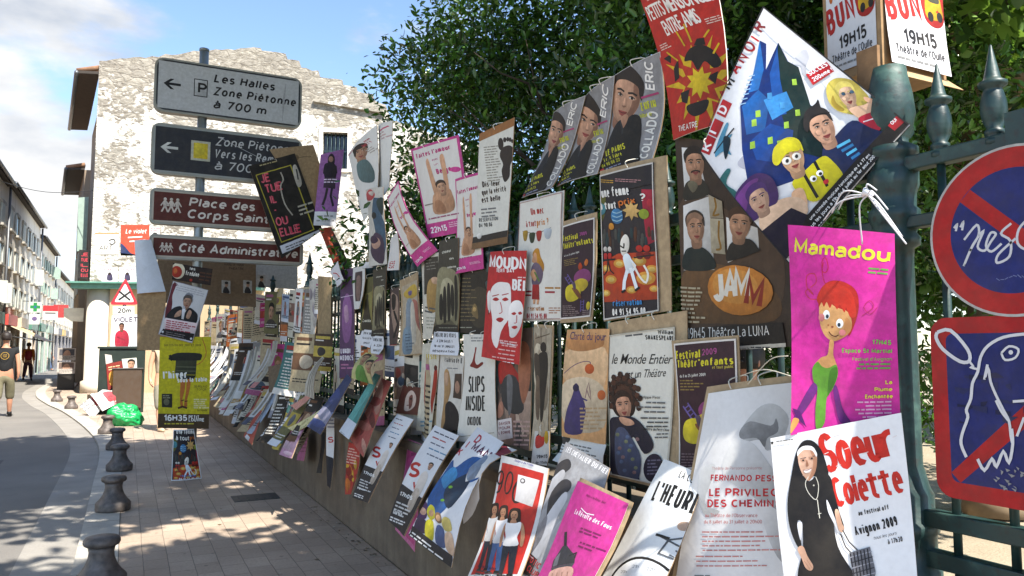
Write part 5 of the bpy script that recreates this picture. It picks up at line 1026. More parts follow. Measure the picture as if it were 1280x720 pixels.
# --- woman with curly hair
q = [(764, 424), (842, 406), (843, 606), (761, 586)]; a = P(q, V5, '#d9d6ca')
a.tb('William', 302, 78, 40, 12, '#222', 'k', rot=-4); a.tb('SHAKESPEARE', 272, 94, 70, 12, '#222', 'k', rot=-3); a.tb('le Monde Entier', 186, 160, 150, 24, '#1e1e1e', 's', rot=-4, shear=0.35); a.tb('est un Théâtre', 218, 194, 104, 20, '#1e1e1e', 's', rot=-6, shear=0.35); a.greek(222, 88, 44, 1, 10, '#666', 3, rot=-12)
a.sp([(182, 240), (190, 205), (215, 186), (236, 195), (248, 235), (244, 275), (230, 290), (200, 290), (184, 270)], '#2c1812'); a.sp([(190, 225), (205, 200), (225, 200), (240, 230), (238, 260), (225, 240), (205, 240), (196, 262)], '#4a2a1c')
a.face(214, 262, 30, '#c9967a', '#2c1812', tilt=-8, smile=0.9)
for i in range(30): r_ = 34 + 7 * ((i * 7) % 3); t_ = R(150 + i * 8); a.e(215 + r_ * .92 * math.cos(t_), 244 + r_ * 1.25 * math.sin(t_), 7, 8, ('#2c1812', '#4e2c1e', '#3a2016')[i % 3], n=8)
a.sp([(176, 300), (200, 290), (245, 292), (285, 335), (296, 370), (270, 385), (240, 340), (232, 380), (250, 430), (260, 480), (180, 440), (175, 360)], '#232030'); a.sp([(190, 330), (215, 318), (245, 360), (262, 400), (252, 455), (215, 450), (190, 420)], '#49506a')
for i in range(14): a.e(196 + (i * 37) % 60, 335 + (i * 29) % 110, 6, 5, ('#7a7f62', '#5a6a8a', '#8a6a6a')[i % 3], n=8)
a.sp([(205, 290), (235, 296), (244, 308), (222, 312), (206, 302)], '#cf9e80')
a.t('Philippe Petit', 258, 242, 7, '#222', 'b'); a.greek(262, 250, 66, 3, 12, '#666', 4, h=4, al='r'); a.greek(258, 290, 80, 3, 11, '#555', 5, h=4, al='r'); a.tb('Théâtre du Petit Chien', 268, 324, 72, 8, '#222', 'b', rot=3); a.greek(300, 332, 40, 2, 9, '#666', 4, 'r')
a.e(300, 424, 30, 38, '#221c30'); a.greek(282, 402, 36, 5, 9, '#6a6478', 2); a.edge(1.2, '#c4bfb0')
poster('theatre_poster', 'cream poster of a smiling woman with curly brown hair, on a cardboard sheet', [(762, 404), (857, 388), (856, 615), (760, 596)], a, 1.865, bu=0.012, g=6, border=(3, 14, 14, 3), seed=3)

# --- orange watercolour
q = [(708, 412), (763, 411), (757, 556), (707, 545)]; a = P(q, V5, '#d3a06c')
a.sp([(60, 130), (165, 120), (160, 230), (120, 250), (60, 200)], '#d9b48a'); a.sp([(58, 220), (120, 200), (165, 240), (160, 330), (90, 340), (58, 300)], '#d8c4a6'); a.sp([(70, 90), (150, 85), (160, 115), (110, 130), (66, 120)], '#cc8f58')
a.tb('Clarté du jour', 70, 96, 98, 22, '#3a3060', 's', rot=2); a.l([(62, 190), (90, 168), (115, 158), (130, 160), (128, 172)], 2, '#5a4468', 3); a.e(128, 178, 11, 14, '#c05a2a'); a.e(155, 248, 10, 13, '#c0622e')
a.sp([(88, 245), (92, 220), (100, 218), (105, 236), (118, 280), (112, 320), (104, 345), (66, 340), (70, 290)], '#453a6c'); a.e(96, 228, 8, 10, '#2c2444'); a.l([(100, 250), (122, 262)], 4, '#453a6c'); a.l([(118, 255), (126, 215), (130, 260), (122, 235)], 2, '#8a6a6a', 2); a.greek(104, 280, 52, 6, 10, '#b0946e', 3)
poster('theatre_poster', 'orange watercolour poster with a small figure in violet and two suns', q, a, 1.85, bu=0.01, bv=0.01, g=5, seed=8)
q = [(702, 540), (758, 556), (752, 600), (700, 578)]; a = P(q, V5, '#dad8d2', 80)
a.tb('Théâtre Arto', 50, 352, 100, 14, '#333', 'k', rot=9); a.greek(48, 366, 100, 4, 9, '#777', 3, rot=12); a.sp([(40, 360), (60, 345), (66, 360), (50, 372)], '#444')
poster('paper_notice', 'white paper strip with black lettering under the orange watercolour', q, a, 1.83, lean=0.3, g=3, th=0.001, cat='notice')

# --- disco poster
def disco(a, T, full=True):
    a.sp([T(0, .2), T(.3, .15), T(.7, .2), T(1, .1), T(1, .6), T(.6, .62), T(.3, .58), T(0, .62)], '#2a262c')
    a.poly([T(.78, 0), T(1, 0), T(1, .46), T(.84, .5)], '#a8243c'); a.sp([T(.0, .0), T(.12, .0), T(.14, .2), T(.0, .3)], '#6a6a2c')
    for k in range(26):
        x = .05 + (k * .618) % .9; y = .33 + ((k * .37) % .12); a.sp([T(x - .02, y + .08), T(x - .018, y), T(x + .018, y), T(x + .022, y + .08)], ('#3f3a3a', '#54301e', '#243a3e', '#4a4a44')[k % 4], 2)
    a.poly([T(0, .66), T(.35, .57), T(1, .56), T(1, 1), T(0, 1)], '#b8401e')
    for x, y, w in ((.12, .70, .08), (.36, .66, .10), (.7, .64, .12), (.9, .72, .1), (.2, .8, .1), (.8, .8, .16), (.1, .92, .08), (.93, .9, .08), (.55, .9, .09)): a.e(*T(x, y), T.w(w), T.w(w) * 0.75, '#dc9a3c'); a.e(*T(x, y), T.w(w) * .6, T.w(w) * .42, '#e6c46a')
    a.e(*T(.36, .24), T.w(.11), T.w(.135), '#3a7fb4')
    for k in range(3): a.l([T(.27, .20 + k * .035), T(.36, .215 + k * .035), T(.46, .195 + k * .035)], T.w(.018), '#9cc8e0', 2)
    c = T(.62, .19); P_ = []
    for k in range(16): r = T.w(.16 if k % 2 == 0 else .09); P_.append((c[0] + r * math.cos(k * .3927), c[1] + r * 1.1 * math.sin(k * .3927)))
    a.poly(P_, '#d9b06a')
    a.e(*T(.06, .18), T.w(.09), T.w(.1), '#4a8a96'); a.e(*T(.25, .33), T.w(.05), T.w(.06), '#c8862c'); a.e(*T(.82, .22), T.w(.08), T.w(.09), '#8a9a2c'); a.e(*T(.92, .12), T.w(.05), T.w(.07), '#c02c3c')
    for x in (.12, .2): a.e(*T(x, .53), T.w(.035), T.w(.045), '#d8d0c4'); a.sp([T(x - .03, .57), T(x + .03, .57), T(x + .025, .62), T(x - .025, .62)], '#b82c28')
    a.l([T(.03, .63), T(.3, .62)], T.w(.03), '#1a1c20'); a.l([T(.16, .63), T(.14, .72), T(.08, .76)], T.w(.02), '#1a1c20'); a.l([T(.16, .63), T(.2, .72), T(.26, .75)], T.w(.02), '#1a1c20')
    for x in (.72, .84): a.e(*T(x, .53), T.w(.055), T.w(.06), '#b4281e'); a.sp([T(x - .05, .57), T(x + .05, .57), T(x + .04, .62), T(x - .04, .62)], '#7a1c1c')
    a.l([T(.62, .61), T(.95, .59)], T.w(.025), '#241a1e')
    a.sp([T(.40, .52), T(.42, .45), T(.5, .40), T(.56, .44), T(.55, .53), T(.47, .59), T(.42, .58)], '#ece6da'); a.l([T(.40, .50), T(.46, .52), T(.47, .48)], T.w(.025), '#2a2622', 2); a.l([T(.42, .55), T(.5, .55)], T.w(.02), '#2a2622')
    a.sp([T(.44, .6), T(.52, .57), T(.58, .62), T(.60, .72), T(.5, .75), T(.46, .68)], '#dce6ea'); a.l([T(.5, .72), T(.44, .82), T(.42, .90)], T.w(.055), '#e2eaee'); a.l([T(.56, .70), T(.60, .8), T(.64, .89)], T.w(.055), '#e2eaee'); a.l([T(.56, .62), T(.64, .68), T(.60, .73)], T.w(.03), '#e2eaee'); a.l([T(.60, .66), T(.70, .78), T(.80, .84), T(.84, .76), T(.78, .68)], T.w(.035), '#e6e2d8', 3); a.l([T(.38, .92), T(.45, .9)], T.w(.04), '#16161a'); a.l([T(.61, .91), T(.69, .88)], T.w(.04), '#16161a')
q = [(757, 226), (820, 206), (823, 390), (757, 399)]; a = P(q, V6, '#2a262c')
disco(a, TF(480, 5, 290, 575, -10)); a.uv(0, 0, 100, 22, '#262329')
a.tb('une femme', 505, 52, 150, 50, '#e8e4dc', 'k', rot=-9); a.tb('à tout', 496, 112, 92, 40, '#e8e4dc', 'k', rot=-7); a.tb('prix', 598, 88, 84, 34, '#d8742c', 'k', rot=-12); a.tb('?', 702, 60, 26, 42, '#e8e4dc', 'k')
a.tb('réservation', 545, 602, 144, 34, '#3a8ac8', 'k', rot=-2); a.tb('04 91 54 95 00', 541, 650, 166, 36, '#e8e4dc', 'k', rot=-1); a.greek(500, -40, 60, 2, 10, '#c8982c', 3); a.greek(580, -50, 130, 2, 10, '#b88', 4); a.edge(1.6, '#cfcac2')
poster('theatre_poster', 'bright poster of a white dancing skeleton on an orange dance floor, wide cardboard margin', [(750, 214), (834, 194), (841, 388), (755, 402)], a, 1.88, bu=0.006, g=7, border=(3, 5, 18, 1), seed=4)

# --- white poster with washing line
q = [(651, 254), (706, 240), (701, 399), (645, 400)]; a = P(q, V6, '#dad6cc')
a.tb('Un mec', 108, 122, 76, 38, '#b02c22', 'k', rot=-8); a.tb('à tout', 80, 185, 60, 34, '#b02c22', 'k', rot=-7); a.tb('prix ?', 142, 178, 70, 36, '#c87a2c', 'k', rot=-7); a.l([(60, 205), (140, 215), (222, 185)], 2.5, '#444', 3)
for x, y, c, w in ((76, 232, '#a8862c', 13), (115, 242, '#33402c', 16), (155, 232, '#a8322a', 15), (204, 220, '#b4bcc4', 20)): a.sp([(x - w, y - 24), (x + w, y - 28), (x + w * .7, y + 14), (x, y + 26), (x - w * .7, y + 16)], c)
a.sp([(125, 310), (140, 295), (156, 300), (165, 340), (182, 380), (176, 420), (160, 440), (150, 400), (130, 360), (120, 330)], '#c08428'); a.sp([(118, 360), (128, 320), (142, 325), (146, 360), (138, 372), (124, 370)], '#d8a078'); a.sp([(116, 400), (134, 370), (158, 380), (176, 420), (168, 470), (150, 490), (124, 488), (118, 450)], '#6a5a6c'); a.sp([(112, 430), (130, 405), (146, 440), (134, 470)], '#cf9a72'); a.poly([(124, 488), (156, 486), (158, 568), (122, 566)], '#a82c2c'); a.poly([(128, 568), (140, 568), (138, 592), (128, 592)], '#d8a078'); a.poly([(146, 568), (157, 568), (154, 594), (145, 594)], '#d8a078'); a.l([(134, 420), (158, 470)], 8, '#5a7a3c')
a.greek(185, 500, 50, 2, 22, '#b07a2c', 3, h=9); a.greek(184, 522, 58, 1, 12, '#a82c3c', 5, h=10); a.greek(80, 520, 16, 2, 20, '#a82c3c', 6, h=9); a.tb('réservation', 104, 628, 74, 26, '#b8742c', 'k'); a.tb('04 91 54 95 00', 100, 670, 90, 28, '#b02c34', 'k'); a.greek(200, 610, 44, 3, 13, '#b07a5c', 4); a.edge(1.0, '#b08a84')
poster('theatre_poster', 'white poster of a long haired blonde figure in a red skirt under a washing line', [(649, 252), (707, 238), (702, 401), (644, 402)], a, 1.89, bu=0.006, g=5, border=(2, 2, 2, 2), margin='#d0ccc4', seed=6)

# --- red two-face poster, hanging in front
q = [(614, 315), (657, 313), (651, 456), (602, 446)]; a = P(q, V7, '#c1262a')
a.tb('MOUDN', 160, 158, 130, 42, '#ece8e4', 'k', rot=3, sp=0.03); a.tb('TENT DAY', 192, 174, 60, 14, '#ece8e4', 'k'); a.tb('BEL', 244, 236, 48, 40, '#ece8e4', 'k', rot=2, sp=0.03); a.greek(262, 188, 28, 1, 10, '#e8c8c4', 2)
a.sp([(168, 240), (190, 212), (220, 208), (240, 225), (238, 330), (218, 372), (205, 400), (190, 460), (168, 420), (172, 350), (166, 290)], '#ece4de')
a.sp([(236, 300), (250, 275), (272, 276), (282, 310), (276, 370), (258, 412), (240, 410), (234, 360)], '#ece4de')
for p in ([(176, 270), (190, 262), (202, 270), (190, 276)], [(212, 270), (224, 262), (234, 270), (222, 276)], [(244, 322), (254, 316), (260, 322), (252, 328)], [(266, 318), (274, 314), (279, 322), (270, 326)]): a.sp(p, '#b82428', 3)
for p in ([(188, 345), (204, 337), (218, 344), (204, 356)], [(246, 374), (258, 368), (266, 374), (256, 382)]): a.sp(p, '#b01c22', 3)
a.l([(176, 258), (202, 252)], 3.5, '#b82428'); a.l([(212, 254), (234, 248)], 3.5, '#b82428'); a.l([(206, 280), (212, 316), (200, 322)], 3, '#c8585a', 2); a.l([(262, 328), (262, 356), (254, 358)], 3, '#c8585a', 2); a.sp([(154, 250), (166, 240), (168, 300), (160, 320), (154, 290)], '#ece4de'); a.l([(158, 310), (158, 326)], 3, '#222'); a.l([(234, 372), (238, 410)], 4, '#b82428')
a.greek(200, 425, 70, 5, 18, '#e8b4b0', 4, 'r', h=5, rot=8); a.tb('Théâtre du Rempart', 202, 440, 66, 9, '#eee', 'b', rot=10); a.greek(215, 515, 40, 1, 12, '#eee', 2, rot=8)
poster('theatre_poster', 'red poster with two stark white faces hanging from string', q, a, 1.83, lean=0.05, bu=0.012, g=5, ties=1, seed=7)

# --- row of three portraits (one thing per sheet)
def portrait3(q, q0, V, label, seed, X0):
    a = P(q, V, '#8d8d90'); x0, x1 = q0[0][0], q0[1][0]
    B = lambda u, v: tuple((1 - v) * ((1 - u) * q0[0][i] + u * q0[1][i]) + v * ((1 - u) * q0[3][i] + u * q0[2][i]) for i in (0, 1))
    sc = (Vector(B(1, .5)) - Vector(B(0, .5))).length / 150
    fx, fy = B(.30, .25); a.face(fx, fy, 58 * sc, '#cf9f82', '#2a2220', tilt=12, smile=0.1, look=0.3, shade='#8d6450')
    a.sp([B(.02, .98), B(0.02, .75), B(.12, .52), B(.26, .44), B(.34, .50), B(.5, .43), B(.66, .5), B(.70, .8), B(.72, 1.0)], '#17181c'); a.sp([B(.27, .44), B(.36, .40), B(.44, .44), B(.36, .54)], '#b98a70'); a.l([B(.27, .44), B(.35, .54), B(.36, .6)], 5 * sc, '#2c2e34')
    p0, p1 = B(.80, .30), B(.78, .02); r = math.degrees(math.atan2(p1[1] - p0[1], p1[0] - p0[0])); ln = (Vector(p1) - Vector(p0)).length
    a.tb('ERIC', *B(.86, .27), ln * 0.8, 20 * sc, '#e6e2dc', 'k', rot=r + 180 + 180)
    p0, p1 = B(.86, .97), B(.88, .45); r = math.degrees(math.atan2(p1[1] - p0[1], p1[0] - p0[0])); a.tb('COLLADO', *B(.90, .97), (Vector(B(.92, .47)) - Vector(B(.90, .97))).length, 24 * sc, '#d8d6d0', 'k', rot=r)
    d = Vector(B(.62, .4)) - Vector(B(.4, .4)); r = math.degrees(math.atan2(d.y, d.x))
    a.tb('ENFIN', *B(.66, .42), 34 * sc, 20 * sc, '#c2c42c', 'k', rot=r, shear=.2); a.l([B(.64, .30), B(.92, .30)], 5 * sc, '#a83c6c'); a.tb('libre', *B(.66, .49), 26 * sc, 12 * sc, '#c2c42c', 'b', rot=r)
    a.tb('LE PARIS', *B(.08, .80), 62 * sc, 19 * sc, '#c8c62c', 'k', rot=r, shear=.2); a.tb('5 r. H. Fabre', *B(.07, .87), 58 * sc, 13 * sc, '#c8c62c', 'b', rot=r); a.tb('04 90 08 22', *B(.06, .94), 58 * sc, 12 * sc, '#c8c62c', 'b', rot=r); a.l([B(.03, .975), B(.1, .965)], 8 * sc, '#b8303c'); a.greek(*B(.14, .965), 60 * sc, 1, 9 * sc, '#8c94b4', 3, rot=r)
    a.edge(0.8, '#c4c4c4')
    poster('theatre_poster', label, q, a, X0, lean=-0.10, bu=0.02, bv=-0.02, g=7, seed=seed, group='row of three same portrait posters')
for i, (zq, lab) in enumerate((([(178, 345), (318, 272), (192, 668), (48, 712)], 'grey portrait poster of a man in black, leftmost of three'), ([(322, 270), (442, 186), (372, 608), (188, 664)], 'grey portrait poster of a man in black, middle of three'), ([(440, 186), (640, 84), (622, 548), (372, 606)], 'grey portrait poster of a man in black, rightmost of three'))):
    portrait3(vq(V11, *zq), zq, V11, lab, 20 + i, 1.90 + 0.008 * i)

# --- exploding bomb
q = [(796, -22), (887, -30), (908, 150), (840, 176)]; q = [(791, -30), (886, -52), (914, 152), (841, 175)]; a = P(q, V12, '#bf2a1e')
a.tb('PETITS MENSONGES', 580, 118, 250, 62, '#ece4da', 's', rot=-21, sp=0.05); a.tb('ENTRE AMIS', 650, 178, 140, 60, '#ece4da', 's', rot=-24, sp=0.05)
a.tb('PETITS MENSONGES', 582, 118, 250, 62, '#ece4da', 's', rot=-21, sp=0.05); a.tb('ENTRE AMIS', 651, 177, 140, 60, '#ece4da', 's', rot=-24, sp=0.05)
c = (775, 340); Pp = []
for k in range(26): r = (150 if k % 2 == 0 else 70) * (1 + .18 * math.sin(k * 2.3)); Pp.append((c[0] + r * .92 * math.cos(k * .2417 + .1), c[1] + r * math.sin(k * .2417 + .1)))
a.poly(Pp, '#d8b01e'); Pp = []
for k in range(20): r = 105 if k % 2 == 0 else 62; Pp.append((c[0] + r * .9 * math.cos(k * .314), c[1] + r * .95 * math.sin(k * .314)))
a.poly(Pp, '#b8341c')
a.sp([(716, 270), (735, 228), (775, 208), (815, 228), (842, 272), (820, 290), (790, 268), (768, 300), (745, 268)], '#241c18'); a.poly([(752, 212), (762, 186), (785, 182), (790, 208)], '#241c18'); a.poly([(622, 265), (660, 245), (655, 280)], '#241c18'); a.poly([(668, 300), (690, 262), (694, 330), (672, 345)], '#241c18'); a.poly([(700, 380), (740, 365), (732, 412), (708, 408)], '#241c18'); a.sp([(730, 420), (770, 405), (812, 395), (806, 430), (770, 448), (740, 440)], '#241c18'); a.poly([(800, 320), (835, 300), (830, 345)], '#241c18'); Pp = []
for k in range(18): r = 50 if k % 2 == 0 else 30; Pp.append((c[0] + r * math.cos(k * .349), c[1] + r * 1.1 * math.sin(k * .349)))
a.poly(Pp, '#e6c424')
for x, y, x1, y1 in ((720, 130, 745, 200), (800, 150, 785, 180), (690, 160, 720, 215), (640, 240, 690, 270), (830, 200, 815, 240)): a.l([(x, y), (x1, y1)], 6, '#d8b01e')
a.tb('THEATRE', 696, 500, 90, 18, '#ece4da', 'b', rot=-14); a.greek(608, 215, 50, 3, 9, '#e8c8b8', 3, rot=-20); a.greek(785, 110, 60, 3, 9, '#e8c8b8', 4, rot=-24); a.greek(570, 12, 50, 3, 9, '#e8c8b8', 5, rot=-20)
poster('theatre_poster', 'red poster with a yellow exploding bomb, high above the railing', q, a, 1.865, lean=-0.05, bu=0.025, bv=-0.03, g=7, th=0.005, rim='#d8cfc4')

# --- brown poster with three portraits
q = [(843, 171), (1003, 190), (991, 433), (859, 442)]; a = P(q, V17, '#3a2d24')
a.sp([(60, 300), (140, 200), (200, 250), (380, 380), (380, 560), (240, 600), (100, 620), (70, 480)], '#4c3a2c'); a.sp([(90, 470), (200, 440), (300, 470), (380, 520), (370, 590), (200, 600), (90, 590)], '#66492c')
for p, f in (([(86, 66), (150, 70), (184, 234), (98, 252)], (140, 130)), ([(90, 268), (186, 236), (196, 458), (92, 462)], (132, 330)), ([(240, 300), (330, 330), (334, 400), (240, 436)], (275, 320))):
    a.poly(p, '#d2d0cc')
a.sp([(96, 250), (98, 200), (125, 180), (160, 175), (184, 200), (184, 232)], '#2e2c24'); a.face(138, 128, 52, '#b98a6c', '#241c16', tilt=-4, smile=0, beard='#2a1c14', look=.3); a.sp([(110, 195), (130, 185), (150, 200), (130, 225)], '#6a6450')
a.sp([(93, 460), (96, 410), (120, 395), (160, 395), (192, 420), (196, 456)], '#1c2624'); a.face(136, 338, 44, '#b08468', '#3a2c22', tilt=-4, smile=0, look=.5); a.sp([(104, 330), (108, 300), (136, 288), (162, 300), (158, 312), (130, 306), (112, 320)], '#8a6a54')
a.sp([(242, 432), (246, 390), (270, 370), (310, 365), (332, 390), (332, 402)], '#26221e'); a.face(282, 322, 44, '#bb8e70', '#4a3222', tilt=6, smile=.2)
a.poly([(188, 230), (232, 250), (234, 304), (190, 304)], '#a89c84'); a.poly([(190, 306), (234, 306), (236, 412), (190, 410)], '#b0a68e'); a.l([(208, 240), (212, 270), (202, 296), (222, 292)], 6, '#8a6420', 3); a.l([(220, 312), (216, 360), (222, 395), (206, 400)], 6, '#8a6420', 3)
a.e(274, 510, 98, 68, '#c07a30', rot=4); a.e(262, 500, 70, 48, '#cc8c40', rot=4)
a.t('J', 195, 545, 82, '#d8d2c4', 'k', rot=-4, sx=.62); a.t('A', 226, 535, 78, '#d8d2c4', 'k', sx=.62); a.t('M', 256, 530, 80, '#d8d2c4', 'k', rot=4, sx=.62); a.t('M', 288, 552, 82, '#8a2c1c', 'k', rot=10, sx=.62)
a.poly([(98, 616), (392, 594), (398, 646), (104, 668)], '#241f1c'); a.tb('19h45 Théâtre La LUNA', 110, 640, 250, 26, '#dcd8d0', 'n', rot=-3); a.greek(80, 508, 80, 9, 11, '#b0a488', 4, h=5); a.poly([(104, 668), (398, 646), (398, 672), (106, 690)], '#c4beb0'); a.tb('www.matheo-jazz.fr', 246, 668, 60, 8, '#333', 'b', rot=-3); a.greek(310, 656, 80, 2, 8, '#444', 5)
poster('theatre_poster', 'brown poster with three framed portraits and slanted orange oval lettering', q, a, 1.90, bu=0.006, g=6, seed=9)

# --- grey/white foot poster
q = vq(V13, (660, 142), (788, 80), (762, 552), (646, 576)); a = P(q, V13, '#d6d3c8')
a.uv(0, 0, 100, 10, '#9a6636'); a.uv(0, 142, 100, 8, '#7a5a3a'); a.uv(0, 134, 100, 8, '#2c2624')
a.sp([(733, 230), (742, 200), (768, 190), (785, 205), (783, 240), (772, 270), (770, 310), (752, 330), (740, 290), (745, 262)], '#2e2420')
for x, y, rx, ry in ((737, 184, 10, 24), (752, 168, 6, 10), (763, 166, 5, 9), (772, 168, 5, 9), (780, 174, 4, 8)): a.e(x, y, rx, ry, '#2e2420')
a.tb('Dis-leur', 672, 350, 66, 22, '#3c2c24', 'k', rot=-6); a.tb('que la vérité', 671, 380, 90, 22, '#3c2c24', 'k', rot=-10); a.tb('est belle', 670, 408, 70, 22, '#3c2c24', 'k', rot=-8); a.greek(676, 195, 50, 14, 10, '#8a8478', 3, rot=-6, h=3.5); a.greek(668, 430, 60, 3, 13, '#777', 5, rot=-6); a.tb('RESERVATION', 664, 478, 70, 14, '#555', 'b', rot=-6); a.tb('04 90 86', 664, 498, 50, 15, '#444', 'b', rot=-6); a.e(668, 528, 8, 10, '#dcd8d0')
poster('theatre_poster', 'white poster with a big dark footprint and brown bands top and bottom', q, a, 1.86, lean=-0.05, bu=0.006, g=5, rim='#8a6a4a')

# --- pink bordered posters (three of the same print)
def pink(q, zq, V, label, X0, lean, seed, g=5, curl=0.0, bv=0.0, bu=0.008, **k):
    a = P(q, V, '#dcd6ce'); B = lambda u, v: tuple((1 - v) * ((1 - u) * zq[0][i] + u * zq[1][i]) + v * ((1 - u) * zq[3][i] + u * zq[2][i]) for i in (0, 1))
    W = (Vector(B(1, .5)) - Vector(B(0, .5))).length; d = Vector(B(1, .1)) - Vector(B(0, .1)); r = math.degrees(math.atan2(d.y, d.x)); d = Vector(B(1, .9)) - Vector(B(0, .9)); r2 = math.degrees(math.atan2(d.y, d.x)); dv = Vector(B(.5, 1)) - Vector(B(.5, 0)); sh = 0.0
    a.uv(0, 128, 100, 22, '#cc3f8e'); a.edge(4, '#cc3f8e')
    a.tb("Faites l'amour", *B(.10, .155), W * .80, W * .14, '#c22c74', 'k', rot=r); a.tb('avec', *B(.44, .24), W * .14, W * .06, '#c22c74', 'b', rot=r); a.tb('un', *B(.47, .30), W * .09, W * .05, '#c22c74', 'b', rot=r); a.tb('Belge', *B(.50, .41), W * .30, W * .13, '#c22c74', 'k', rot=r); a.e(*B(.86, .40), W * .10, W * .065, '#cc3f8e')
    sk = '#cf9c78'
    a.sp([B(.30, .24), B(.36, .20), B(.42, .42), B(.47, .60), B(.38, .64), B(.33, .42)], sk); a.sp([B(.60, .22), B(.68, .20), B(.70, .45), B(.68, .66), B(.60, .66), B(.62, .45)], sk)
    a.sp([B(.28, .80), B(.30, .66), B(.40, .60), B(.66, .58), B(.74, .64), B(.72, .80)], sk); a.sp([B(.32, .78), B(.36, .68), B(.5, .7), B(.56, .8)], '#b27e5c'); x, y = B(.55, .56); a.face(x, y, W * .135, '#d0a07e', '#3a261c', tilt=r, smile=.2); a.sp([B(.60, .72), B(.68, .66), B(.76, .7), B(.74, .78)], '#c08e6a')
    a.l([B(.08, .70), B(.3, .70)], W * .02, '#8a7a6c'); a.greek(*B(.10, .83), W * .7, 1, W * .04, '#a85c7c', 3, rot=r2, h=W * .025)
    a.tb('22h15', *B(.10, .965), W * .36, W * .11, '#eee6ea', 'k', rot=r2); a.greek(*B(.56, .90), W * .34, 3, W * .035, '#e8b4cc', 5, rot=r2, h=W * .018)
    return poster('theatre_poster', label, q, a, X0, lean=lean, bu=bu, bv=bv, curl=curl, g=g, seed=seed, rim='#b0487c', group='pink bordered posters', **k)
zq = [(400, 200), (580, 146), (622, 505), (474, 534)]; pink(vq(V13, *zq), zq, V13, 'large pink bordered poster of raised arms, highest, against the tree', 1.88, -0.03, 31)
zq = [(568, 312), (664, 284), (676, 648), (567, 668)]; pink(vq(V13, *zq), zq, V13, 'pink bordered poster of raised arms, half hidden behind the footprint poster', 1.875, 0.0, 32)
zq = [(312, 382), (356, 318), (498, 580), (436, 640)]; pink(vq(V13, *zq), zq, V13, 'pink bordered poster of raised arms, small and bent diagonally', 1.84, -0.1, 33, bv=0.05)

# --- tall white pair with a woman's portrait
q = vq(V13, (162, 218), (275, 108), (284, 395), (226, 472)); a = P(q, V13, '#d9d7d2')
a.face(228, 235, 38, '#c69678', '#2c221c', tilt=-8, smile=.4, look=.5); a.sp([(202, 245), (200, 205), (222, 190), (240, 200), (238, 215), (215, 220), (212, 250)], '#2a1e18'); a.sp([(215, 300), (225, 280), (250, 275), (268, 310), (270, 350), (240, 360), (222, 345)], '#5a7476'); a.tb('Jean', 245, 190, 20, 12, '#b83244', 'k', rot=-34); a.tb('Theatre', 244, 216, 28, 20, '#b83244', 'k', rot=-36); a.l([(165, 232), (196, 205)], 4, '#c85a78'); a.greek(248, 235, 26, 3, 9, '#b0a8a0', 2, rot=-40)
poster('theatre_poster', 'tall white poster of a woman in grey green, rising above the railing', q, a, 1.86, lean=-0.08, bu=0.02, g=5)
q = vq(V13, (276, 108), (330, 92), (322, 340), (286, 395)); a = P(q, V13, '#d9d7d2'); a.l([(280, 150), (322, 118)], 6, '#c85a78'); a.greek(284, 160, 34, 3, 12, '#c8a8a8', 2, rot=-35)
poster('theatre_poster', 'blank looking white sheet with one pink line, touching the tree leaves', q, a, 1.885, lean=-0.08, bu=0.01, g=4)
q = vq(V13, (228, 352), (300, 340), (308, 630), (262, 640)); a = P(q, V13, '#c9c4ba')
a.sp([(230, 380), (262, 352), (280, 380), (270, 410), (240, 410)], '#b8464a'); a.sp([(250, 370), (275, 365), (272, 390)], '#d8c8bc'); a.l([(290, 400), (284, 470), (296, 540), (288, 620)], 26, '#3f5a70', 3); a.sp([(285, 420), (300, 400), (300, 480)], '#2a3c3a'); a.sp([(265, 600), (280, 545), (300, 560), (300, 630)], '#47354a'); a.e(282, 575, 13, 18, '#c49a86'); a.e(276, 566, 14, 12, '#3c2440'); a.e(278, 480, 8, 14, '#222')
poster('theatre_poster', 'narrow curled sheet with a blue stroke and small purple haired face', q, a, 1.83, lean=-0.05, bu=0.03, g=5)

# --- black poster with neon letters, purple poster, suit poster and the yellow one: all tied to the sign post
SP = on_ground(238, 597)                                       # foot of the sign post
PY = SP.y - 0.10
def post_plane(q, dy=0.0, lean=0.0, yaw=0.0, bu=0.0, bv=0.0, seed=0):
    c0 = at_Y(sum(p[0] for p in q) / 4, sum(p[1] for p in q) / 4, PY - dy); n = Vector((yaw, -1.0, lean)); Q = [on_plane(x, y, c0, n) for x, y in q]; nn = (Q[3] - Q[0]).cross(Q[1] - Q[0]).normalized()
    def S(u, v): return (Q[0] * (1 - u) + Q[1] * u) * (1 - v) + (Q[3] * (1 - u) + Q[2] * u) * v + nn * (bu * math.sin(math.pi * u) + bv * math.sin(math.pi * v))
    S.P = Q; return S
q = vq(V14, (362, 402), (500, 364), (584, 594), (460, 680)); a = P(q, V14, '#211d1b')
a.l([(385, 428), (490, 398), (560, 590), (462, 628), (385, 428)], 3, '#b8ac3c'); a.greek(398, 398, 80, 1, 8, '#b8a87c', 3, rot=-15)
for t_, x, y, h in (('JE', 402, 452, 26), ('TUE', 416, 482, 26), ('IL', 432, 512, 24), ('-', 442, 540, 20), ('OU', 448, 580, 26), ('ELLE', 460, 612, 26)): a.t(t_, x, y, h, '#d8445c', 'k', rot=-14, sx=.85); a.t(t_, x + 1, y - 1, h, '#f07a88', 'n', rot=-14, sx=.9)
a.l([(462, 418), (470, 440), (462, 460), (474, 510), (498, 545)], 4, '#b8b0a4', 3); a.sp([(496, 402), (506, 400), (522, 450), (512, 462), (500, 430)], '#c4bcb0'); a.l([(506, 410), (512, 440)], 4, '#444'); a.greek(512, 518, 44, 3, 12, '#c0b8a8', 4, rot=-16)
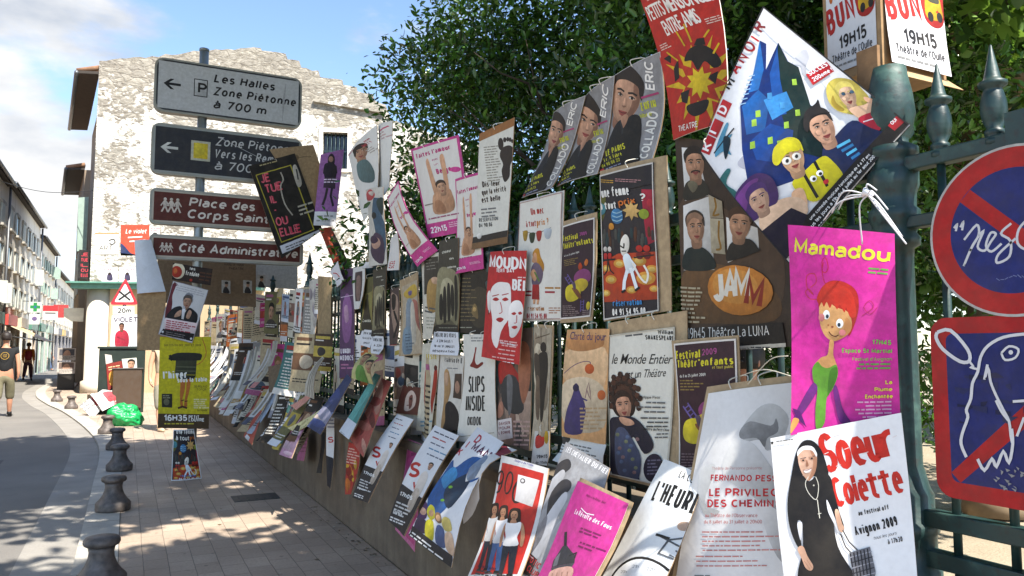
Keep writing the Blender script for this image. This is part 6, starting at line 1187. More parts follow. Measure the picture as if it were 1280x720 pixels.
a.poly([(456, 640), (574, 592), (580, 612), (464, 664)], '#c9c9d2'); a.greek(474, 642, 50, 3, 8, '#555', 3, rot=-22); a.tb('22h30', 536, 640, 30, 20, '#222', 'k', rot=-20)
poster('theatre_poster', 'black poster with pink neon lettering hung crooked across the road signs', q, a, 1, g=5, S=post_plane(q, 0.16, 0.02, 0.1), th=0.006, ties=1)
q = vq(V14, (424, 352), (556, 338), (600, 470), (560, 560)); a = P(q, V14, '#a58a68'); a.e(526, 384, 10, 12, '#7a6448'); a.l([(430, 400), (560, 380)], 3, '#7a6448')
poster('cardboard_sheet', 'bare brown cardboard behind the crooked black poster on the sign post', q, a, 1, g=3, S=post_plane(q, 0.11, 0.0, 0.1), cat='cardboard')
q = vq(V14, (578, 368), (648, 352), (622, 584), (556, 580)); a = P(q, V14, '#a46cae')
a.sp([(598, 380), (608, 366), (618, 378), (616, 400), (600, 400)], '#2c1f2c'); a.e(607, 384, 7, 9, '#b48878'); a.sp([(588, 400), (606, 396), (622, 404), (622, 440), (600, 446), (588, 440)], '#2a2030'); a.poly([(588, 440), (622, 440), (620, 474), (584, 470)], '#463446'); a.l([(596, 472), (590, 500), (582, 522)], 7, '#2c2430'); a.l([(610, 472), (606, 495), (614, 525)], 7, '#2c2430'); a.l([(590, 402), (586, 425), (596, 440)], 5, '#2a2030'); a.l([(622, 404), (624, 425), (612, 440)], 5, '#2a2030'); a.poly([(560, 540), (626, 542), (622, 586), (556, 582)], '#d6d4d8'); a.greek(566, 552, 50, 1, 10, '#999', 2); a.tb('www.tu-as-dit.com', 565, 570, 52, 8, '#555', 'b'); a.greek(586, 444, 40, 2, 8, '#e8d4ec', 3)
poster('theatre_poster', 'violet poster with a dark striding woman, right of the crooked black one', q, a, 1, g=4, S=post_plane(q, 0.2, 0.03, -0.2, 0.02))
q = vq(V14, (574, 590), (610, 585), (676, 720), (630, 730)); a = P(q, V14, '#c8553c'); a.poly([(600, 610), (625, 600), (676, 700), (650, 720)], '#3c342c')
poster('theatre_poster', 'torn orange red strip of poster under the violet poster', q, a, 1, g=3, S=post_plane(q, 0.1, 0.1, 0.4, 0.02))
q = vq(V20, (135, 262), (362, 322), (258, 664), (40, 606)); a = P(q, V20, '#d2d0d0')
a.sp([(108, 350), (140, 275), (155, 290), (130, 360), (128, 420), (110, 500), (80, 505)], '#6a2830'); a.t('P', 136, 305, 30, '#6a2838', 'k', rot=14); a.greek(160, 290, 180, 3, 14, '#b8b4b8', 3, rot=14, h=6)
a.sp([(190, 395), (205, 365), (235, 358), (262, 375), (258, 405), (240, 412), (210, 400)], '#c8c8cc'); a.sp([(206, 372), (222, 344), (258, 352), (260, 376), (236, 366)], '#8a8c94'); a.face(224, 405, 38, '#b98e74', '#5a5048', tilt=12, smile=.2)
a.sp([(90, 515), (125, 450), (170, 430), (190, 440), (200, 480), (235, 440), (270, 460), (292, 490), (280, 540), (230, 535)], '#1e1e22'); a.poly([(190, 450), (212, 445), (200, 515), (186, 512)], '#dcdce0'); a.sp([(140, 500), (155, 470), (185, 455), (180, 490)], '#c49a80'); a.sp([(215, 500), (235, 455), (252, 470), (235, 510)], '#c49a80'); a.l([(200, 430), (205, 445)], 12, '#b8b8bc')
a.poly([(84, 504), (290, 540), (276, 604), (72, 570)], '#dcc8c8'); a.greek(92, 518, 180, 5, 13, '#b44a54', 4, rot=9, h=7); a.poly([(70, 572), (274, 606), (258, 652), (48, 606)], '#241e20'); a.greek(90, 590, 150, 3, 12, '#8a8484', 5, rot=11, h=4); a.e(68, 592, 7, 7, '#ddd'); a.e(250, 636, 7, 7, '#ddd')
a.edge(1.5, '#b0aab0')
poster('theatre_poster', 'tilted grey poster of a man in a black suit above the yellow poster', q, a, 1, g=5, S=post_plane(q, 0.12, 0.03, 0.05, 0.01), th=0.006)
q = [(200, 421), (264, 421), (261, 536), (197, 535)]; a = P(q, V19, '#d0c41e', 178)
a.tb('SUCCES DU OFF 2007 ET 2008', 390, 166, 145, 9, '#7a7020', 'k'); a.l([(540, 135), (556, 190), (540, 225), (515, 240)], 2.5, '#c05030', 3)
a.sp([(408, 212), (440, 192), (530, 194), (536, 214), (520, 222), (428, 222)], '#2a2c22'); a.poly([(436, 222), (518, 222), (514, 278), (432, 276)], '#3c402c'); a.l([(412, 200), (422, 222)], 10, '#1c1e18'); a.l([(438, 246), (514, 248)], 5, '#5c6048'); a.l([(438, 262), (514, 264)], 4, '#5c6048'); a.poly([(440, 278), (516, 280), (505, 296), (448, 294)], '#202218')
a.sp([(456, 300), (472, 300), (470, 340), (462, 370), (464, 400), (454, 400), (452, 350)], '#c0702c'); a.sp([(480, 300), (494, 300), (488, 345), (480, 375), (480, 400), (468, 398), (474, 350)], '#c0702c'); a.l([(444, 408), (462, 402), (480, 408)], 8, '#4a2a18'); a.l([(456, 380), (468, 376)], 4, '#4a2a18'); a.l([(470, 382), (482, 380)], 4, '#4a2a18')
a.tb("l'hiver", 387, 296, 96, 34, '#f0efe8', 'k', rot=-2); a.tb('sous la table', 442, 308, 118, 19, '#f0efe8', 'k', rot=-2); a.tb('DE ROLAND', 508, 328, 52, 9, '#6a6420', 'b'); a.tb('TOPOR', 518, 340, 38, 9, '#6a6420', 'b')
a.poly([(382, 352), (422, 352), (422, 406), (382, 404)], '#2c2c1e'); a.e(400, 384, 11, 13, '#6a6a50', n=14); a.greek(386, 358, 30, 2, 8, '#9a9a7a', 3); a.greek(506, 372, 50, 5, 8, '#e8e0a0', 3, h=5); a.tb('Le Monde', 520, 420, 40, 9, '#555018', 'b')
a.uv(0, 150, 100, 28, '#4c3a22'); a.tb('16H35', 390, 458, 90, 24, '#f0eee6', 'k'); a.tb('PETIT', 486, 450, 42, 14, '#f0eee6', 'k'); a.tb('LOUVRE', 486, 460, 62, 13, '#f0eee6', 'k'); a.greek(392, 466, 160, 1, 10, '#c8b83c', 4, h=5)
poster('theatre_poster', 'yellow poster with a typewriter on legs, upright on the sign post', q, a, 1, g=4, S=post_plane(q, 0.10), th=0.006)
q = [(217, 537), (242, 536), (252, 598), (214, 601)]; a = P(q, V19, '#2a262c'); disco(a, TF(428, 500, 104, 190, 0)); a.uv(0, 0, 100, 26, '#26242a'); a.tb('une femme', 440, 502, 70, 13, '#e8e4dc', 'k'); a.tb('à tout', 438, 520, 50, 14, '#e8e4dc', 'k'); a.tb('prix', 490, 518, 22, 12, '#d8742c', 'k'); a.tb('réservation', 455, 668, 60, 12, '#3a8ac8', 'k'); a.tb('04 91 54 95 00', 450, 684, 76, 11, '#e8e4dc', 'k'); a.edge(3, '#d8d8d8')
poster('theatre_poster', 'small disco dance poster wrapped round the foot of the sign post', q, a, 1, g=4, S=post_plane(q, 0.08, -0.05, 0, 0.03))
q = vq(V20, (135, 148), (390, 186), (376, 292), (128, 254)); a = P(q, V20, '#2a1a16', 60)
a.e(166, 198, 44, 52, '#d8ccb0'); a.e(158, 205, 34, 38, '#b83420'); a.e(150, 200, 12, 18, '#d87038'); a.tb('les', 240, 192, 36, 20, '#e4dcd0', 'k', rot=8); a.tb('fredaine', 212, 226, 88, 30, '#e4dcd0', 'k', rot=8); a.e(248, 258, 9, 9, '#b83420'); a.greek(305, 205, 70, 3, 22, '#54301c', 3, rot=8)
poster('theatre_poster', 'small dark poster with a red fruit above the man in the black suit', q, a, 1, g=3, S=post_plane(q, 0.06, 0.02, 0.0))
q = vq(V21, (396, 182), (490, 178), (572, 470), (412, 482)); a = P(q, V21, '#ccd0d8')
poster('blank_sheet', 'blank bluish white sheet left of the lowest road sign', q, a, 1, g=3, S=post_plane(q, 0.02, 0.0, -0.2, 0.04), cat='sheet')
q = vq(V21, (412, 482), (575, 470), (560, 800), (410, 800)); a = P(q, V21, '#a3855f')
poster('cardboard_sheet', 'plain brown cardboard below the blank sheet on the sign post', q, a, 1, g=3, S=post_plane(q, 0.0, 0.0, -0.2), cat='cardboard')
# ------------------------------------------------------------------ the middle of the fence: prints half hidden by one another
Vd = ((260, 430), 4.236)
def photo(a, pts, cols, seed):
    """a muddle of tones like a printed photograph"""
    rs = random.Random(seed); x0, y0, x1, y1 = pts
    for i in range(14):
        x, y = rs.uniform(x0, x1), rs.uniform(y0, y1); w, h = (x1 - x0) * rs.uniform(.08, .3), (y1 - y0) * rs.uniform(.06, .22)
        a.sp([(x - w, y), (x - w * .3, y - h), (x + w * .8, y - h * .6), (x + w, y + h * .4), (x, y + h)], rs.choice(cols))
q = vq(V8, (64, 124), (196, 124), (200, 575), (46, 560)); a = P(q, V8, '#d9d6cc')
a.tb('SLIPS', 84, 345, 76, 66, '#161616', 'k', sp=0.05); a.tb('INSIDE', 75, 424, 88, 66, '#161616', 'k', sp=0.05); a.tb('OKIDOK', 86, 488, 58, 40, '#222', 'b', sp=0.05); a.sp([(92, 240), (104, 222), (118, 180), (124, 172), (116, 215), (126, 236), (148, 225), (152, 234), (128, 250), (108, 246)], '#8c2a22'); a.l([(120, 170), (112, 235)], 4, '#8c2a22'); a.greek(100, 135, 60, 2, 10, '#888', 2); a.l([(60, 540), (190, 520)], 4, '#b4ae9c')
poster('theatre_poster', 'cream poster with large black capitals and a small red sketch', q, a, 1.875, bu=0.008, g=5, seed=41)
q = vq(V8, (205, 110), (344, 96), (348, 600), (196, 562)); a = P(q, V8, '#6a5a50')
photo(a, (205, 110, 345, 580), ['#8a6a5c', '#4a4442', '#a08878', '#38342f', '#7a4a40', '#c0a896'], 5); a.sp([(205, 240), (260, 230), (310, 300), (290, 310), (250, 280), (215, 320)], '#b32c28'); a.sp([(230, 300), (290, 290), (320, 420), (270, 440), (225, 390)], '#38383a'); a.sp([(300, 160), (335, 170), (342, 300), (318, 400), (300, 300)], '#a4684c'); a.sp([(205, 410), (225, 390), (232, 440), (205, 460)], '#b8806a'); a.sp([(250, 290), (275, 300), (270, 420), (255, 440)], '#6a6a6c')
a.poly([(198, 472), (268, 458), (272, 545), (200, 562)], '#d4c8c4')
for i, t_ in enumerate(('DANSER', 'POUR', 'L ECHINE')): a.tb(t_, 212, 492 + i * 20, 52, 13, '#7a2a34', 'k', rot=-8)
a.greek(276, 470, 66, 6, 20, '#b89890', 4, h=8)
poster('theatre_poster', 'torn poster of tangled grey and skin coloured limbs below the red two-face poster', q, a, 1.885, bu=0.01, g=5, seed=42)
q = vq(V8, (358, 82), (428, 88), (420, 600), (350, 600)); a = P(q, V8, '#b0a48e')
photo(a, (360, 100, 425, 580), ['#a89a84', '#c4b8a0', '#8a7c68'], 7); a.sp([(384, 160), (396, 145), (406, 160), (404, 185), (388, 185)], '#2a221c'); a.sp([(376, 200), (408, 190), (416, 260), (412, 330), (400, 470), (384, 470), (380, 330), (368, 260)], '#2c2620'); a.sp([(360, 200), (378, 205), (380, 300), (366, 320), (360, 280)], '#4a4036'); a.l([(366, 130), (420, 110)], 4, '#5a4a3a'); a.sp([(364, 300), (380, 310), (376, 460), (362, 460)], '#6a5a4a')
poster('theatre_poster', 'narrow sepia photograph poster of a dark couple dancing', q, a, 1.87, g=4, seed=43, border=(3, 4, 8, 2))
q = vq(V8, (352, 520), (420, 520), (412, 662), (344, 652)); a = P(q, V8, '#c8c4be', 200)
a.sp([(356, 545), (386, 520), (392, 575), (360, 590)], '#b8302a'); a.e(404, 545, 11, 28, '#c8a024'); a.l([(360, 540), (410, 490)], 4, '#222'); a.tb('19H15', 366, 634, 44, 16, '#222', 'k', rot=-4); a.tb("r. de l'Oulle", 352, 656, 60, 12, '#333', 'b', rot=-2)
poster('theatre_poster', 'small white poster with a yellow taxi under the sepia couple', q, a, 1.85, lean=.1, g=3)
def silhouettes(q, V, o, label, seed, X0=1.87):
    a = P(q, V, '#5a5540'); T = o
    a.sp([T(0, 0), T(1, 0), T(1, .5), T(0, .5)], '#3e3a30'); a.sp([T(0, .35), T(.5, .28), T(1, .4), T(1, .9), T(.5, .85), T(0, .9)], '#8f8868'); a.sp([T(.2, .45), T(.6, .4), T(.9, .6), T(.6, .85), T(.2, .8)], '#b0a888')
    for x, y, h in ((.35, .52, .36), (.52, .48, .38), (.68, .50, .30), (.85, .40, .45), (.2, .6, .25)): a.sp([T(x - .06, y), T(x, y - .04), T(x + .06, y), T(x + .08, y + h * .5), T(x + .05, y + h), T(x - .05, y + h), T(x - .08, y + h * .5)], '#1d1a15')
    a.t('chœur'.replace('œ', 'oe'), *T(.22, .14), T.w(.13), '#d8d4c4', 'k', rot=-12, sx=.8); a.t('des', *T(.6, .2), T.w(.1), '#d8d4c4', 'k', rot=-10); a.t('ombres', *T(.5, .29), T.w(.1), '#d8d4c4', 'k', rot=-8, sx=.8); a.sp([T(0, .92), T(1, .93), T(1, 1.02), T(0, 1.02)], '#231f1a'); a.greek(*T(.1, .95), T.w(.8), 1, 8, '#998', 3)
    poster('theatre_poster', label, q, a, X0, g=4, seed=seed, rim='#8a6a4a')
def notice(q, V, label, X0, lines, lean=0.0):
    a = PArt(q, (0, 0), 1, '#d6d8de', 100, 80); c = [Vector(p) for p in q]; B = lambda u, v: tuple((1 - v) * ((1 - u) * c[0] + u * c[1]) + v * ((1 - u) * c[3] + u * c[2])); w = (c[1] - c[0]).length; h = (c[3] - c[0]).length
    for i, (t_, s, k) in enumerate(lines):
        d = c[1] - c[0]; a.tb(t_, *B((1 - k) / 2, (i + 1) / (len(lines) + .5)), w * k, h * s, '#26262c', 'k', rot=math.degrees(math.atan2(d.y, d.x)))
    poster('paper_notice', label, q, a, X0, lean=lean, g=3, th=0.001, cat='notice')
silhouettes(vq(V15, (330, 90), (442, 72), (440, 572), (316, 572)), V15, TF(325, 85, 115, 485, 0), 'dusky olive poster of walking silhouettes, nearer of two', 44)
notice(vq(V15, (302, 568), (442, 574), (438, 698), (288, 690)), V15, 'white notice with bold black lines under the nearer silhouette poster', 1.86, (('THÉATRE DES VENTS', .17, .86), ('A 22H SALLE 1', .12, .6), ('10 AU 31 JUILLET', .11, .75), ('RÉSERVATION', .1, .8)))
silhouettes(vq(V16, (428, 150), (492, 128), (482, 482), (424, 482)), V16, TF(428, 150, 60, 335, -14), 'dusky olive poster of walking silhouettes, farther of two', 45, 1.86)
notice(vq(V16, (424, 478), (480, 482), (476, 574), (414, 566)), V16, 'white notice under the farther silhouette poster', 1.85, (('THEATRE', .17, .8), ('A 22H', .13, .6), ('JUILLET', .13, .7)))
q = vq(V16, (372, 186), (426, 184), (422, 452), (374, 452)); a = P(q, V16, '#8a8248'); a.sp([(376, 190), (424, 190), (422, 260), (376, 270)], '#5a5630'); a.sp([(380, 450), (384, 340), (394, 300), (404, 300), (410, 350), (420, 450)], '#3a3424'); a.e(400, 290, 6, 12, '#3a3424'); a.tb('Comédie', 382, 415, 34, 14, '#d4d0bc', 'b')
poster('theatre_poster', 'mustard poster of a lone dark figure beside the farther silhouettes', q, a, 1.87, g=3, seed=46)
notice(vq(V16, (368, 446), (426, 452), (420, 540), (362, 526)), V16, 'white notice under the mustard poster', 1.86, (('20 H 30', .15, .6), ('SALLE B', .12, .7), ('JUILLET', .12, .6)))
q = vq(V15, (240, 166), (334, 150), (318, 604), (250, 612)); a = P(q, V15, '#cfc9ba'); a.poly([(258, 190), (330, 178), (326, 400), (262, 412)], '#3b352c'); a.sp([(280, 380), (292, 330), (310, 318), (326, 340), (330, 470), (300, 500), (280, 470)], '#b08c50'); a.sp([(300, 320), (320, 314), (326, 350), (306, 350)], '#d0a888'); a.greek(268, 470, 44, 2, 18, '#555', 2, rot=10, h=8); a.greek(272, 520, 50, 4, 14, '#998', 3, h=5); a.greek(264, 205, 60, 4, 20, '#8a8478', 4, rot=-10, h=5)
poster('theatre_poster', 'cream bordered dark poster with a small golden figure', q, a, 1.88, bu=.006, g=4, seed=47)
q = vq(V15, (448, 258), (600, 236), (604, 592), (446, 574)); a = P(q, V15, '#2a251e'); a.sp([(480, 400), (540, 330), (600, 380), (600, 520), (520, 540)], '#3f372a'); a.sp([(505, 470), (515, 420), (530, 440), (535, 500)], '#8a7248'); a.greek(456, 285, 50, 12, 20, '#7a6a48', 3, h=5); a.e(518, 450, 8, 12, '#c8a468'); a.greek(456, 545, 60, 1, 12, '#998', 3)
poster('theatre_poster', 'nearly black night scene poster left of the red two-face poster', q, a, 1.89, g=4, seed=48)
q = vq(V15, (122, 300), (224, 254), (246, 690), (142, 700)); a = P(q, V15, '#b8a890'); a.sp([(140, 330), (210, 280), (230, 340), (180, 370), (140, 360)], '#c0a040'); a.sp([(150, 400), (190, 380), (200, 560), (160, 600)], '#8a98a4'); a.sp([(195, 380), (236, 400), (244, 560), (214, 500)], '#a8685a'); a.sp([(180, 420), (205, 400), (215, 600), (190, 640)], '#c8c0b0'); a.sp([(140, 560), (180, 540), (190, 680), (150, 690)], '#7a90a0'); a.greek(150, 580, 36, 6, 18, '#4a5a6a', 3, rot=-8, h=6); a.sp([(165, 330), (190, 320), (188, 345), (170, 350)], '#6a5a8a')
poster('theatre_poster', 'washed out watercolour poster of standing figures on cardboard', q, a, 1.87, g=4, border=(14, 16, 4, 2), seed=49)
q = vq(V15, (72, 345), (122, 335), (132, 640), (74, 644)); a = P(q, V15, '#4a3a38'); a.sp([(80, 380), (100, 365), (118, 400), (110, 560), (92, 560)], '#9a8070'); a.sp([(84, 380), (96, 366), (108, 380), (100, 440), (86, 440)], '#1c1614'); a.l([(95, 450), (112, 520), (92, 600)], 10, '#1c1614'); a.poly([(74, 640), (132, 636), (132, 700), (74, 700)], '#9a2428')
poster('theatre_poster', 'narrow brown poster of a slender figure, left of the watercolour on cardboard', q, a, 1.88, g=3, seed=50)
q = vq(V18, (408, 268), (502, 292), (484, 545), (404, 560)); a = P(q, V18, '#cfcac0'); a.tb('Isabeau de R', 432, 318, 62, 22, '#444', 'n', rot=3); a.greek(440, 340, 40, 1, 10, '#888', 2); a.sp([(432, 420), (430, 360), (440, 345), (450, 365), (456, 420), (446, 470), (440, 540), (425, 545), (432, 470)], '#b08a5c'); a.sp([(432, 365), (444, 362), (446, 400), (436, 405)], '#d0a888'); a.sp([(440, 470), (460, 460), (484, 500), (480, 560), (430, 560), (440, 520)], '#1e1a20'); a.poly([(470, 362), (494, 360), (490, 450), (464, 446)], '#4a3a30'); a.e(478, 410, 8, 22, '#a8806a')
poster('theatre_poster', 'cream poster of a long haired woman in black in profile', q, a, 1.88, g=4, seed=51)
q = vq(V18, (356, 250), (414, 240), (388, 562), (340, 548)); a = P(q, V18, '#cdc8b6'); a.tb('TESTE', 368, 310, 34, 20, '#c8b02c', 'k'); a.sp([(364, 390), (370, 342), (378, 344), (380, 400), (374, 470), (366, 505), (360, 460)], '#a8301c'); a.sp([(388, 400), (394, 345), (402, 350), (400, 420), (392, 470), (388, 500), (382, 460)], '#a8301c'); a.e(374, 340, 5, 10, '#5a1a14'); a.e(397, 342, 5, 10, '#5a1a14'); a.greek(350, 520, 30, 2, 12, '#7aa0b0', 3)
poster('theatre_poster', 'narrow cream poster with two red standing figures', q, a, 1.87, g=3, seed=52)
q = vq(V9, (122, 150), (200, 160), (186, 284), (92, 276)); a = P(q, V9, '#5a2a20'); a.sp([(130, 240), (140, 190), (165, 170), (180, 200), (172, 240), (150, 262), (132, 260)], '#c4b0a4'); a.sp([(150, 200), (165, 190), (160, 240), (150, 250)], '#7a4a40'); a.e(158, 205, 5, 4, '#2a1410'); a.l([(140, 235), (160, 232)], 4, '#6a2a24')
poster('theatre_poster', 'small rust red portrait sheet behind the wall ledge', q, a, 1.86, g=3, seed=53)
# --- the lower row, leaning out over the wall
def sw(q, zq, label, seed, **k):
    a = PArt(q, V10[0], V10[1], '#dcdada', 100, 260); B = lambda u, v: tuple((1 - v) * ((1 - u) * zq[0][i] + u * zq[1][i]) + v * ((1 - u) * zq[3][i] + u * zq[2][i]) for i in (0, 1)); W = (Vector(zq[1]) - Vector(zq[0])).length; d = Vector(zq[1]) - Vector(zq[0]); r = math.degrees(math.atan2(d.y, d.x))
    a.uv(0, 168, 100, 92, '#232126')
    for i, c in enumerate(('#445', '#b84a4a', '#667', '#5a8aa8', '#667')): a.greek(*B(.1 + .06 * i, .05 + .055 * i), W * .7, 1, W * .06, c, i + 2, rot=r, h=W * .05)
    a.t('S', *B(.08, .55), W * .62, '#c22a26', 'k', rot=r - 8, sx=1.0); a.t('w', *B(.46, .62), W * .38, '#c22a26', 'k', rot=r - 8); x, y = B(.72, .36); a.face(x, y, W * .12, '#c8987a', '#1c1614', tilt=r); a.sp([B(.58, .46), B(.72, .42), B(.86, .48), B(.84, .66), B(.6, .64)], '#d4c8bc'); a.sp([B(.62, .60), B(.82, .62), B(.80, .80), B(.56, .78)], '#b8a898')
    a.t('17h05', *B(.10, .74), W * .16, '#e8e6e2', 'k', rot=r); a.greek(*B(.08, .80), W * .55, 4, W * .14, '#c8c6c2', 4, rot=r, h=W * .06); a.t('Espace', *B(.10, .90), W * .09, '#e8e6e2', 'k', rot=r); a.greek(*B(.05, .95), W * .8, 2, W * .1, '#d8d6d2', 4, rot=r, h=W * .05)
    poster('theatre_poster', label, q, a, 1.63, lean=.6, g=6, th=.008, seed=seed, group='white and black posters with a red initial', **k)
zq = [(100, 158), (160, 180), (4, 470), (-54, 448)]; sw(vq(V10, *zq), zq, 'white and black poster with a red initial, farther of the two on the ledge', 61, bv=0.03)
zq = [(232, 198), (314, 234), (142, 592), (70, 528)]; sw(vq(V10, *zq), zq, 'white and black poster with a red initial, nearer of the two on the ledge', 62, bv=0.03)
q = vq(V10, (140, 245), (188, 265), (172, 640), (96, 560)); a = P(q, V10, '#b8447c'); a.edge(6, '#c46a94'); a.greek(150, 280, 30, 3, 20, '#8a2a5a', 3)
poster('theatre_poster', 'dull pink poster mostly hidden behind the nearer white and black one', q, a, 1.70, lean=.35, g=3, seed=63)
q = vq(V10, (380, 204), (470, 258), (286, 690), (162, 588)); a = P(q, V10, '#d6d6d8', 170)
for (x, y), ch in zip(((334, 282), (362, 266), (388, 252)), 'KID'): a.t(ch, x, y, 24, '#b8283a', 'k', rot=32)
a.t('MANOIR', 386, 276, 26, '#5a2a4a', 'k', rot=32, sx=.8); a.sp([(262, 400), (300, 350), (330, 300), (345, 330), (400, 300), (440, 320), (420, 370), (360, 400), (330, 460), (280, 500), (250, 470)], '#1f5796'); a.sp([(300, 360), (340, 325), (360, 360), (320, 400)], '#3f94cc'); a.sp([(320, 400), (400, 350), (390, 400), (330, 470)], '#14304a'); a.l([(280, 335), (310, 320), (296, 345)], 5, '#2a2a30'); a.e(340, 395, 8, 5, '#7ab83c'); a.e(310, 440, 8, 5, '#7ab83c')
a.sp([(200, 500), (222, 450), (246, 445), (250, 480), (240, 510), (215, 515)], '#4a2a5a'); a.e(232, 482, 12, 15, '#c49a84'); a.sp([(190, 560), (210, 510), (240, 520), (235, 570)], '#3a2a44'); a.sp([(246, 480), (262, 455), (278, 470), (276, 505), (256, 512)], '#d8cc30'); a.e(264, 488, 10, 13, '#d0a47c'); a.sp([(228, 590), (240, 520), (268, 520), (256, 590)], '#d0c428'); a.sp([(276, 505), (284, 485), (300, 490), (300, 520), (286, 524)], '#8a6a4a'); a.e(290, 505, 9, 12, '#d0a47c'); a.sp([(262, 600), (280, 535), (302, 545), (290, 615)], '#4a5a84'); a.sp([(300, 520), (312, 500), (330, 508), (328, 545), (306, 550)], '#d0bc6a'); a.sp([(292, 620), (304, 560), (326, 560), (312, 640)], '#c8a88c')
a.poly([(172, 578), (296, 672), (286, 700), (155, 596)], '#1a1a1e'); a.poly([(185, 545), (305, 640), (296, 672), (172, 578)], '#222026'); a.greek(182, 572, 120, 3, 16, '#d8d6d2', 4, rot=38, h=7)
poster('theatre_poster', 'smaller blue haunted house poster of the lower row, bent forward', q, a, 1.57, lean=.55, bv=.05, bu=.02, g=7, seed=64)
q = vq(V10, (455, 262), (516, 284), (400, 460), (330, 540)); a = P(q, V10, '#d4d2d0'); a.t('MANOIR', 420, 300, 20, '#8a3040', 'k', rot=30); a.sp([(350, 480), (400, 400), (440, 380), (400, 450)], '#8a9ab0'); a.sp([(340, 500), (352, 450), (362, 460), (350, 505)], '#b83a44')
poster('theatre_poster', 'curled white corner of another haunted house poster behind the red one', q, a, 1.66, lean=.5, bv=.10, g=5, seed=65)
q = vq(V10, (466, 304), (622, 346), (532, 760), (328, 760)); a = P(q, V10, '#d2d0ce'); a.uv(6, 8, 88, 128, '#c02a22')
a.t('90', 430, 418, 74, '#241818', 'n', rot=10, shear=.1, sx=.75); a.t('C', 500, 455, 82, '#241818', 'n', rot=12, shear=.1, sx=.7); a.poly([(534, 368), (596, 384), (572, 470), (520, 450)], '#dad6d4'); a.e(548, 388, 8, 8, '#3a2a2a'); a.e(548, 388, 5, 5, '#d8d4d2')
for x, t_, l_ in ((436, '#d8d4d0', '#1c2230'), (478, '#e2dedc', '#3a5a8a'), (522, '#e2dedc', '#1c2230')): a.girl(x, 452 + (x - 436) * .3, 245, t_, l_, '#c08a68', '#2a1812', lean=-.12)
a.greek(384, 690, 110, 3, 13, '#444', 3, rot=14, h=6); a.tb('du 8 au 31 juillet', 385, 680, 80, 11, '#2a2a44', 'b', rot=14); a.tb("Théâtre de l'Alibi", 524, 330, 60, 8, '#3a4a9a', 'b', rot=14)
poster('theatre_poster', 'red poster of three women in white tops, leaning out at the bottom', q, a, 1.50, lean=.5, bu=.015, bv=-.02, g=7, th=.005, seed=66)
q = vq(V10, (690, 258), (834, 345), (700, 800), (498, 780)); a = P(q, V10, '#a3a2a4')
a.tb('LES CHEVALIER DU FIEL', 694, 290, 152, 17, '#e8e4e4', 'b', rot=30); a.sp([(600, 430), (625, 370), (670, 325), (712, 318), (722, 345), (700, 362), (670, 380), (650, 410), (620, 440)], '#3c3a3e'); a.sp([(640, 380), (690, 350), (700, 372), (660, 420), (600, 480), (580, 500), (600, 440)], '#c8c6c8'); a.sp([(640, 440), (690, 385), (724, 392), (720, 420), (690, 440), (660, 480), (640, 540)], '#3a383c'); a.sp([(660, 470), (705, 425), (712, 450), (680, 510), (650, 600), (600, 660), (560, 640), (590, 560), (630, 510)], '#d0ced0'); a.sp([(590, 540), (640, 500), (620, 580), (560, 640), (565, 590)], '#8a888c'); a.sp([(650, 580), (700, 520), (690, 600), (620, 680)], '#b4b2b4'); a.poly([(545, 608), (608, 655), (580, 720), (520, 690)], '#2a1a1a'); a.t('EROTIC', 540, 640, 24, '#b82a30', 'k', rot=36, sx=.8); a.t('CLUB', 556, 690, 24, '#b82a30', 'k', rot=36, sx=.8); a.greek(556, 625, 40, 1, 8, '#d8b4b4', 2, rot=36)
poster('theatre_poster', 'grey photograph poster of two embracing bodies, leaning in the lower row', q, a, 1.55, lean=.5, bu=.015, g=6, seed=67)
q = vq(V10, (742, 382), (912, 462), (800, 800), (555, 790)); a = P(q, V10, '#c8358e'); a.tb('Théâtre du Bélier Noir', 790, 440, 70, 8, '#7a2054', 'b', rot=24); a.l([(776, 476), (798, 496), (822, 502)], 3, '#eadce4', 2); a.tb('La Révolte des Fous', 748, 490, 132, 17, '#eadce4', 'b', rot=27); a.greek(780, 540, 60, 2, 11, '#7a2054', 3, rot=24, h=5); a.greek(780, 590, 70, 2, 14, '#7a2054', 5, rot=24, h=5)
a.l([(716, 548), (720, 600)], 13, '#26262a'); a.poly([(708, 598), (728, 600), (764, 640), (762, 668), (664, 676), (668, 648)], '#3a3a40'); a.poly([(676, 640), (700, 620), (690, 670), (668, 674)], '#75757c'); a.l([(740, 640), (768, 630), (762, 650)], 5, '#26262a'); a.poly([(660, 678), (762, 668), (752, 684), (668, 690)], '#4a4a50'); a.sp([(662, 690), (752, 682), (748, 730), (700, 750), (655, 730)], '#d2a292')
for i in range(4): a.l([(672 + i * 22, 700), (668 + i * 22, 730)], 4, '#a87a6c')
poster('theatre_poster', 'bright pink poster of a hand holding a metal funnel, bottom centre', q, a, 1.49, lean=.5, bu=.015, g=6, border=(0, 5, 4, 0), seed=68)
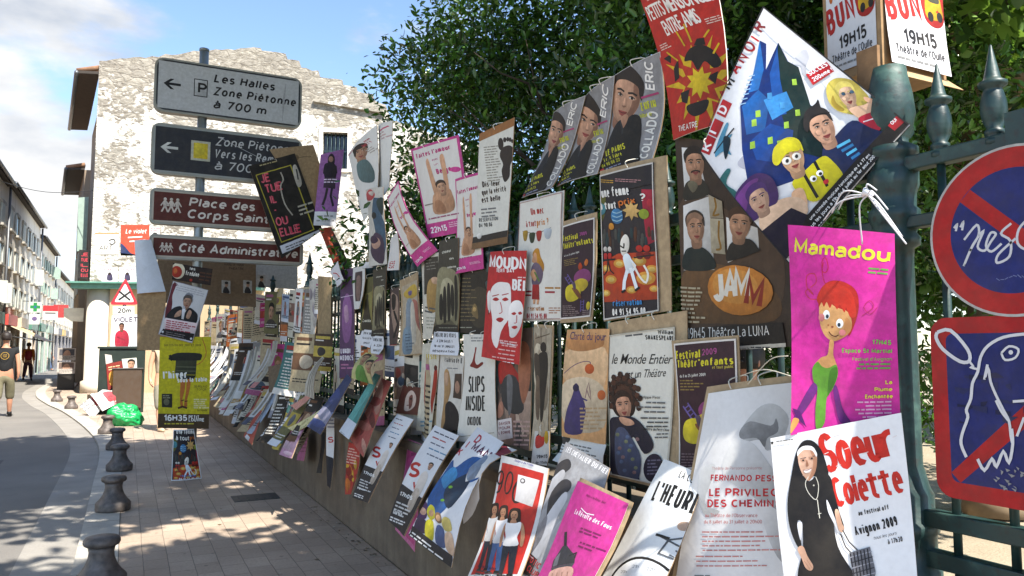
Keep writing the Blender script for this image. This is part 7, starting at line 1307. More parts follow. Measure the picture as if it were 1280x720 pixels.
# --- strips and bundles farther along
def strip(px, V, label, bg, deco, X0=1.65, lean=.5, yaw=0.0, th=.006, name='theatre_poster', cat='poster', g=3, H=150, **k):
    q = vq(V, *px); a = PArt(q, V[0], V[1], bg, 100, H)
    if deco: deco(a)
    poster(name, label, q, a, X0, lean=lean, yaw=yaw, g=g, th=th, cat=cat, **k)
strip([(515, 105), (546, 118), (382, 436), (342, 400)], V22, 'teal edged leaning board with white lower end', '#5aa39c', lambda a: (a.uv(0, 115, 100, 40, '#c8ccd4'), a.uv(60, 0, 40, 115, '#3f837e'), a.greek(352, 398, 24, 2, 8, '#556', 2, rot=40)), 1.62, .6)
strip([(548, 130), (600, 150), (452, 524), (400, 440)], V22, 'faded red leaning board with a blurred face, right of the teal one', '#a34c44', lambda a: photo(a, (430, 180, 560, 480), ['#b46a5c', '#8a3a34', '#c08a78', '#a8423a', '#6a2a26'], 4), 1.66, .55)
strip([(384, 450), (440, 470), (418, 712), (362, 712)], V22, 'hanging red and yellow flame strip of poster against the wall face', '#b8362c', lambda a: (photo(a, (375, 560, 430, 712), ['#d0a02c', '#c86a24', '#8a2018'], 9), a.greek(388, 480, 40, 6, 14, '#e0b8a8', 3, rot=14, h=6)), 1.72, .12)
strip([(270, 322), (314, 330), (302, 690), (276, 668)], V22, 'tall narrow white board with a red initial seen nearly edge on', '#d4d2d2', lambda a: (a.uv(0, 85, 100, 65, '#242228'), a.t('S', 280, 500, 34, '#c22a26', 'k'), a.greek(276, 345, 26, 3, 26, '#889', 3, h=10)), 1.70, .08, yaw=-.5)
strip([(246, 398), (266, 402), (252, 610), (240, 604)], V22, 'dark thin board left of the narrow white one', '#2c2826', None, 1.70, .05)
strip([(372, 108), (402, 140), (240, 412), (190, 380)], V22, 'dark blue poster of small portraits leaning steeply', '#2c3a62', lambda a: photo(a, (230, 160, 370, 400), ['#8a8aa0', '#1c2440', '#6a7a9c', '#b8a8a0', '#3c4c84'], 3), 1.64, .6)
strip([(244, 286), (252, 320), (112, 412), (94, 384)], V22, 'pale yellow strip curling out of the bundle', '#d4d0a0', lambda a: a.greek(120, 380, 100, 2, 16, '#a8a478', 3, rot=-36, h=6), 1.55, .3)
strip([(214, 250), (262, 240), (110, 540), (36, 512)], V22, 'mauve pink curled poster fanning over the wall', '#b88aa8', lambda a: photo(a, (80, 300, 220, 520), ['#c4a0b8', '#8a5a7c', '#d0b4c4', '#a86c94'], 6), 1.58, .7, bv=.04, g=4)
strip([(140, 400), (186, 380), (172, 546), (126, 540)], V22, 'rose pink poster scrap hanging against the wall', '#a85a84', lambda a: a.greek(138, 420, 36, 5, 18, '#7a3a5c', 3, h=7), 1.72, .1)
strip([(34, 216), (72, 212), (44, 450), (16, 430)], V22, 'grey bundle of boards with white labels, edge on', '#8a8884', lambda a: a.uv(0, 105, 100, 30, '#d8dae0'), 1.70, .1)
strip([(92, 236), (118, 236), (106, 400), (84, 400)], V22, 'red board edge in the grey bundle', '#a83a34', None, 1.70, .1)
strip([(176, 216), (188, 228), (124, 292), (100, 272)], V22, 'pinkish orange leaflet end poking out above the grey bundle', '#cf9488', None, 1.62, .4)
strip([(248, 20), (262, 30), (210, 235), (172, 220)], V22, 'cream bundle of long flyers sweeping down over the ledge', '#b8b2a4', lambda a: [a.l([(250 + i * 3, 30), (180 + i * 9, 224)], 2, '#7a746a') for i in range(4)], 1.68, .4, bv=.05, g=4)
strip([(300, 236), (334, 262), (240, 540), (188, 488)], Vd, 'red ended yellow and pink board sloping out over the pavement', '#b84a3c', lambda a: (a.uv(0, 0, 100, 60, '#c8a85c'), a.uv(30, 0, 40, 60, '#b8848c'), a.poly([(196, 490), (214, 470), (230, 490), (212, 525)], '#d8d8dc')), 1.55, .7, bv=.03)
strip([(270, 220), (290, 226), (186, 468), (170, 462)], Vd, 'black thin board left of the red ended one', '#252322', None, 1.62, .5)
strip([(318, 120), (428, 96), (436, 246), (330, 258)], Vd, 'square of plain brown cardboard jutting from the bundles', '#6f5d49', None, 1.66, .2, yaw=-.8, name='cardboard_sheet', cat='cardboard')
strip([(264, 150), (326, 140), (330, 680), (262, 690)], V16, 'purple poster with white capitals near its foot', '#54375e', lambda a: (a.sp([(280, 300), (300, 260), (318, 330), (310, 480), (285, 500), (275, 400)], '#8a5a90'), a.sp([(285, 330), (300, 320), (304, 390), (290, 400)], '#c49ab8'), a.tb('LUNDI', 268, 560, 44, 26, '#e0dce4', 'k'), a.tb('MEDOCS', 266, 596, 60, 26, '#e0dce4', 'k'), a.greek(270, 615, 44, 2, 18, '#b878a0', 2, h=8), a.l([(268, 280), (325, 268)], 3, '#d8c8dc')), 1.86, 0.0, g=4)
strip([(148, 180), (220, 186), (212, 534), (150, 530)], V16, 'tall brown cardboard strip with a pencilled word', '#9a8462', lambda a: a.tb('SALLE', 160, 500, 44, 16, '#4a3c2c', 'b'), 1.84, 0.0, yaw=-.25, bu=.03, name='cardboard_sheet', cat='cardboard')
strip([(112, 216), (150, 190), (152, 482), (116, 478)], V16, 'pale curved sheet left of the brown cardboard strip', '#c9c4ba', lambda a: photo(a, (114, 240, 150, 440), ['#b8b0a8', '#d4ccc4', '#9a9298'], 4), 1.85, 0.0, bu=.04, g=5)
strip([(60, 240), (108, 232), (112, 470), (66, 480)], V16, 'beige sheet with a dark picture and a white foot', '#c4b898', lambda a: (a.poly([(80, 250), (106, 248), (108, 420), (82, 424)], '#6a6878'), a.poly([(80, 426), (114, 420), (114, 462), (80, 470)], '#d0d0da')), 1.86, 0.0)
strip([(326, 140), (384, 128), (374, 344), (328, 346)], V16, 'white framed card with a small dark photograph', '#d4d2ce', lambda a: (a.poly([(338, 168), (370, 160), (364, 312), (336, 314)], '#4a3c3c'), a.sp([(346, 200), (360, 195), (358, 300), (344, 300)], '#8a7068')), 1.84, 0.0)
strip([(386, 560), (458, 590), (420, 720), (340, 700)], V16, 'yellow and green poster of two faces, bent over', '#b8b478', lambda a: (a.face(402, 600, 26, '#b8906c', '#2a1c14', tilt=10), a.face(436, 640, 26, '#b8906c', '#2a1c14', tilt=10), a.sp([(380, 640), (410, 650), (400, 720), (360, 710)], '#5a8a3a')), 1.68, .4, bv=.05, g=4)
strip([(212, 160), (246, 104), (280, 200), (250, 236)], V16, 'small white leaflet with red scribble tilted over the purple poster', '#d6d4d8', lambda a: a.l([(225, 170), (245, 175), (262, 190)], 5, '#c03a3c', 2), 1.80, 0.0)
strip([(398, 60), (425, 50), (424, 138), (384, 142)], V16, 'small picture card above the mustard poster', '#b0a890', lambda a: (photo(a, (395, 60, 425, 110), ['#5a5248', '#8a7a64', '#c8bca0'], 3), a.poly([(386, 104), (424, 100), (424, 138), (384, 142)], '#d4d4d6')), 1.84, 0.0)
strip([(440, 0), (490, -20), (488, 120), (446, 130)], V16, 'dark poster of a green clad woman above the farther silhouettes', '#3a3a34', lambda a: (a.face(462, 60, 24, '#b8907a', '#241a18', tilt=6), a.sp([(444, 120), (460, 84), (484, 100), (486, 124)], '#6a7a3c')), 1.86, 0.0)
strip([(514, -10), (548, -40), (556, 150), (508, 152)], V16, 'narrow white poster with a red vertical word beside a dark one', '#d4d0cc', lambda a: a.t('SCEL', 528, 140, 16, '#b82a34', 'k', rot=-84), 1.85, -.05)
# ------------------------------------------------------------------ the far fence: a thicket of sheets seen nearly edge on
FAR_COL = [('cream', '#cfc8b6'), ('white', '#dad8d4'), ('buff', '#b8a684'), ('grey', '#8f8c88'), ('black', '#26221f'), ('dark brown', '#463426'), ('crimson', '#98302c'), ('navy', '#2a3354'), ('violet', '#6a4a7c'), ('magenta', '#b83c80'), ('olive', '#6f6a44'), ('teal', '#3f706c'), ('ochre', '#b08a3c'), ('pale pink', '#c8a4a8'), ('pale blue', '#a8b4c4'), ('orange', '#b8642c')]
PHO = ['#8a6a5c', '#3a3430', '#b89878', '#6a6a70', '#a8483c', '#c8b8a0', '#4a5a6a', '#22201e']
ACC = [('red', '#a03430'), ('dark', '#222'), ('blue', '#4a5a7a'), ('yellow', '#b8a24a'), ('pink', '#a85a80'), ('brown', '#6a4a34')]
MOT = ['a photograph block', 'a standing figure', 'a portrait', 'rows of small print', 'a broad band']
def far_art(rs):
    bg = rs.choices(FAR_COL, weights=[14, 14, 9, 5, 3, 5, 2, 1, 1, 1, 2, 1, 1, 2, 2, 1])[0]; ac = rs.choice(ACC); m = rs.randrange(5); a = Art(100, 150, bg[1]); lightbg = sum(srgb(bg[1])[:3]) > 0.9; ink = '#2a2624' if lightbg else '#d4cec4'
    t0 = rs.uniform(8, 16); a.r(10, t0, rs.uniform(50, 80), rs.uniform(7, 13), ac[1] if ac[1] != bg[1] else ink); a.r(10, t0 + 15, rs.uniform(30, 60), 5, ink)
    if m == 0: a.r(10, 42, 80, 60, rs.choice(PHO)); photo(a, (18, 50, 82, 95), PHO, rs.randrange(999))
    elif m == 1: a.girl(rs.uniform(40, 60), 40, 78, rs.choice(PHO), rs.choice(PHO), '#b88a6c', '#2a1c16')
    elif m == 2: a.face(50, 72, 26, '#bb8f72', rs.choice(['#1c1614', '#4a3020', '#8a6a3c']), tilt=rs.uniform(-12, 12)); a.sp([(10, 128), (26, 104), (50, 98), (74, 104), (90, 128)], rs.choice(PHO))
    elif m == 3: a.greek(12, 44, 76, 8, 9, ink, rs.randrange(99))
    else: a.r(0, 50, 100, 44, ac[1]); a.e(50, 72, 22, 18, rs.choice(PHO))
    a.r(0, 132, 100, 18, rs.choice([ac[1], ink, '#d0d0d4', bg[1]])); a.greek(10, 116, 70, 2, 7, ink, 4)
    return a, bg[0], ac[0], MOT[m]
def hang(Y, zt, w, h, ang, X=1.87, out=0.0, curl=0.0, roll=0.0, bu=0.0):
    """a sheet hanging from (X, Y, zt): ang swings its far edge out over the street, out and curl throw its foot forwards"""
    wd = Vector((math.sin(ang), -math.cos(ang), 0)); top = Vector((X, Y, zt)) - wd * w * (0.85 if ang > .3 else .5); dn = Vector((-out, -0.25 * out, -1)).normalized(); rl = math.sin(roll)
    def S(u, v):
        p = top + wd * (u * w) + dn * (v * h) + Vector((-1, -.35, 0.35)) * (curl * v * v) + Vector((0, 0, -rl * (u - .5) * w))
        return p + Vector((-math.cos(ang), -math.sin(ang), 0)) * (bu * math.sin(math.pi * u))
    return S
ORD = ['first', 'second', 'third', 'fourth', 'fifth', 'sixth', 'seventh', 'eighth', 'ninth', 'tenth', 'eleventh', 'twelfth', 'thirteenth', 'fourteenth', 'fifteenth', 'sixteenth', 'seventeenth', 'eighteenth', 'nineteenth', 'twentieth', 'twenty-first', 'twenty-second', 'twenty-third', 'twenty-fourth', 'twenty-fifth', 'twenty-sixth', 'twenty-seventh', 'twenty-eighth', 'twenty-ninth', 'thirtieth', 'thirty-first', 'thirty-second', 'thirty-third', 'thirty-fourth', 'thirty-fifth', 'thirty-sixth', 'thirty-seventh', 'thirty-eighth', 'thirty-ninth', 'fortieth', 'forty-first', 'forty-second', 'forty-third', 'forty-fourth', 'forty-fifth', 'forty-sixth', 'forty-seventh', 'forty-eighth', 'forty-ninth', 'fiftieth'] + ['last'] * 40
rs = random.Random(2009)
rows = {'upper': [], 'middle': [], 'lower': []}
y = 8.0
while y < 21.3:
    rows['upper'].append((y, rs.uniform(2.16, 2.42))); y += rs.uniform(.22, .36)
y = 5.0
while y < 21.5:
    rows['middle'].append((y, rs.uniform(1.52, 1.78))); y += rs.uniform(.17, .29)
y = 7.6
while y < 21.5:
    rows['lower'].append((y, rs.uniform(1.02, 1.18))); y += rs.uniform(.27, .44)
for row in ('upper', 'middle', 'lower'):
    L_ = rows[row]; n = len(L_)
    for i, (Y, zt) in enumerate(L_):
        a, bg, ac, mo = far_art(rs); sc = rs.choice([1, 1, 1, .75, .6]); w, h = .4 * sc, .6 * sc
        if row == 'lower': S = hang(Y, zt, rs.choice([.08, .1, .14, .2]), rs.uniform(.45, .7), rs.uniform(.1, .9), 1.74, rs.uniform(.1, .5), rs.uniform(0, .16), rs.uniform(-.2, .2), rs.uniform(0, .03))
        elif row == 'middle': S = hang(Y, zt, w, h * 1.05, rs.uniform(-.1, .75) if Y > 7.7 else rs.uniform(-.05, .1), 1.86 if Y > 7.7 else 1.905, rs.uniform(0, .12) if Y > 7.7 else 0, rs.uniform(0, .10) if Y > 7.7 and rs.random() < .5 else 0, rs.uniform(-.12, .12), rs.uniform(0, .05))
        else: S = hang(Y, zt, w, h, rs.uniform(-.1, .6), 1.86, rs.uniform(-.02, .06), 0, rs.uniform(-.14, .14), rs.uniform(0, .04))
        o_ = ORD[n - 1 - i]
        o = sheet('hanging_poster', S, a, th=.004, gu=2, gv=5 if row == 'lower' else 3)
        adj = 'leaning' if row == 'lower' else 'hanging'
        tag(o, f'{bg} sheet with {mo}, {o_} of {row} row from street end', 'poster', f'sheets of the {row} row along the far railing')
# long pale flyers whose feet splay out over the wall, as the nearer end of the thicket shows
for i in range(30):
    Y = 9.6 + i * .38 + rs.uniform(-.08, .08); c = rs.choice(['#d0ccc2', '#c4bfb2', '#d8d6d2', '#b8b0a0', '#c8c4c0']); a = Art(100, 600, c); a.r(0, 520, 100, 80, rs.choice(['#b8b0a4', '#8a8a94', '#c88a84', '#d8d4cc', '#5a5a66'])); a.r(30, 0, 40, 500, rs.choice(['#a8a294', '#8a8478', '#c8c0b0']))
    S = hang(Y, rs.uniform(1.15, 1.75), rs.uniform(.07, .13), rs.uniform(.55, .85), rs.uniform(.5, 1.2), 1.76, rs.uniform(.02, .25), rs.uniform(.05, .34), 0, .01)
    o = sheet('curled_flyer', S, a, th=.002, gu=1, gv=7); tag(o, f'long pale flyer curling out over the wall, {ORD[29 - i]} from street end', 'flyer', 'long curled flyers along the wall')

# ------------------------------------------------------------------ cardboard and small portraits on top of the far railing
def board_Y(px, Y, label, bg, deco=None, name='cardboard_sheet', cat='cardboard', g=2, H=60, yaw=0.0, lean=0.0):
    c0 = at_Y(sum(p[0] for p in px) / 4, sum(p[1] for p in px) / 4, Y); n = Vector((yaw, -1.0, lean)); Q = [on_plane(x, y, c0, n) for x, y in px]
    def S(u, v): return (Q[0] * (1 - u) + Q[1] * u) * (1 - v) + (Q[3] * (1 - u) + Q[2] * u) * v
    a = PArt(px, (0, 0), 1, bg, 100, H)
    if deco: deco(a)
    o = sheet(name, S, a, th=.005, gu=g, gv=g); return tag(o, label, cat)
board_Y([(197, 323), (320, 328), (320, 384), (197, 378)], SP.y + 1.2, 'wide brown cardboard with faint pencilled words below the road signs', '#7c654c', lambda a: (a.tb('MAKE A TOUR', 278, 332, 26, 4, '#3a2c22', 'b', rot=2), a.tb('THEATRE', 284, 337, 20, 3, '#3a2c22', 'b', rot=2)))
board_Y([(318, 328), (372, 333), (372, 362), (318, 358)], SP.y + 1.6, 'wide white board behind the small portraits', '#b8b4ae')
for i, (x, y) in enumerate(((283, 350), (310, 350), (327, 343))):
    board_Y([(x - 6, y), (x + 5, y + 1), (x + 5, y + 17), (x - 6, y + 16)], SP.y + 1.1 - .03 * i, ('leftmost tiny portrait card of a man in black on the brown cardboard', 'middle tiny portrait card of a man in black beside the white board', 'rightmost tiny portrait card of a man in black over the white board')[i], '#a8a49c', lambda a, x=x, y=y: (a.sp([(x - 4, y + 16), (x - 3, y + 10), (x, y + 8), (x + 4, y + 16)], '#1e1c20'), a.e(x, y + 6, 2.2, 3, '#b08a70', n=10), a.e(x, y + 3.6, 2.4, 1.8, '#2a221c', n=10)), 'portrait_card', 'card')

# ------------------------------------------------------------------ the direction signs on their post
sp_o = thing('sign_post', 'galvanised post carrying the four direction signs', 'post', SP)
top = at_Y(242, 62, SP.y); b = MB(); b.tube([(SP.x, SP.y, 0), (SP.x, SP.y, top.z)], 0.057, 18); b.build('pole', MATS['galvanised_steel'], sp_o)
b = MB(); b.lathe([(.06, top.z), (.063, top.z + .003), (.06, top.z + .03), (.02, top.z + .045)], (SP.x, SP.y, 0), 18); b.build('cap', MATS['galvanised_steel'], sp_o)
def rrect(w, h, r, n=5):
    out = []
    for cx, cy, a0 in ((w - r, r, -90), (w - r, h - r, 0), (r, h - r, 90), (r, r, 180)):
        for i in range(n + 1): a = R(a0 + 90 * i / n); out.append((cx + r * math.cos(a), cy + r * math.sin(a)))
    return out
SY = SP.y - 0.075
def dsign(label, tl, br_y, w, face_bg, rim, deco, dep=.115):
    A = at_Y(tl[0], tl[1], SY); B_ = at_Y(tl[0], br_y, SY); h = A.z - B_.z; base = Vector((A.x, SY, B_.z)); o = thing('direction_sign', label, 'road sign', base, 'direction signs on the post')
    r = h * .16; pts = rrect(w, h, r); b = MB(); b.prism([base + Vector((x, 0, z)) for x, z in pts], (0, dep, 0), '#8e8e88'); b.build('casing', plain('sign_casing', '#8d8c84', .5, .3, .12), o)
    b = MB(); m = .025; b.prism([base + Vector((m + x, -.004, m + z)) for x, z in rrect(w - 2 * m, h - 2 * m, r * .9)], (0, .003, 0)); b.build('rim', plain('rim_' + rim.strip('#'), rim, .4, 0, .06), o)
    m2 = .045; W = (w - 2 * m2) * 100; H = (h - 2 * m2) * 100; a = Art(W, H, face_bg); deco(a, W, H)
    S = lambda u, v: base + Vector((m2 + u * (w - 2 * m2), -.006, h - m2 - v * (h - 2 * m2)))
    b = MB()
    sheet('sign_face', S, a, None, o, th=.001, gu=3, gv=3, rim=face_bg, back=face_bg)
    b = MB()
    for dz in (.28, .72): b.box((SP.x, SP.y, base.z + h * dz), (.15, .14, .04))
    b.build('bracket', MATS['galvanised_steel'], o); return o
def arrow(a, x, y, s, c): a.poly([(x, y), (x + s * .5, y - s * .42), (x + s * .78, y - s * .42), (x + s * .40, y - s * .10), (x + s * 1.25, y - s * .10), (x + s * 1.25, y + s * .10), (x + s * .40, y + s * .10), (x + s * .78, y + s * .42), (x + s * .5, y + s * .42)], c)
wS = at_Y(379, 120, SY).x - at_Y(194, 120, SY).x
def d1(a, W, H):
    arrow(a, W * .035, H * .47, 16, '#15151a'); a.poly([(W * .24, H * .28), (W * .335, H * .28), (W * .335, H * .66), (W * .24, H * .66)], '#22222a'); a.poly([(W * .246, H * .30), (W * .329, H * .30), (W * .329, H * .64), (W * .246, H * .64)], '#b9bbbd'); a.t('P', W * .268, H * .59, 14, '#15151a', 'k')
    for i, (t_, x, w_) in enumerate((('Les Halles', .375, .44), ('Zone Piétonne', .375, .60), ('à 700 m', .375, .38))): a.tb(t_, W * x, H * (.30 + .285 * i), W * w_, 11.5, '#17171c', 'k', shear=.2, sp=.16)
    for i in range(10): a.l([(W * .9, H * .1 + i), (W * .88, H * .5 + i * 3)], .8, '#a4a6a8')
dsign('pale grey direction sign with a boxed P and a left arrow, topmost on the post', (194, 70), 138, wS, '#b9bbbd', '#1c1c22', d1)
def d2(a, W, H):
    arrow(a, W * .035, H * .47, 16, '#c4c4c0'); a.r(W * .235, H * .24, W * .13, H * .46, '#b8b8a8'); a.r(W * .252, H * .29, W * .096, H * .36, '#cdb62a'); a.sp([(W * .26, H * .32), (W * .30, H * .30), (W * .33, H * .5), (W * .27, H * .6)], '#d8c63c')
    for i, (t_, x, w_) in enumerate((('Zone Piétonne', .40, .57), ('Vers les Remparts', .39, .60), ('à 700 m', .395, .38))): a.tb(t_, W * x, H * (.30 + .285 * i), W * w_, 11.5, '#c0c0c0', 'b', shear=.2, sp=.16)
    a.l([(W * .42, H * .1), (W * .8, H * .6)], .6, '#b0b0b0')
dsign('dark grey direction sign with a yellow square, second on the post', (190, 152), 216, wS + .03, '#2b2e36', '#8a8d8a', d2)
def walkers(a, x, y, s, c):
    for k in range(3):
        q = x + k * s * .42; a.e(q + s * .12, y - s * .95, s * .11, s * .12, c, n=10); a.sp([(q, y - s * .8), (q + s * .24, y - s * .8), (q + s * .2, y - s * .35), (q + s * .04, y - s * .35)], c); a.l([(q + s * .08, y - s * .4), (q - s * .1, y)], s * .11, c); a.l([(q + s * .16, y - s * .4), (q + s * .32, y)], s * .11, c); a.l([(q + s * .02, y - s * .75), (q - s * .16, y - s * .45)], s * .08, c); a.l([(q + s * .22, y - s * .75), (q + s * .38, y - s * .45)], s * .08, c)
def d3(a, W, H):
    walkers(a, W * .06, H * .70, 17, '#cbbfb4'); a.tb('Place des', W * .225, H * .44, W * .45, 11.5, '#d6cdc4', 'k', shear=.18, sp=.14); a.tb('Corps Saints', W * .215, H * .86, W * .60, 11.5, '#d6cdc4', 'k', shear=.18, sp=.14)
dsign('brown red direction sign with two lines and three walkers, third on the post', (188, 234), 279, wS + .04, '#5a2620', '#a49a8c', d3)
def d4(a, W, H):
    walkers(a, W * .05, H * .80, 11, '#cbbfb4'); a.tb('Cité Administrative', W * .16, H * .76, W * .80, 11.5, '#d6cdc4', 'k', shear=.18, sp=.1)
dsign('narrow brown red direction sign with a single line, lowest on the post', (187, 292), 323, wS + .05, '#5a2620', '#a49a8c', d4)

# ------------------------------------------------------------------ the two prohibition signs on the right
def face_plane(X):
    return lambda y, z: Vector((X, y, z))
E = at_X(1163, 288, 1.86); rC = .205; C0 = Vector((1.86, E.y - rC, at_X(1265, 288, 1.86).z))
o = thing('no_parking_sign', 'round red and blue no parking sign scrawled with white graffiti', 'road sign', C0 - Vector((0, 0, rC)))
b = MB(); ring = [C0 + Vector((0, rC * math.cos(t_ * math.pi / 32), rC * math.sin(t_ * math.pi / 32))) for t_ in range(64)]; b.prism(ring, (.018, 0, 0)); b.build('backplate', MATS['galvanised_steel'], o)
a = Art(100, 100, '#b9b7b2'); a.e(50, 50, 49.9, 49.9, '#b4b2ae', n=64); a.e(50, 50, 48.4, 48.4, '#ad1f1f', n=64); a.e(50, 50, 36.5, 36.5, '#20296a', n=60)
a.poly([(20.5, 28.5), (27, 22), (79.5, 71.5), (73, 78)], '#ad1f1f')
def scrawl(a, pts, w=1.4, c='#c8c8cc'): a.l(pts, w, c, 4)
scrawl(a, [(16, 44), (18, 42), (17, 46)]); scrawl(a, [(20, 44), (22, 41), (21, 46)]); scrawl(a, [(22, 52), (30, 44), (31, 50), (26, 58), (21, 68), (27, 56), (34, 48), (30, 57), (34, 60), (38, 55), (41, 51), (38, 50), (35, 57), (38, 61), (44, 57)]); scrawl(a, [(50, 46), (44, 51), (49, 56), (48, 65), (41, 68), (42, 63), (52, 55)]); scrawl(a, [(60, 44), (54, 50), (53, 58), (58, 62), (63, 57), (61, 52), (58, 55)]); scrawl(a, [(66, 66), (70, 44), (76, 66)]); scrawl(a, [(66, 58), (76, 56)])
for i in range(12): a.l([(40 + i * 2.4, 77 + math.sin(i) * 1.2), (42 + i * 2.4, 77.5 + math.cos(i))], .5, '#6a72a0')
class _Disc: pass
S = lambda u, v: C0 + Vector((-.003, rC * (1 - 2 * u), rC * (1 - 2 * v)))
def disc_sheet(name, S, art, parent):
    """round face: only the art, no square base"""
    b = MB(); n = 0
    for k, it in enumerate(art.items):
        for kk, poly in enumerate(it[0]): b.add([S(p[0] / 100, p[1] / 100) - Vector((.00006 * k + .000008 * (kk % 7), 0, 0)) for p in poly], [tuple(range(len(poly)))], '#fff'); b.c[-1] = it[1]
    return b.build(name, PRINT, parent)
disc_sheet('sign_face', S, a, o)
b = MB(); b.box((1.90, C0.y, C0.z), (.06, .05, .12)); b.box((1.92, C0.y + .0, 1.55), (.035, .06, 1.25)); b.build('bracket', IRON, o)
TL = at_X(1163, 398, 1.865); BLq = at_X(1163, 617, 1.865); s_ = TL.z - BLq.z
o = thing('square_sign', 'square red edged blue sign with a white cow head drawn in graffiti', 'road sign', Vector((1.865, TL.y - s_ / 2, BLq.z)))
pts = rrect(s_, s_, .045, 6); b = MB(); b.prism([Vector((1.865, TL.y - s_ + y_, BLq.z + z_)) for y_, z_ in pts], (.018, 0, 0)); b.build('backplate', MATS['galvanised_steel'], o)
a = Art(100, 100, '#ad1f1f'); pp = rrect(100, 100, 9.5, 6); a.poly(pp, '#a81c1e'); a.poly([(9 + x * .82, 9 + y_ * .82) for x, y_ in rrect(100, 100, 5, 4)], '#1f2765')
a.poly([(9, 86), (14, 91), (91, 19), (91, 9), (88, 9)], '#a81c1e')
rs2 = random.Random(4)
for i in range(30): x, y_ = rs2.uniform(12, 80), rs2.uniform(30, 60); a.poly([(x, y_), (x + rs2.uniform(2, 9), y_ + rs2.uniform(-1, 1)), (x + rs2.uniform(2, 9), y_ + rs2.uniform(1, 4)), (x, y_ + rs2.uniform(1, 3))], rs2.choice(['#252b58', '#2a2c50', '#171c44']))
wc = '#cfcfd2'; cn = [proj((1.865, TL.y - s_ * u, TL.z - s_ * v)) for u, v in ((0, 0), (1, 0), (1, 1), (0, 1))]; g_ = PArt(cn, (1100, 380), 2.118, '#000', 100, 100)
for pts, w_ in (([(155, 75), (190, 70), (235, 120), (240, 150), (215, 152), (170, 120), (152, 90), (155, 75)], 9), ([(238, 150), (250, 165), (244, 168), (260, 172)], 6), ([(420, 78), (381, 80), (330, 88), (290, 110), (270, 140), (262, 180), (248, 210), (244, 250), (232, 280), (236, 300), (222, 340), (218, 370), (232, 405)], 8), ([(288, 160), (280, 200), (290, 170), (296, 205), (310, 240), (330, 280), (345, 310), (350, 350), (355, 372)], 7), ([(310, 255), (325, 285), (343, 308)], 6), ([(262, 410), (280, 440), (300, 410), (312, 430), (330, 390), (345, 420), (355, 370), (352, 330)], 8), ([(385, 300), (366, 350)], 7), ([(355, 258), (400, 255)], 7), ([(325, 130), (345, 112), (370, 120), (362, 142), (335, 148), (325, 130)], 6), ([(400, 180), (430, 240), (420, 300)], 7), ([(390, 400), (410, 430), (430, 395)], 7)): g_.l(pts, w_, wc, 3)
g_.e(350, 128, 6, 6, wc); a.items += list(g_.items)
for i in range(24): x, y_ = rs2.uniform(30, 50), rs2.uniform(78, 90); a.poly([(x, y_), (x + rs2.uniform(1, 3), y_ + .6), (x + rs2.uniform(0, 2), y_ + 1.8)], '#8f8f92')
S2 = lambda u, v: Vector((1.862, TL.y - s_ * u, TL.z - s_ * v))
disc_sheet('sign_face', S2, a, o); b = MB(); b.box((1.905, TL.y - s_ / 2, (TL.z + BLq.z) / 2), (.05, .08, .05)); b.build('bracket', IRON, o)

# ------------------------------------------------------------------ cardboard box with posters stuck on top of the fence post
A, B_, C_, D = (1028, -10), (1100, -6), (1098, 84), (1033, 88)
Xb = 1.99
P0, P1_, P2_, P3 = (at_X(*p, Xb) for p in (A, B_, C_, D)); P0.z = P1_.z = max(P0.z, P1_.z); zb = P2_.z; P3.y = P0.y; P2_.y = P1_.y
wY = P0.y - P1_.y; dX = .30; hb = P0.z - zb
o = thing('cardboard_box', 'cardboard box covered with two taxi posters, capping the fence post', 'box', (Xb + dX / 2, P1_.y + wY / 2, zb))
b = MB(); b.box((Xb + dX / 2, P1_.y + wY / 2, zb + hb / 2), (dX, wY, hb), col='#a5855f'); b.prism([Vector((Xb, P1_.y - .002, zb)), Vector((Xb + dX, P1_.y - .002, zb)), Vector((Xb + dX, P1_.y - .05, zb - .045)), Vector((Xb, P1_.y - .05, zb - .045))], (0, -.004, 0), '#b89a72'); b.build('carton', PRINT, o)
def taxi(W=100, H=110):
    a = Art(W, H, '#d3d2d4'); a.l([(50, 4), (90, -6)], 4, '#222'); a.l([(60, 20), (96, 8)], 4, '#222'); a.t('BUNGO', 4, 62, 34, '#b02420', 'k', rot=-12, sx=.55); a.sp([(64, 20), (80, 6), (98, 14), (99, 46), (84, 56), (66, 48)], '#b02420'); a.sp([(68, 26), (74, 16), (90, 14), (96, 28), (96, 44), (70, 46)], '#d0a41e'); a.sp([(74, 26), (78, 18), (90, 17), (92, 26)], '#4a4a3c'); a.e(76, 44, 5, 6, '#222'); a.e(92, 42, 5, 6, '#222')
    a.tb('19H15', 26, 84, 56, 17, '#1c1c20', 'k', rot=-3); a.tb("Théâtre de l'Oulle", 10, 97, 82, 10, '#2a2a30', 'b', rot=-2); a.greek(10, 101, 80, 1, 6, '#888', 3); a.sp([(8, 0), (16, 0), (14, 20), (8, 18)], '#c86a24'); return a
S = lambda u, v: Vector((Xb - .003, P0.y - .015 - u * (wY - .03), P0.z - v * (hb - .03)))
sheet('taxi_poster', S, taxi(), None, o, th=.001, gu=2, gv=2)
S = lambda u, v: Vector((Xb + .012 + u * (dX - .02), P1_.y - .003 - .02 * v * v, P0.z - v * hb * .98))
sheet('taxi_poster', S, taxi(), None, o, th=.001, gu=2, gv=3)
b = MB(); q = at_X(1085, 140, 1.88); b.box((1.915, q.y + .02, q.z + .05), (.012, .07, .30), col='#8a6a4a'); tag(b.build('cardboard_sheet', PRINT, origin=q), 'narrow brown cardboard strip under the box on the fence post', 'cardboard')

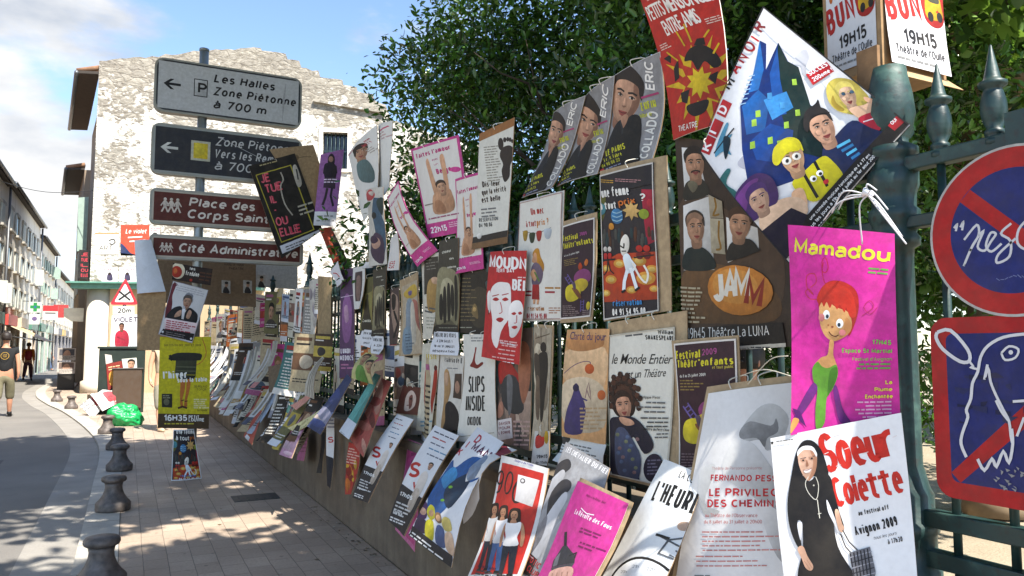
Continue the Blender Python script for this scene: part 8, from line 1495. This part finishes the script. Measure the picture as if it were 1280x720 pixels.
# white ribbon ties over the magenta poster
rs3 = random.Random(8); K = at_X(1085, 244, 1.74)
o = thing('white_ribbon', 'bunch of loose white ribbon ends knotted above the magenta poster', 'ribbon', K)
for i, e_ in enumerate(((1133, 305), (1120, 288), (1110, 262), (1040, 266), (1030, 275), (1096, 238), (1128, 296), (1078, 305), (1048, 262))):
    E_ = at_X(e_[0], e_[1], 1.70 + .01 * i); mid = (K + E_) / 2 + Vector((-.02, 0, .015 + .006 * (i % 4))); b = MB(); pth = cr([K, mid, E_], 6, False)
    for p_, q_ in zip(pth, pth[1:]):
        s1 = Vector((0, 0, .0022)); b.add([p_ - s1, q_ - s1, q_ + s1, p_ + s1], [(0, 1, 2, 3)], '#d8d8dc')
    b.tube(pth, .0022, 5, '#d4d4d8'); b.build('ribbon_end', PAINT, o)
b = MB(); b.tube([K + Vector((0, .015, 0)), K + Vector((-.01, 0, .01)), K + Vector((0, -.015, -.005))], [.006, .011, .006], 8, '#dcdce0'); b.build('knot', PAINT, o)
# loose string between boards at the right
b = MB(); b.tube(cr([at_X(925, 470, 1.80), at_X(955, 462, 1.78), at_X(988, 470, 1.78)], 5, False), .0016, 5, '#c8c2b2'); b.tube(cr([at_X(935, 480, 1.80), at_X(962, 450, 1.78), at_X(985, 445, 1.78)], 5, False), .0016, 5, '#c8c2b2'); tag(b.build('string', PAINT, origin=at_X(955, 462, 1.78)), 'slack pale strings tied behind the tall white poster', 'string')
# ------------------------------------------------------------------ people: one skinned body each, clothes over it
def skinned(name, verts, edges, radii, m, parent, root=0, sub=2):
    me = bpy.data.meshes.new(name); me.from_pydata([tuple(v) for v in verts], edges, []); me.materials.append(m)
    o = bpy.data.objects.new(name, me); COL.objects.link(o); sk = o.modifiers.new('skin', 'SKIN'); sk.use_smooth_shade = True
    for i, d in enumerate(me.skin_vertices[0].data): r = radii[i]; d.radius = r if isinstance(r, tuple) else (r, r); d.use_root = (i == root)
    s = o.modifiers.new('subsurf', 'SUBSURF'); s.levels = sub; s.render_levels = sub
    if parent is not None: o.parent = parent
    return o
SKIN = plain('skin', '#b98468', 0.55, 0, 0.06, 20); SKIN2 = plain('pale_skin', '#cf9f80', 0.55, 0, 0.06, 20)
def person(label, loc, rz, h=1.78, skin=None, hair='#241a14', shirt='#151517', legs='#6a6650', shoes='#131314', step=.25, arm=.15, shorts=True, sleeve=.5, group=None, back=None, hair_len=0.0, bend=0.0, armL=None, armR=None):
    o = thing('person', label, 'person', loc, group); o.rotation_euler.z = rz; k = h / 1.78; o.scale = (k, k, k); skin = skin or SKIN
    hipz = .92; V = [(0, 0, hipz)]; E = []; Rr = [(.135, .10)]
    def ch(start, pts, rs_):
        a = start
        for p, r in zip(pts, rs_): V.append(p); Rr.append(r); E.append((a, len(V) - 1)); a = len(V) - 1
        return a
    ab = ch(0, [(0, bend * .2, 1.12), (0, bend * .5, 1.32), (0, bend * .7, 1.45)], [(.125, .09), (.145, .10), (.07, .065)]); chest = 2
    ch(ab, [(0, bend * .8 + .01, 1.53), (0, bend * .85 + .02, 1.60), (0, bend * .9 + .025, 1.68), (0, bend * .9 + .02, 1.75)], [.052, (.066, .078), (.078, .096), (.05, .06)])
    feet = []; hands = []
    for s in (-1, 1):
        f = s * step; kn = (s * .10, f * .45 + .03, .50); an = (s * .10, f - (.08 if f < 0 else 0), .09 + (.05 if f < -.1 else 0)); a = ch(0, [(s * .09, 0, .86), kn, (s * .10, (kn[1] + an[1]) / 2 - .02, .30), an, (s * .11, an[1] + .14, an[2] - .05)], [.095, .062, .058, .038, .034]); feet.append((kn, an))
        arm_k = armL if s < 0 else armR; sw = -s * arm if step >= 0 else s * arm
        pts = arm_k or [(s * .19, bend * .65, 1.42), (s * .235, bend * .5 + sw * .4, 1.16), (s * .25, bend * .5 + sw + .05, .93), (s * .245, bend * .5 + sw + .08, .85)]
        a = ch(2, pts, [.055, .042, .030, (.035, .022)])
        w_, p_ = Vector(pts[3]), Vector(pts[2]); d = (w_ - p_).normalized()
        for q in range(4):
            t_ = w_ + Vector((0, (q - 1.5) * .018, 0)); ln = (.05, .058, .054, .044)[q]; ch(a, [t_ + d * ln * .6, t_ + d * ln + Vector((-s * .012, .01, 0)), t_ + d * (ln + .03) + Vector((-s * .026, .015, 0))], [.0095, .0085, .007])
        ch(a, [w_ + Vector((-s * .008, .035, 0)) - d * .02, w_ + Vector((-s * .014, .05, 0)) + d * .03], [.010, .008]); hands.append(pts)
    skinned('body', V, E, Rr, skin, o)
    # shirt: torso and sleeves
    V = [(0, 0, hipz - .02), (0, bend * .2, 1.12), (0, bend * .5, 1.32), (0, bend * .68, 1.435)]; E = [(0, 1), (1, 2), (2, 3)]; Rr = [(.165, .13), (.158, .122), (.168, .125), (.085, .08)]
    for s, pts in zip((-1, 1), hands):
        a0, a1 = Vector(pts[0]), Vector(pts[1]); V += [a0, a0.lerp(a1, sleeve) if sleeve <= 1 else a1]; n = len(V); E += [(2, n - 2), (n - 2, n - 1)]; Rr += [.078, .066]
        if sleeve > 1: V.append(Vector(pts[2])); E.append((n - 1, n)); Rr.append(.05)
    skinned('shirt', V, E, Rr, plain('cloth_' + shirt.strip('#'), shirt, .85, 0, .12, 14, .2), o)
    V = [(0, 0, hipz + .03), (0, 0, hipz - .06)]; E = [(0, 1)]; Rr = [(.16, .125), (.165, .13)]
    for s, (kn, an) in zip((-1, 1), feet):
        kn_, an_ = Vector(kn), Vector(an); hp = Vector((s * .095, 0, .82)); n = len(V); V += [hp, kn_]; E += [(1, n), (n, n + 1)]; Rr += [.115, .092]
        V.append(kn_.lerp(an_, .35 if shorts else .95)); E.append((n + 1, n + 2)); Rr.append(.09 if shorts else .065)
    skinned('shorts' if shorts else 'trousers', V, E, Rr, plain('cloth_' + legs.strip('#'), legs, .9, 0, .15, 14, .2), o)
    for kn, an in feet:
        b = MB(); b.lathe([(.035, -.045), (.046, -.04), (.046, .0), (.04, .03)], (an[0], an[1], an[2]), 12); b.lathe([(.03, 0), (.046, .01), (.042, .045), (.02, .06)], (an[0] * 1.05, an[1] + .08, an[2] - .085), 14, sx=1.0, sy=2.6); b.build('shoe', plain('shoe_' + shoes.strip('#'), shoes, .5), o).matrix_parent_inverse = Matrix.Identity(4)
    b = MB(); hy = bend * .9; n = 18; prof = [(.088, 1.62), (.098, 1.66), (.098, 1.72), (.082, 1.765), (.045, 1.79), (.005, 1.798)]; b.lathe(prof, (0, hy + .005, 0), n, sy=1.12)
    if hair_len: b.lathe([(.05, 1.64 - hair_len), (.085, 1.62 - hair_len * .5), (.092, 1.66)], (0, hy - .035, 0), n)
    hb = b.build('hair', plain('hair_' + hair.strip('#'), hair, .6, 0, .3, 30, .4), o); hb.matrix_parent_inverse = Matrix.Identity(4)
    # the face looks along +y
    b = MB(); fy = hy + .118
    for s in (-1, 1): b.lathe([(.0, -.008), (.011, -.004), (.011, .004), (0, .008)], (s * .032, fy - .012, 1.665), 8, '#1c1512'); b.box((s * .032, fy - .010, 1.688), (.034, .012, .007), None, '#241a14'); b.lathe([(0, -.03), (.012, -.015), (.014, .012), (0, .03)], (s * .084, hy + .02, 1.655), 8, '#a87258')
    b.add([(-.012, fy - .012, 1.675), (.012, fy - .012, 1.675), (.018, fy, 1.635), (-.018, fy, 1.635), (0, fy + .016, 1.64)], [(0, 1, 4), (1, 2, 4), (2, 3, 4), (3, 0, 4)], '#b27c60'); b.box((0, fy - .014, 1.607), (.045, .014, .012), None, '#8a4a40'); b.build('face', PAINT, o).matrix_parent_inverse = Matrix.Identity(4)
    if back:
        art = back(Art(100, 100, shirt)); S = lambda u, v: Vector((-.12 + .24 * u, -.135 - .02 * math.sin(math.pi * u), 1.40 - .24 * v))
        b = MB()
        for k_, it in enumerate(art.items):
            for kk, poly in enumerate(it[0]): b.add([S(p[0] / 100, p[1] / 100) - Vector((0, .0004 * k_ + .0001 * (kk % 3), 0)) for p in poly], [tuple(range(len(poly)))], '#fff'); b.c[-1] = it[1]
        b.build('shirt_print', PRINT, o).matrix_parent_inverse = Matrix.Identity(4)
    return o
g = on_ground(3, 522, -.035)
def ring_print(a):
    a.l([(50 + 30 * math.cos(i * .314), 45 + 30 * math.sin(i * .314)) for i in range(21)], 4, '#b8923a'); a.tb('MADE', 34, 42, 32, 10, '#b8923a', 'k'); a.tb('FOR', 36, 58, 28, 10, '#b8923a', 'k'); return a
person('person walking away in a black printed T-shirt and khaki cargo shorts', g, R(2), 2.0, shirt='#141416', legs='#6e6850', step=.20, arm=.10, back=ring_print)
g = on_ground(203, 538); person('person in a pale top half hidden behind the yellow poster, bare arm hanging', g, R(200), 1.95, SKIN2, '#5a4030', '#b8a88c', '#8a8474', '#c8b090', .12, .05, sleeve=.15)
g = on_ground(34, 476, -.035); o = person('far person in an orange jacket carrying a red backpack', g, R(-8), 1.9, shirt='#c8762c', legs='#54343c', shorts=False, step=.2, sleeve=1.5, group='people far down the street')
b = MB(); b.lathe([(.10, .98), (.15, 1.02), (.16, 1.2), (.13, 1.38), (.06, 1.42)], (.05, -.19, 0), 14, sy=.6); b.build('backpack', plain('red_nylon', '#8a1c28', .6), o).matrix_parent_inverse = Matrix.Identity(4)
for i, (x, y_, sh, lg, lab) in enumerate(((46, 462, '#d8d4d0', '#8a6a7c', 'far person in white beside the shop displays'), (54, 460, '#c88a94', '#d0ccc4', 'far person in a pink top in the crowd'), (60, 463, '#d0ccc0', '#4a5a7a', 'far person in cream top and blue trousers'), (27, 467, '#7a2a3c', '#3a3a44', 'far person in dark red in front of the first house'))):
    person(lab, on_ground(x, y_, -.035), R(170 + 40 * i), 1.85, shirt=sh, legs=lg, shorts=False, group='people far down the street')
hd = at_X(935, 452, 3.1); person('dark haired person glimpsed through the railing behind the posters', Vector((hd.x, hd.y, hd.z - 1.70 + .03)) if False else Vector((hd.x, hd.y, -.02)), R(100), max(1.5, hd.z + .13), SKIN, '#1c1512', '#c4c4c8', '#3c4450', shorts=False)

# ------------------------------------------------------------------ cabinet, green bag, newspapers, warning sign by the house corner
cb = on_ground(158, 516); cd = cb.length; F_ = lambda x, y, off=0.0: at_Y(x, y, cb.y - off)
o = thing('utility_cabinet', 'dark green street cabinet plastered with posters beside the green bag', 'cabinet', cb)
A, B_, C_ = F_(124, 436), F_(182, 436), F_(182, 515); w = B_.x - A.x; h = A.z
b = MB(); b.box((A.x + w / 2, cb.y + .22, h / 2), (w, .44, h)); b.build('body', plain('cabinet_green', '#26302a', .5, .2, .2, 8), o, bevel=.015)
b = MB(); b.box((A.x + w / 2, cb.y + .22, h + .03), (w + .08, .52, .06)); b.build('lid', plain('cabinet_green', '#26302a'), o, bevel=.01)
b = MB(); b.box((A.x + w * .63, cb.y - .13, h * .38), (w * .62, .24, h * .60), col='#4a3a2c'); b.box((A.x + w * .63, cb.y - .13, h * .69), (w * .68, .28, .035), col='#2c2622'); b.build('litter_bin', PAINT, o, bevel=.01)
def small(px, Y, label, bg, deco, H=150): return board_Y(px, Y, label, bg, deco, 'theatre_poster', 'poster', 3, H)
small(vq(V19, (165, 235), (228, 222), (234, 296), (172, 340)), cb.y - .03, 'small red and gold poster on the street cabinet', '#8a2a24', lambda a: (a.sp(vq(V19, (180, 270), (215, 255), (220, 300), (185, 315)), '#c8923c'), a.greek(*vq(V19, (175, 245))[0], 14, 2, 3, '#d8c090', 2, rot=-10)))
small(vq(V19, (226, 215), (284, 210), (288, 290), (238, 296)), cb.y - .05, 'small poster of a smiling face in green on the street cabinet', '#d0d0c4', lambda a: (a.face(*vq(V19, (263, 240))[0], 6, '#c8987a', '#241812', tilt=5), a.sp(vq(V19, (240, 290), (245, 262), (280, 258), (286, 288)), '#3c8a4a')))
small(vq(V19, (160, 196), (186, 200), (190, 228), (164, 236)), cb.y - .02, 'tiny pale leaflet at the top left of the street cabinet', '#c8c0b8', None)
nb = on_ground(122, 516); o = thing('newspaper_heap', 'fallen grey newspapers and posters leaning on a box beside the green bag', 'newspapers', nb)
b = MB(); b.box((nb.x + .1, nb.y + .25, .22), (.62, .4, .44), Matrix.Rotation(.3, 3, 'Z'), '#7a6a56'); b.build('carton', PRINT, o)
for i, (px, c, dk) in enumerate(((vq(V19, (58, 398), (150, 335), (200, 350), (110, 452)), '#c4c2c0', 1), (vq(V19, (100, 352), (200, 336), (204, 392), (150, 420)), '#cfcac4', 0))):
    c0 = F_(sum(p[0] for p in px) / 4, sum(p[1] for p in px) / 4, .28 + .06 * i); n = Vector((.3, -1, .6)); Q = [on_plane(*p, c0, n) for p in px]; a = PArt(px, (0, 0), 1, c, 100, 100)
    a.greek(*px[0], 20, 3, 4, '#777', 3, rot=-35); a.sp([(px[1][0] - 12, px[1][1] + 4), (px[1][0] - 4, px[1][1] + 2), (px[1][0] + 6, px[1][1] + 12), (px[1][0] - 6, px[1][1] + 16)], '#a8444c'); a.t('SW', px[1][0] - 8, px[1][1] + 16, 7, '#b8303a', 'k', rot=20)
    S = (lambda Q: lambda u, v: (Q[0] * (1 - u) + Q[1] * u) * (1 - v) + (Q[3] * (1 - u) + Q[2] * u) * v + Vector((0, -.03 * math.sin(math.pi * u), .03 * math.sin(3 * v))))(Q)
    sheet('newspaper', S, a, None, o, th=.004, gu=5, gv=5)
gb = on_ground(156, 532); o = thing('plastic_bag', 'crumpled bright green plastic bag sagging on the pavement', 'bag', gb)
import bmesh
from mathutils import noise as mnoise
bm = bmesh.new(); bmesh.ops.create_icosphere(bm, subdivisions=5, radius=1)
for v_ in bm.verts:
    p = v_.co.copy(); n1 = mnoise.noise(p * 1.3) * .30 + abs(mnoise.noise(p * 3.1)) * -.22 + abs(mnoise.noise(p * 6.5 + Vector((3, 1, 2)))) * -.10; q = p * (1 + n1)
    q.x *= .36; q.y *= .26; q.z = max(0, q.z * .27 + .19 + .05 * q.x); q.x += .05 * (1 - q.z * 3); v_.co = q
for f_ in bm.faces: f_.smooth = True
me = bpy.data.meshes.new('bag_skin'); bm.to_mesh(me); bm.free()
t = NT('green_plastic'); v = t.coord(); f = t.noise(v, 6, 5); t.set(Base_Color=t.mix(f, '#0f7a3e', '#23a85c'), Roughness=.3); t.bump(t.noise(v, 14, 5, .7), .5, .02); me.materials.append(t.m)
s_o = bpy.data.objects.new('bag_skin', me); COL.objects.link(s_o); s_o.parent = o
b = MB(); b.tube(cr([(.02, -.05, .37), (.0, -.02, .43), (-.05, .0, .46), (-.10, .0, .42)], 4, False), [.03, .022, .018, .02, .02, .02, .02, .02, .018, .018, .018, .018, .01], 8); k_ = b.build('tied_neck', t.m, o); k_.matrix_parent_inverse = Matrix.Identity(4)
# warning sign
wy = cb.y + .5; T3 = [at_Y(x, y, wy) for x, y in ((157, 347), (173, 381), (137, 381))]
o = thing('warning_sign', 'red triangular warning sign with a black cross above a distance plate', 'road sign', Vector((T3[0].x, wy + .05, 0)))
b = MB(); b.tube([(T3[0].x, wy + .06, 0), (T3[0].x, wy + .06, T3[0].z - .1)], .04, 12); b.build('pole', MATS['galvanised_steel'], o)
cen = (T3[0] + T3[1] + T3[2]) / 3; tri_ = lambda k, dy: [cen + (p - cen) * k + Vector((0, dy, 0)) for p in T3]
def rtri(k, dy):
    out = []
    P_ = tri_(k, dy)
    for i in range(3):
        a_, b_, c_ = P_[i - 1], P_[i], P_[(i + 1) % 3]; out += [b_ + (a_ - b_) * .10, b_ + ((a_ - b_) + (c_ - b_)) * .025, b_ + (c_ - b_) * .10]
    return out
b = MB(); b.prism(rtri(1, 0), (0, .02, 0), '#b02430'); b.prism(rtri(.70, -.003), (0, .0025, 0), '#dcdad4'); c_ = cen + Vector((0, -.006, 0)); s_ = (T3[1].x - T3[2].x) * .2
for sg in (-1, 1):
    d = Vector((s_, 0, sg * s_ * .85)); n = Vector((-d.z, 0, d.x)).normalized() * s_ * .17; dy = Vector((0, -.001 * (sg + 1), 0)); b.add([c_ - d - n + dy, c_ + d - n + dy, c_ + d + n + dy, c_ - d + n + dy], [(0, 1, 2, 3)], '#17171a')
b.build('triangle', PAINT, o)
px = [(141, 383), (168, 383), (168, 393), (141, 393)]; Q = [at_Y(*p, wy) for p in px]; a = PArt(px, (0, 0), 1, '#cfcfca', 100, 40); a.tb('20m', 147, 391.3, 17, 6.2, '#17171a', 'k'); S = lambda u, v: (Q[0] * (1 - u) + Q[1] * u) * (1 - v) + (Q[3] * (1 - u) + Q[2] * u) * v
sheet('distance_plate', S, a, None, o, th=.01, gu=2, gv=2)
small([(140, 394), (173, 393), (174, 436), (137, 437)], wy - .02, 'white poster of a person in a red jacket under the warning sign', '#d4d2d4', lambda a: (a.tb('VIOLET', 142, 402, 30, 6, '#2a2440', 'k'), a.sp([(145, 434), (144, 418), (149, 412), (157, 412), (161, 420), (159, 434)], '#b0203c'), a.face(152, 408, 4.2, '#8a5a44', '#1c1412'), a.l([(146, 420), (156, 424)], 2, '#8a1830'), a.greek(162, 408, 10, 9, 3, '#b8b8c0', 3)))
# posters on the gable wall and the black one on its corner
def wall_poster(px, label, bg, deco, H=120):
    Q = [gw(*p) + GN * .012 for p in px]; a = PArt(px, (0, 0), 1, bg, 100, H)
    if deco: deco(a)
    S = lambda u, v: (Q[0] * (1 - u) + Q[1] * u) * (1 - v) + (Q[3] * (1 - u) + Q[2] * u) * v
    o = sheet('wall_poster', S, a, th=.008, gu=2, gv=2); return tag(o, label, 'poster', 'posters on the gable house')
wall_poster([(151, 281), (187, 281), (187, 319), (151, 319)], 'orange red poster with white handwriting on the gable wall', '#d0513a', lambda a: (a.tb('Le violet', 157, 292, 26, 6, '#ece4dc', 'b', shear=.2), a.l([(160, 297), (178, 296)], 1.6, '#ece4dc'), a.l([(162, 302), (182, 300)], 1.6, '#ece4dc'), a.sp([(151, 319), (151, 305), (156, 308), (163, 316), (170, 319)], '#2a3a64')))
wall_poster([(119, 291), (149, 291), (149, 318), (119, 318)], 'white banner with a black scribbled animal on the gable wall', '#dedad2', lambda a: (a.tb('ARTI', 124, 313, 18, 6, '#333', 'b'), a.l([(136, 301), (142, 299), (144, 303), (140, 306), (137, 304)], 1.5, '#333', 2), a.tb('RECRUTE', 124, 316.5, 18, 2.4, '#555', 'b'), a.r(119, 291, 30, 2, '#b89a6a')))
for i, x in enumerate((127, 149)): wall_poster([(x, 334), (x + 20, 334), (x + 20, 356), (x, 356)], ('left', 'right')[i] + ' one of two small white posters with red capitals low on the gable', '#dcd8d8', lambda a, x=x: (a.tb('LES FILLES', x + 1, 338.5, 18, 3, '#b8485a', 'k'), a.sp([(x + 7, 350), (x + 8, 342), (x + 12, 341), (x + 14, 350)], '#4a4060'), a.e(x + 10, 342.5, 1.6, 1.8, '#3a2a24', n=10)))
wall_poster([(187, 283), (200, 284), (200, 306), (187, 306)], 'narrow white poster with black figures right of the orange one', '#dcdad6', lambda a: (a.greek(188, 285, 11, 2, 2.5, '#c06a7a', 2), a.sp([(189, 298), (192, 291), (197, 292), (198, 299)], '#333')))
px = [(99, 312), (114, 313), (113, 350), (97, 348)]; Q = [on_plane(*p, GC + SD * .15 - GW * .2, SD) for p in px]; a = PArt(px, (0, 0), 1, '#1c1a1c', 60, 150)
for i, ch_ in enumerate(('JE', 'TUE', 'IL', 'OU', 'ELLE')): a.tb(ch_, 101, 320 + i * 6.5, 9, 4.4, '#c83848', 'k')
S = lambda u, v: (Q[0] * (1 - u) + Q[1] * u) * (1 - v) + (Q[3] * (1 - u) + Q[2] * u) * v
tag(sheet('wall_poster', S, a, th=.01, gu=2, gv=3), 'narrow black poster with red letters at the house corner above the ledge', 'poster', 'posters on the gable house')
# display stand at the corner, street side
rb = on_ground(82, 487); o = thing('poster_stand', 'dark stand of pale posters against the shaded street side of the gable house', 'display stand', rb)
b = MB(); b.box((rb.x, rb.y, .3), (.55, .4, .6), col='#1e1a18'); b.build('base_box', PAINT, o)
for i, (z0, z1, c) in enumerate(((.62, 1.08, '#b8b0a8'), (1.12, 1.6, '#a8a098'))):
    a = Art(100, 80, c); a.r(8, 8, 84, 40, ('#6a5a54', '#4a4a50')[i]); a.sp([(30, 46), (40, 20), (55, 14), (66, 24), (70, 46)], '#b89078'); a.greek(10, 54, 76, 3, 7, '#444', 3); S = lambda u, v, z0=z0, z1=z1: Vector((rb.x - .3 + .6 * u, rb.y - .2 - .05 * v, z1 - (z1 - z0) * v)); sheet('display_sheet', S, a, None, o, th=.01, gu=2, gv=2)
b = MB()
for s in (-1, 1): b.tube([(rb.x + s * .27, rb.y - .1, 0), (rb.x + s * .27, rb.y - .1, 1.62)], .018, 8, '#1e1a18')
b.build('frame', PAINT, o)

# ------------------------------------------------------------------ far street furniture: awning, van, pharmacy cross, shop signs
ay = b1 + 8
aw = at_X(44, 408, LX + .9); o = thing('shop_awning', 'small yellow striped awning over a shop far down the street', 'awning', aw)
b = MB()
for i in range(8):
    y0 = aw.y - 2.4 + i * .6; b.prism([(LX + .02, y0, aw.z), (LX + .02, y0 + .6, aw.z), (LX + 1.5, y0 + .6, aw.z - .75), (LX + 1.5, y0, aw.z - .75)], (0, 0, .03), '#c89a3c' if i % 2 else '#d8cfb0')
b.build('canvas', PAINT, o)
b = MB(); b.tube([(LX + .02, aw.y - 2.4, aw.z - .5), (LX + 1.5, aw.y - 2.4, aw.z - .76)], .02, 6); b.tube([(LX + .02, aw.y + 2.4, aw.z - .5), (LX + 1.5, aw.y + 2.4, aw.z - .76)], .02, 6); b.build('arms', MATS['zinc'], o)
def hang_sign(px, X, wd, ht, label, bg, deco=None):
    c = at_X(*px, X); o = thing('shop_sign', label, 'shop sign', c, 'signs hanging along the far street'); a = Art(100, 100 * ht / wd, bg)
    if deco: deco(a)
    S = lambda u, v: c + Vector((-wd / 2 + u * wd, 0, ht / 2 - v * ht)); sheet('panel', S, a, None, o, th=.08, gu=2, gv=2, back=bg, rim=bg); b = MB(); b.tube([c + Vector((-wd / 2, .04, ht / 2 + .04)), Vector((LX, c.y + .04, c.z + ht / 2 + .04))], .025, 6); b.build('arm', MATS['zinc'], o)
hang_sign((44, 384), LX + .6, .6, .55, 'hanging pharmacy sign with a green and blue cross', '#c8ccc8', lambda a: (a.r(36, 6, 28, 78, '#1f8a4c'), a.r(12, 30, 76, 28, '#1f8a4c'), a.r(42, 36, 16, 16, '#2a5aa0')))
hang_sign((63, 391), LX + .7, .8, .9, 'hanging red and white shop sign beyond the pharmacy cross', '#c8c4c0', lambda a: (a.r(0, 0, 100, 44, '#b83038'), a.r(15, 54, 70, 10, '#555')))
hang_sign((76, 389), LX + .8, .9, .9, 'small red hanging sign farthest down the street', '#a83a3c')
hang_sign((43, 399), LX + .5, .5, .55, 'small white hanging sign under the pharmacy cross', '#d0d0cc', lambda a: a.e(50, 50, 24, 24, '#6a5a8a'))
vb = on_ground(71, 456, -.035); o = thing('delivery_van', 'white van parked far down the narrow street', 'van', vb)
b = MB(); P_ = [(-.95, 0, .35), (-.95, 0, 2.0), (.95, 0, 2.0), (.95, 0, .35)]; prof = [(0, .35), (0, 1.0), (.75, 1.15), (1.25, 1.95), (4.4, 2.05), (4.5, .35)]
b.prism([vb + Vector((-.9, y_, z_)) for y_, z_ in prof], (1.8, 0, 0), '#d0d2d4'); b.build('body', PAINT, o, bevel=.06)
b = MB(); b.prism([vb + Vector((-.8, .78 - .012, 1.2)), vb + Vector((.8, .78 - .012, 1.2)), vb + Vector((.74, 1.2 - .012, 1.88)), vb + Vector((-.74, 1.2 - .012, 1.88))], (0, -.01, 0)); b.build('windscreen', MATS['window_glass'], o)
for s in (-1, 1):
    b = MB(); b.box(vb + Vector((s * .68, -.005, .78)), (.26, .03, .18), col='#b8b8b4'); b.build('headlight', PAINT, o)
    for y_ in (.8, 3.6): b = MB(); b.tube([vb + Vector((s * .78, y_, .33)), vb + Vector((s * .93, y_, .33))], .33, 16); b.build('wheel', plain('tyre', '#1c1c1c', .8), o)
# park bench and a pale building beyond the park
bp_ = on_ground(1158, 487); o = thing('park_bench', 'pale bench across the park seen left of the cow sign', 'bench', bp_)
b = MB(); [b.box((bp_.x + i * .11, bp_.y, .45), (.09, 1.6, .035)) for i in range(4)]; b.build('seat', plain('bench_wood', '#9a948a', .7), o)
b = MB(); [b.box((bp_.x + .42, bp_.y, .62 + i * .13), (.035, 1.6, .10)) for i in range(3)]; b.build('backrest', plain('bench_wood', '#9a948a'), o)
for s in (-1, 1): b = MB(); b.tube([bp_ + Vector((.0, s * .65, 0)), bp_ + Vector((.02, s * .65, .43))], .025, 8); b.tube([bp_ + Vector((.40, s * .65, 0)), bp_ + Vector((.40, s * .65, .95))], .025, 8); b.build('leg', IRON, o)
# overhead wire across the street
b = MB(); wA, wB = at_X(0, 226, LX + .3), on_plane(118, 238, GC + SD * .3, SD); b.tube([wA.lerp(wB, i / 10) - Vector((0, 0, .25 * math.sin(math.pi * i / 10))) for i in range(11)], .012, 5, '#3a3a3a'); tag(b.build('overhead_wire', PAINT, origin=wA), 'thin wire strung across the street to the gable house', 'wire')
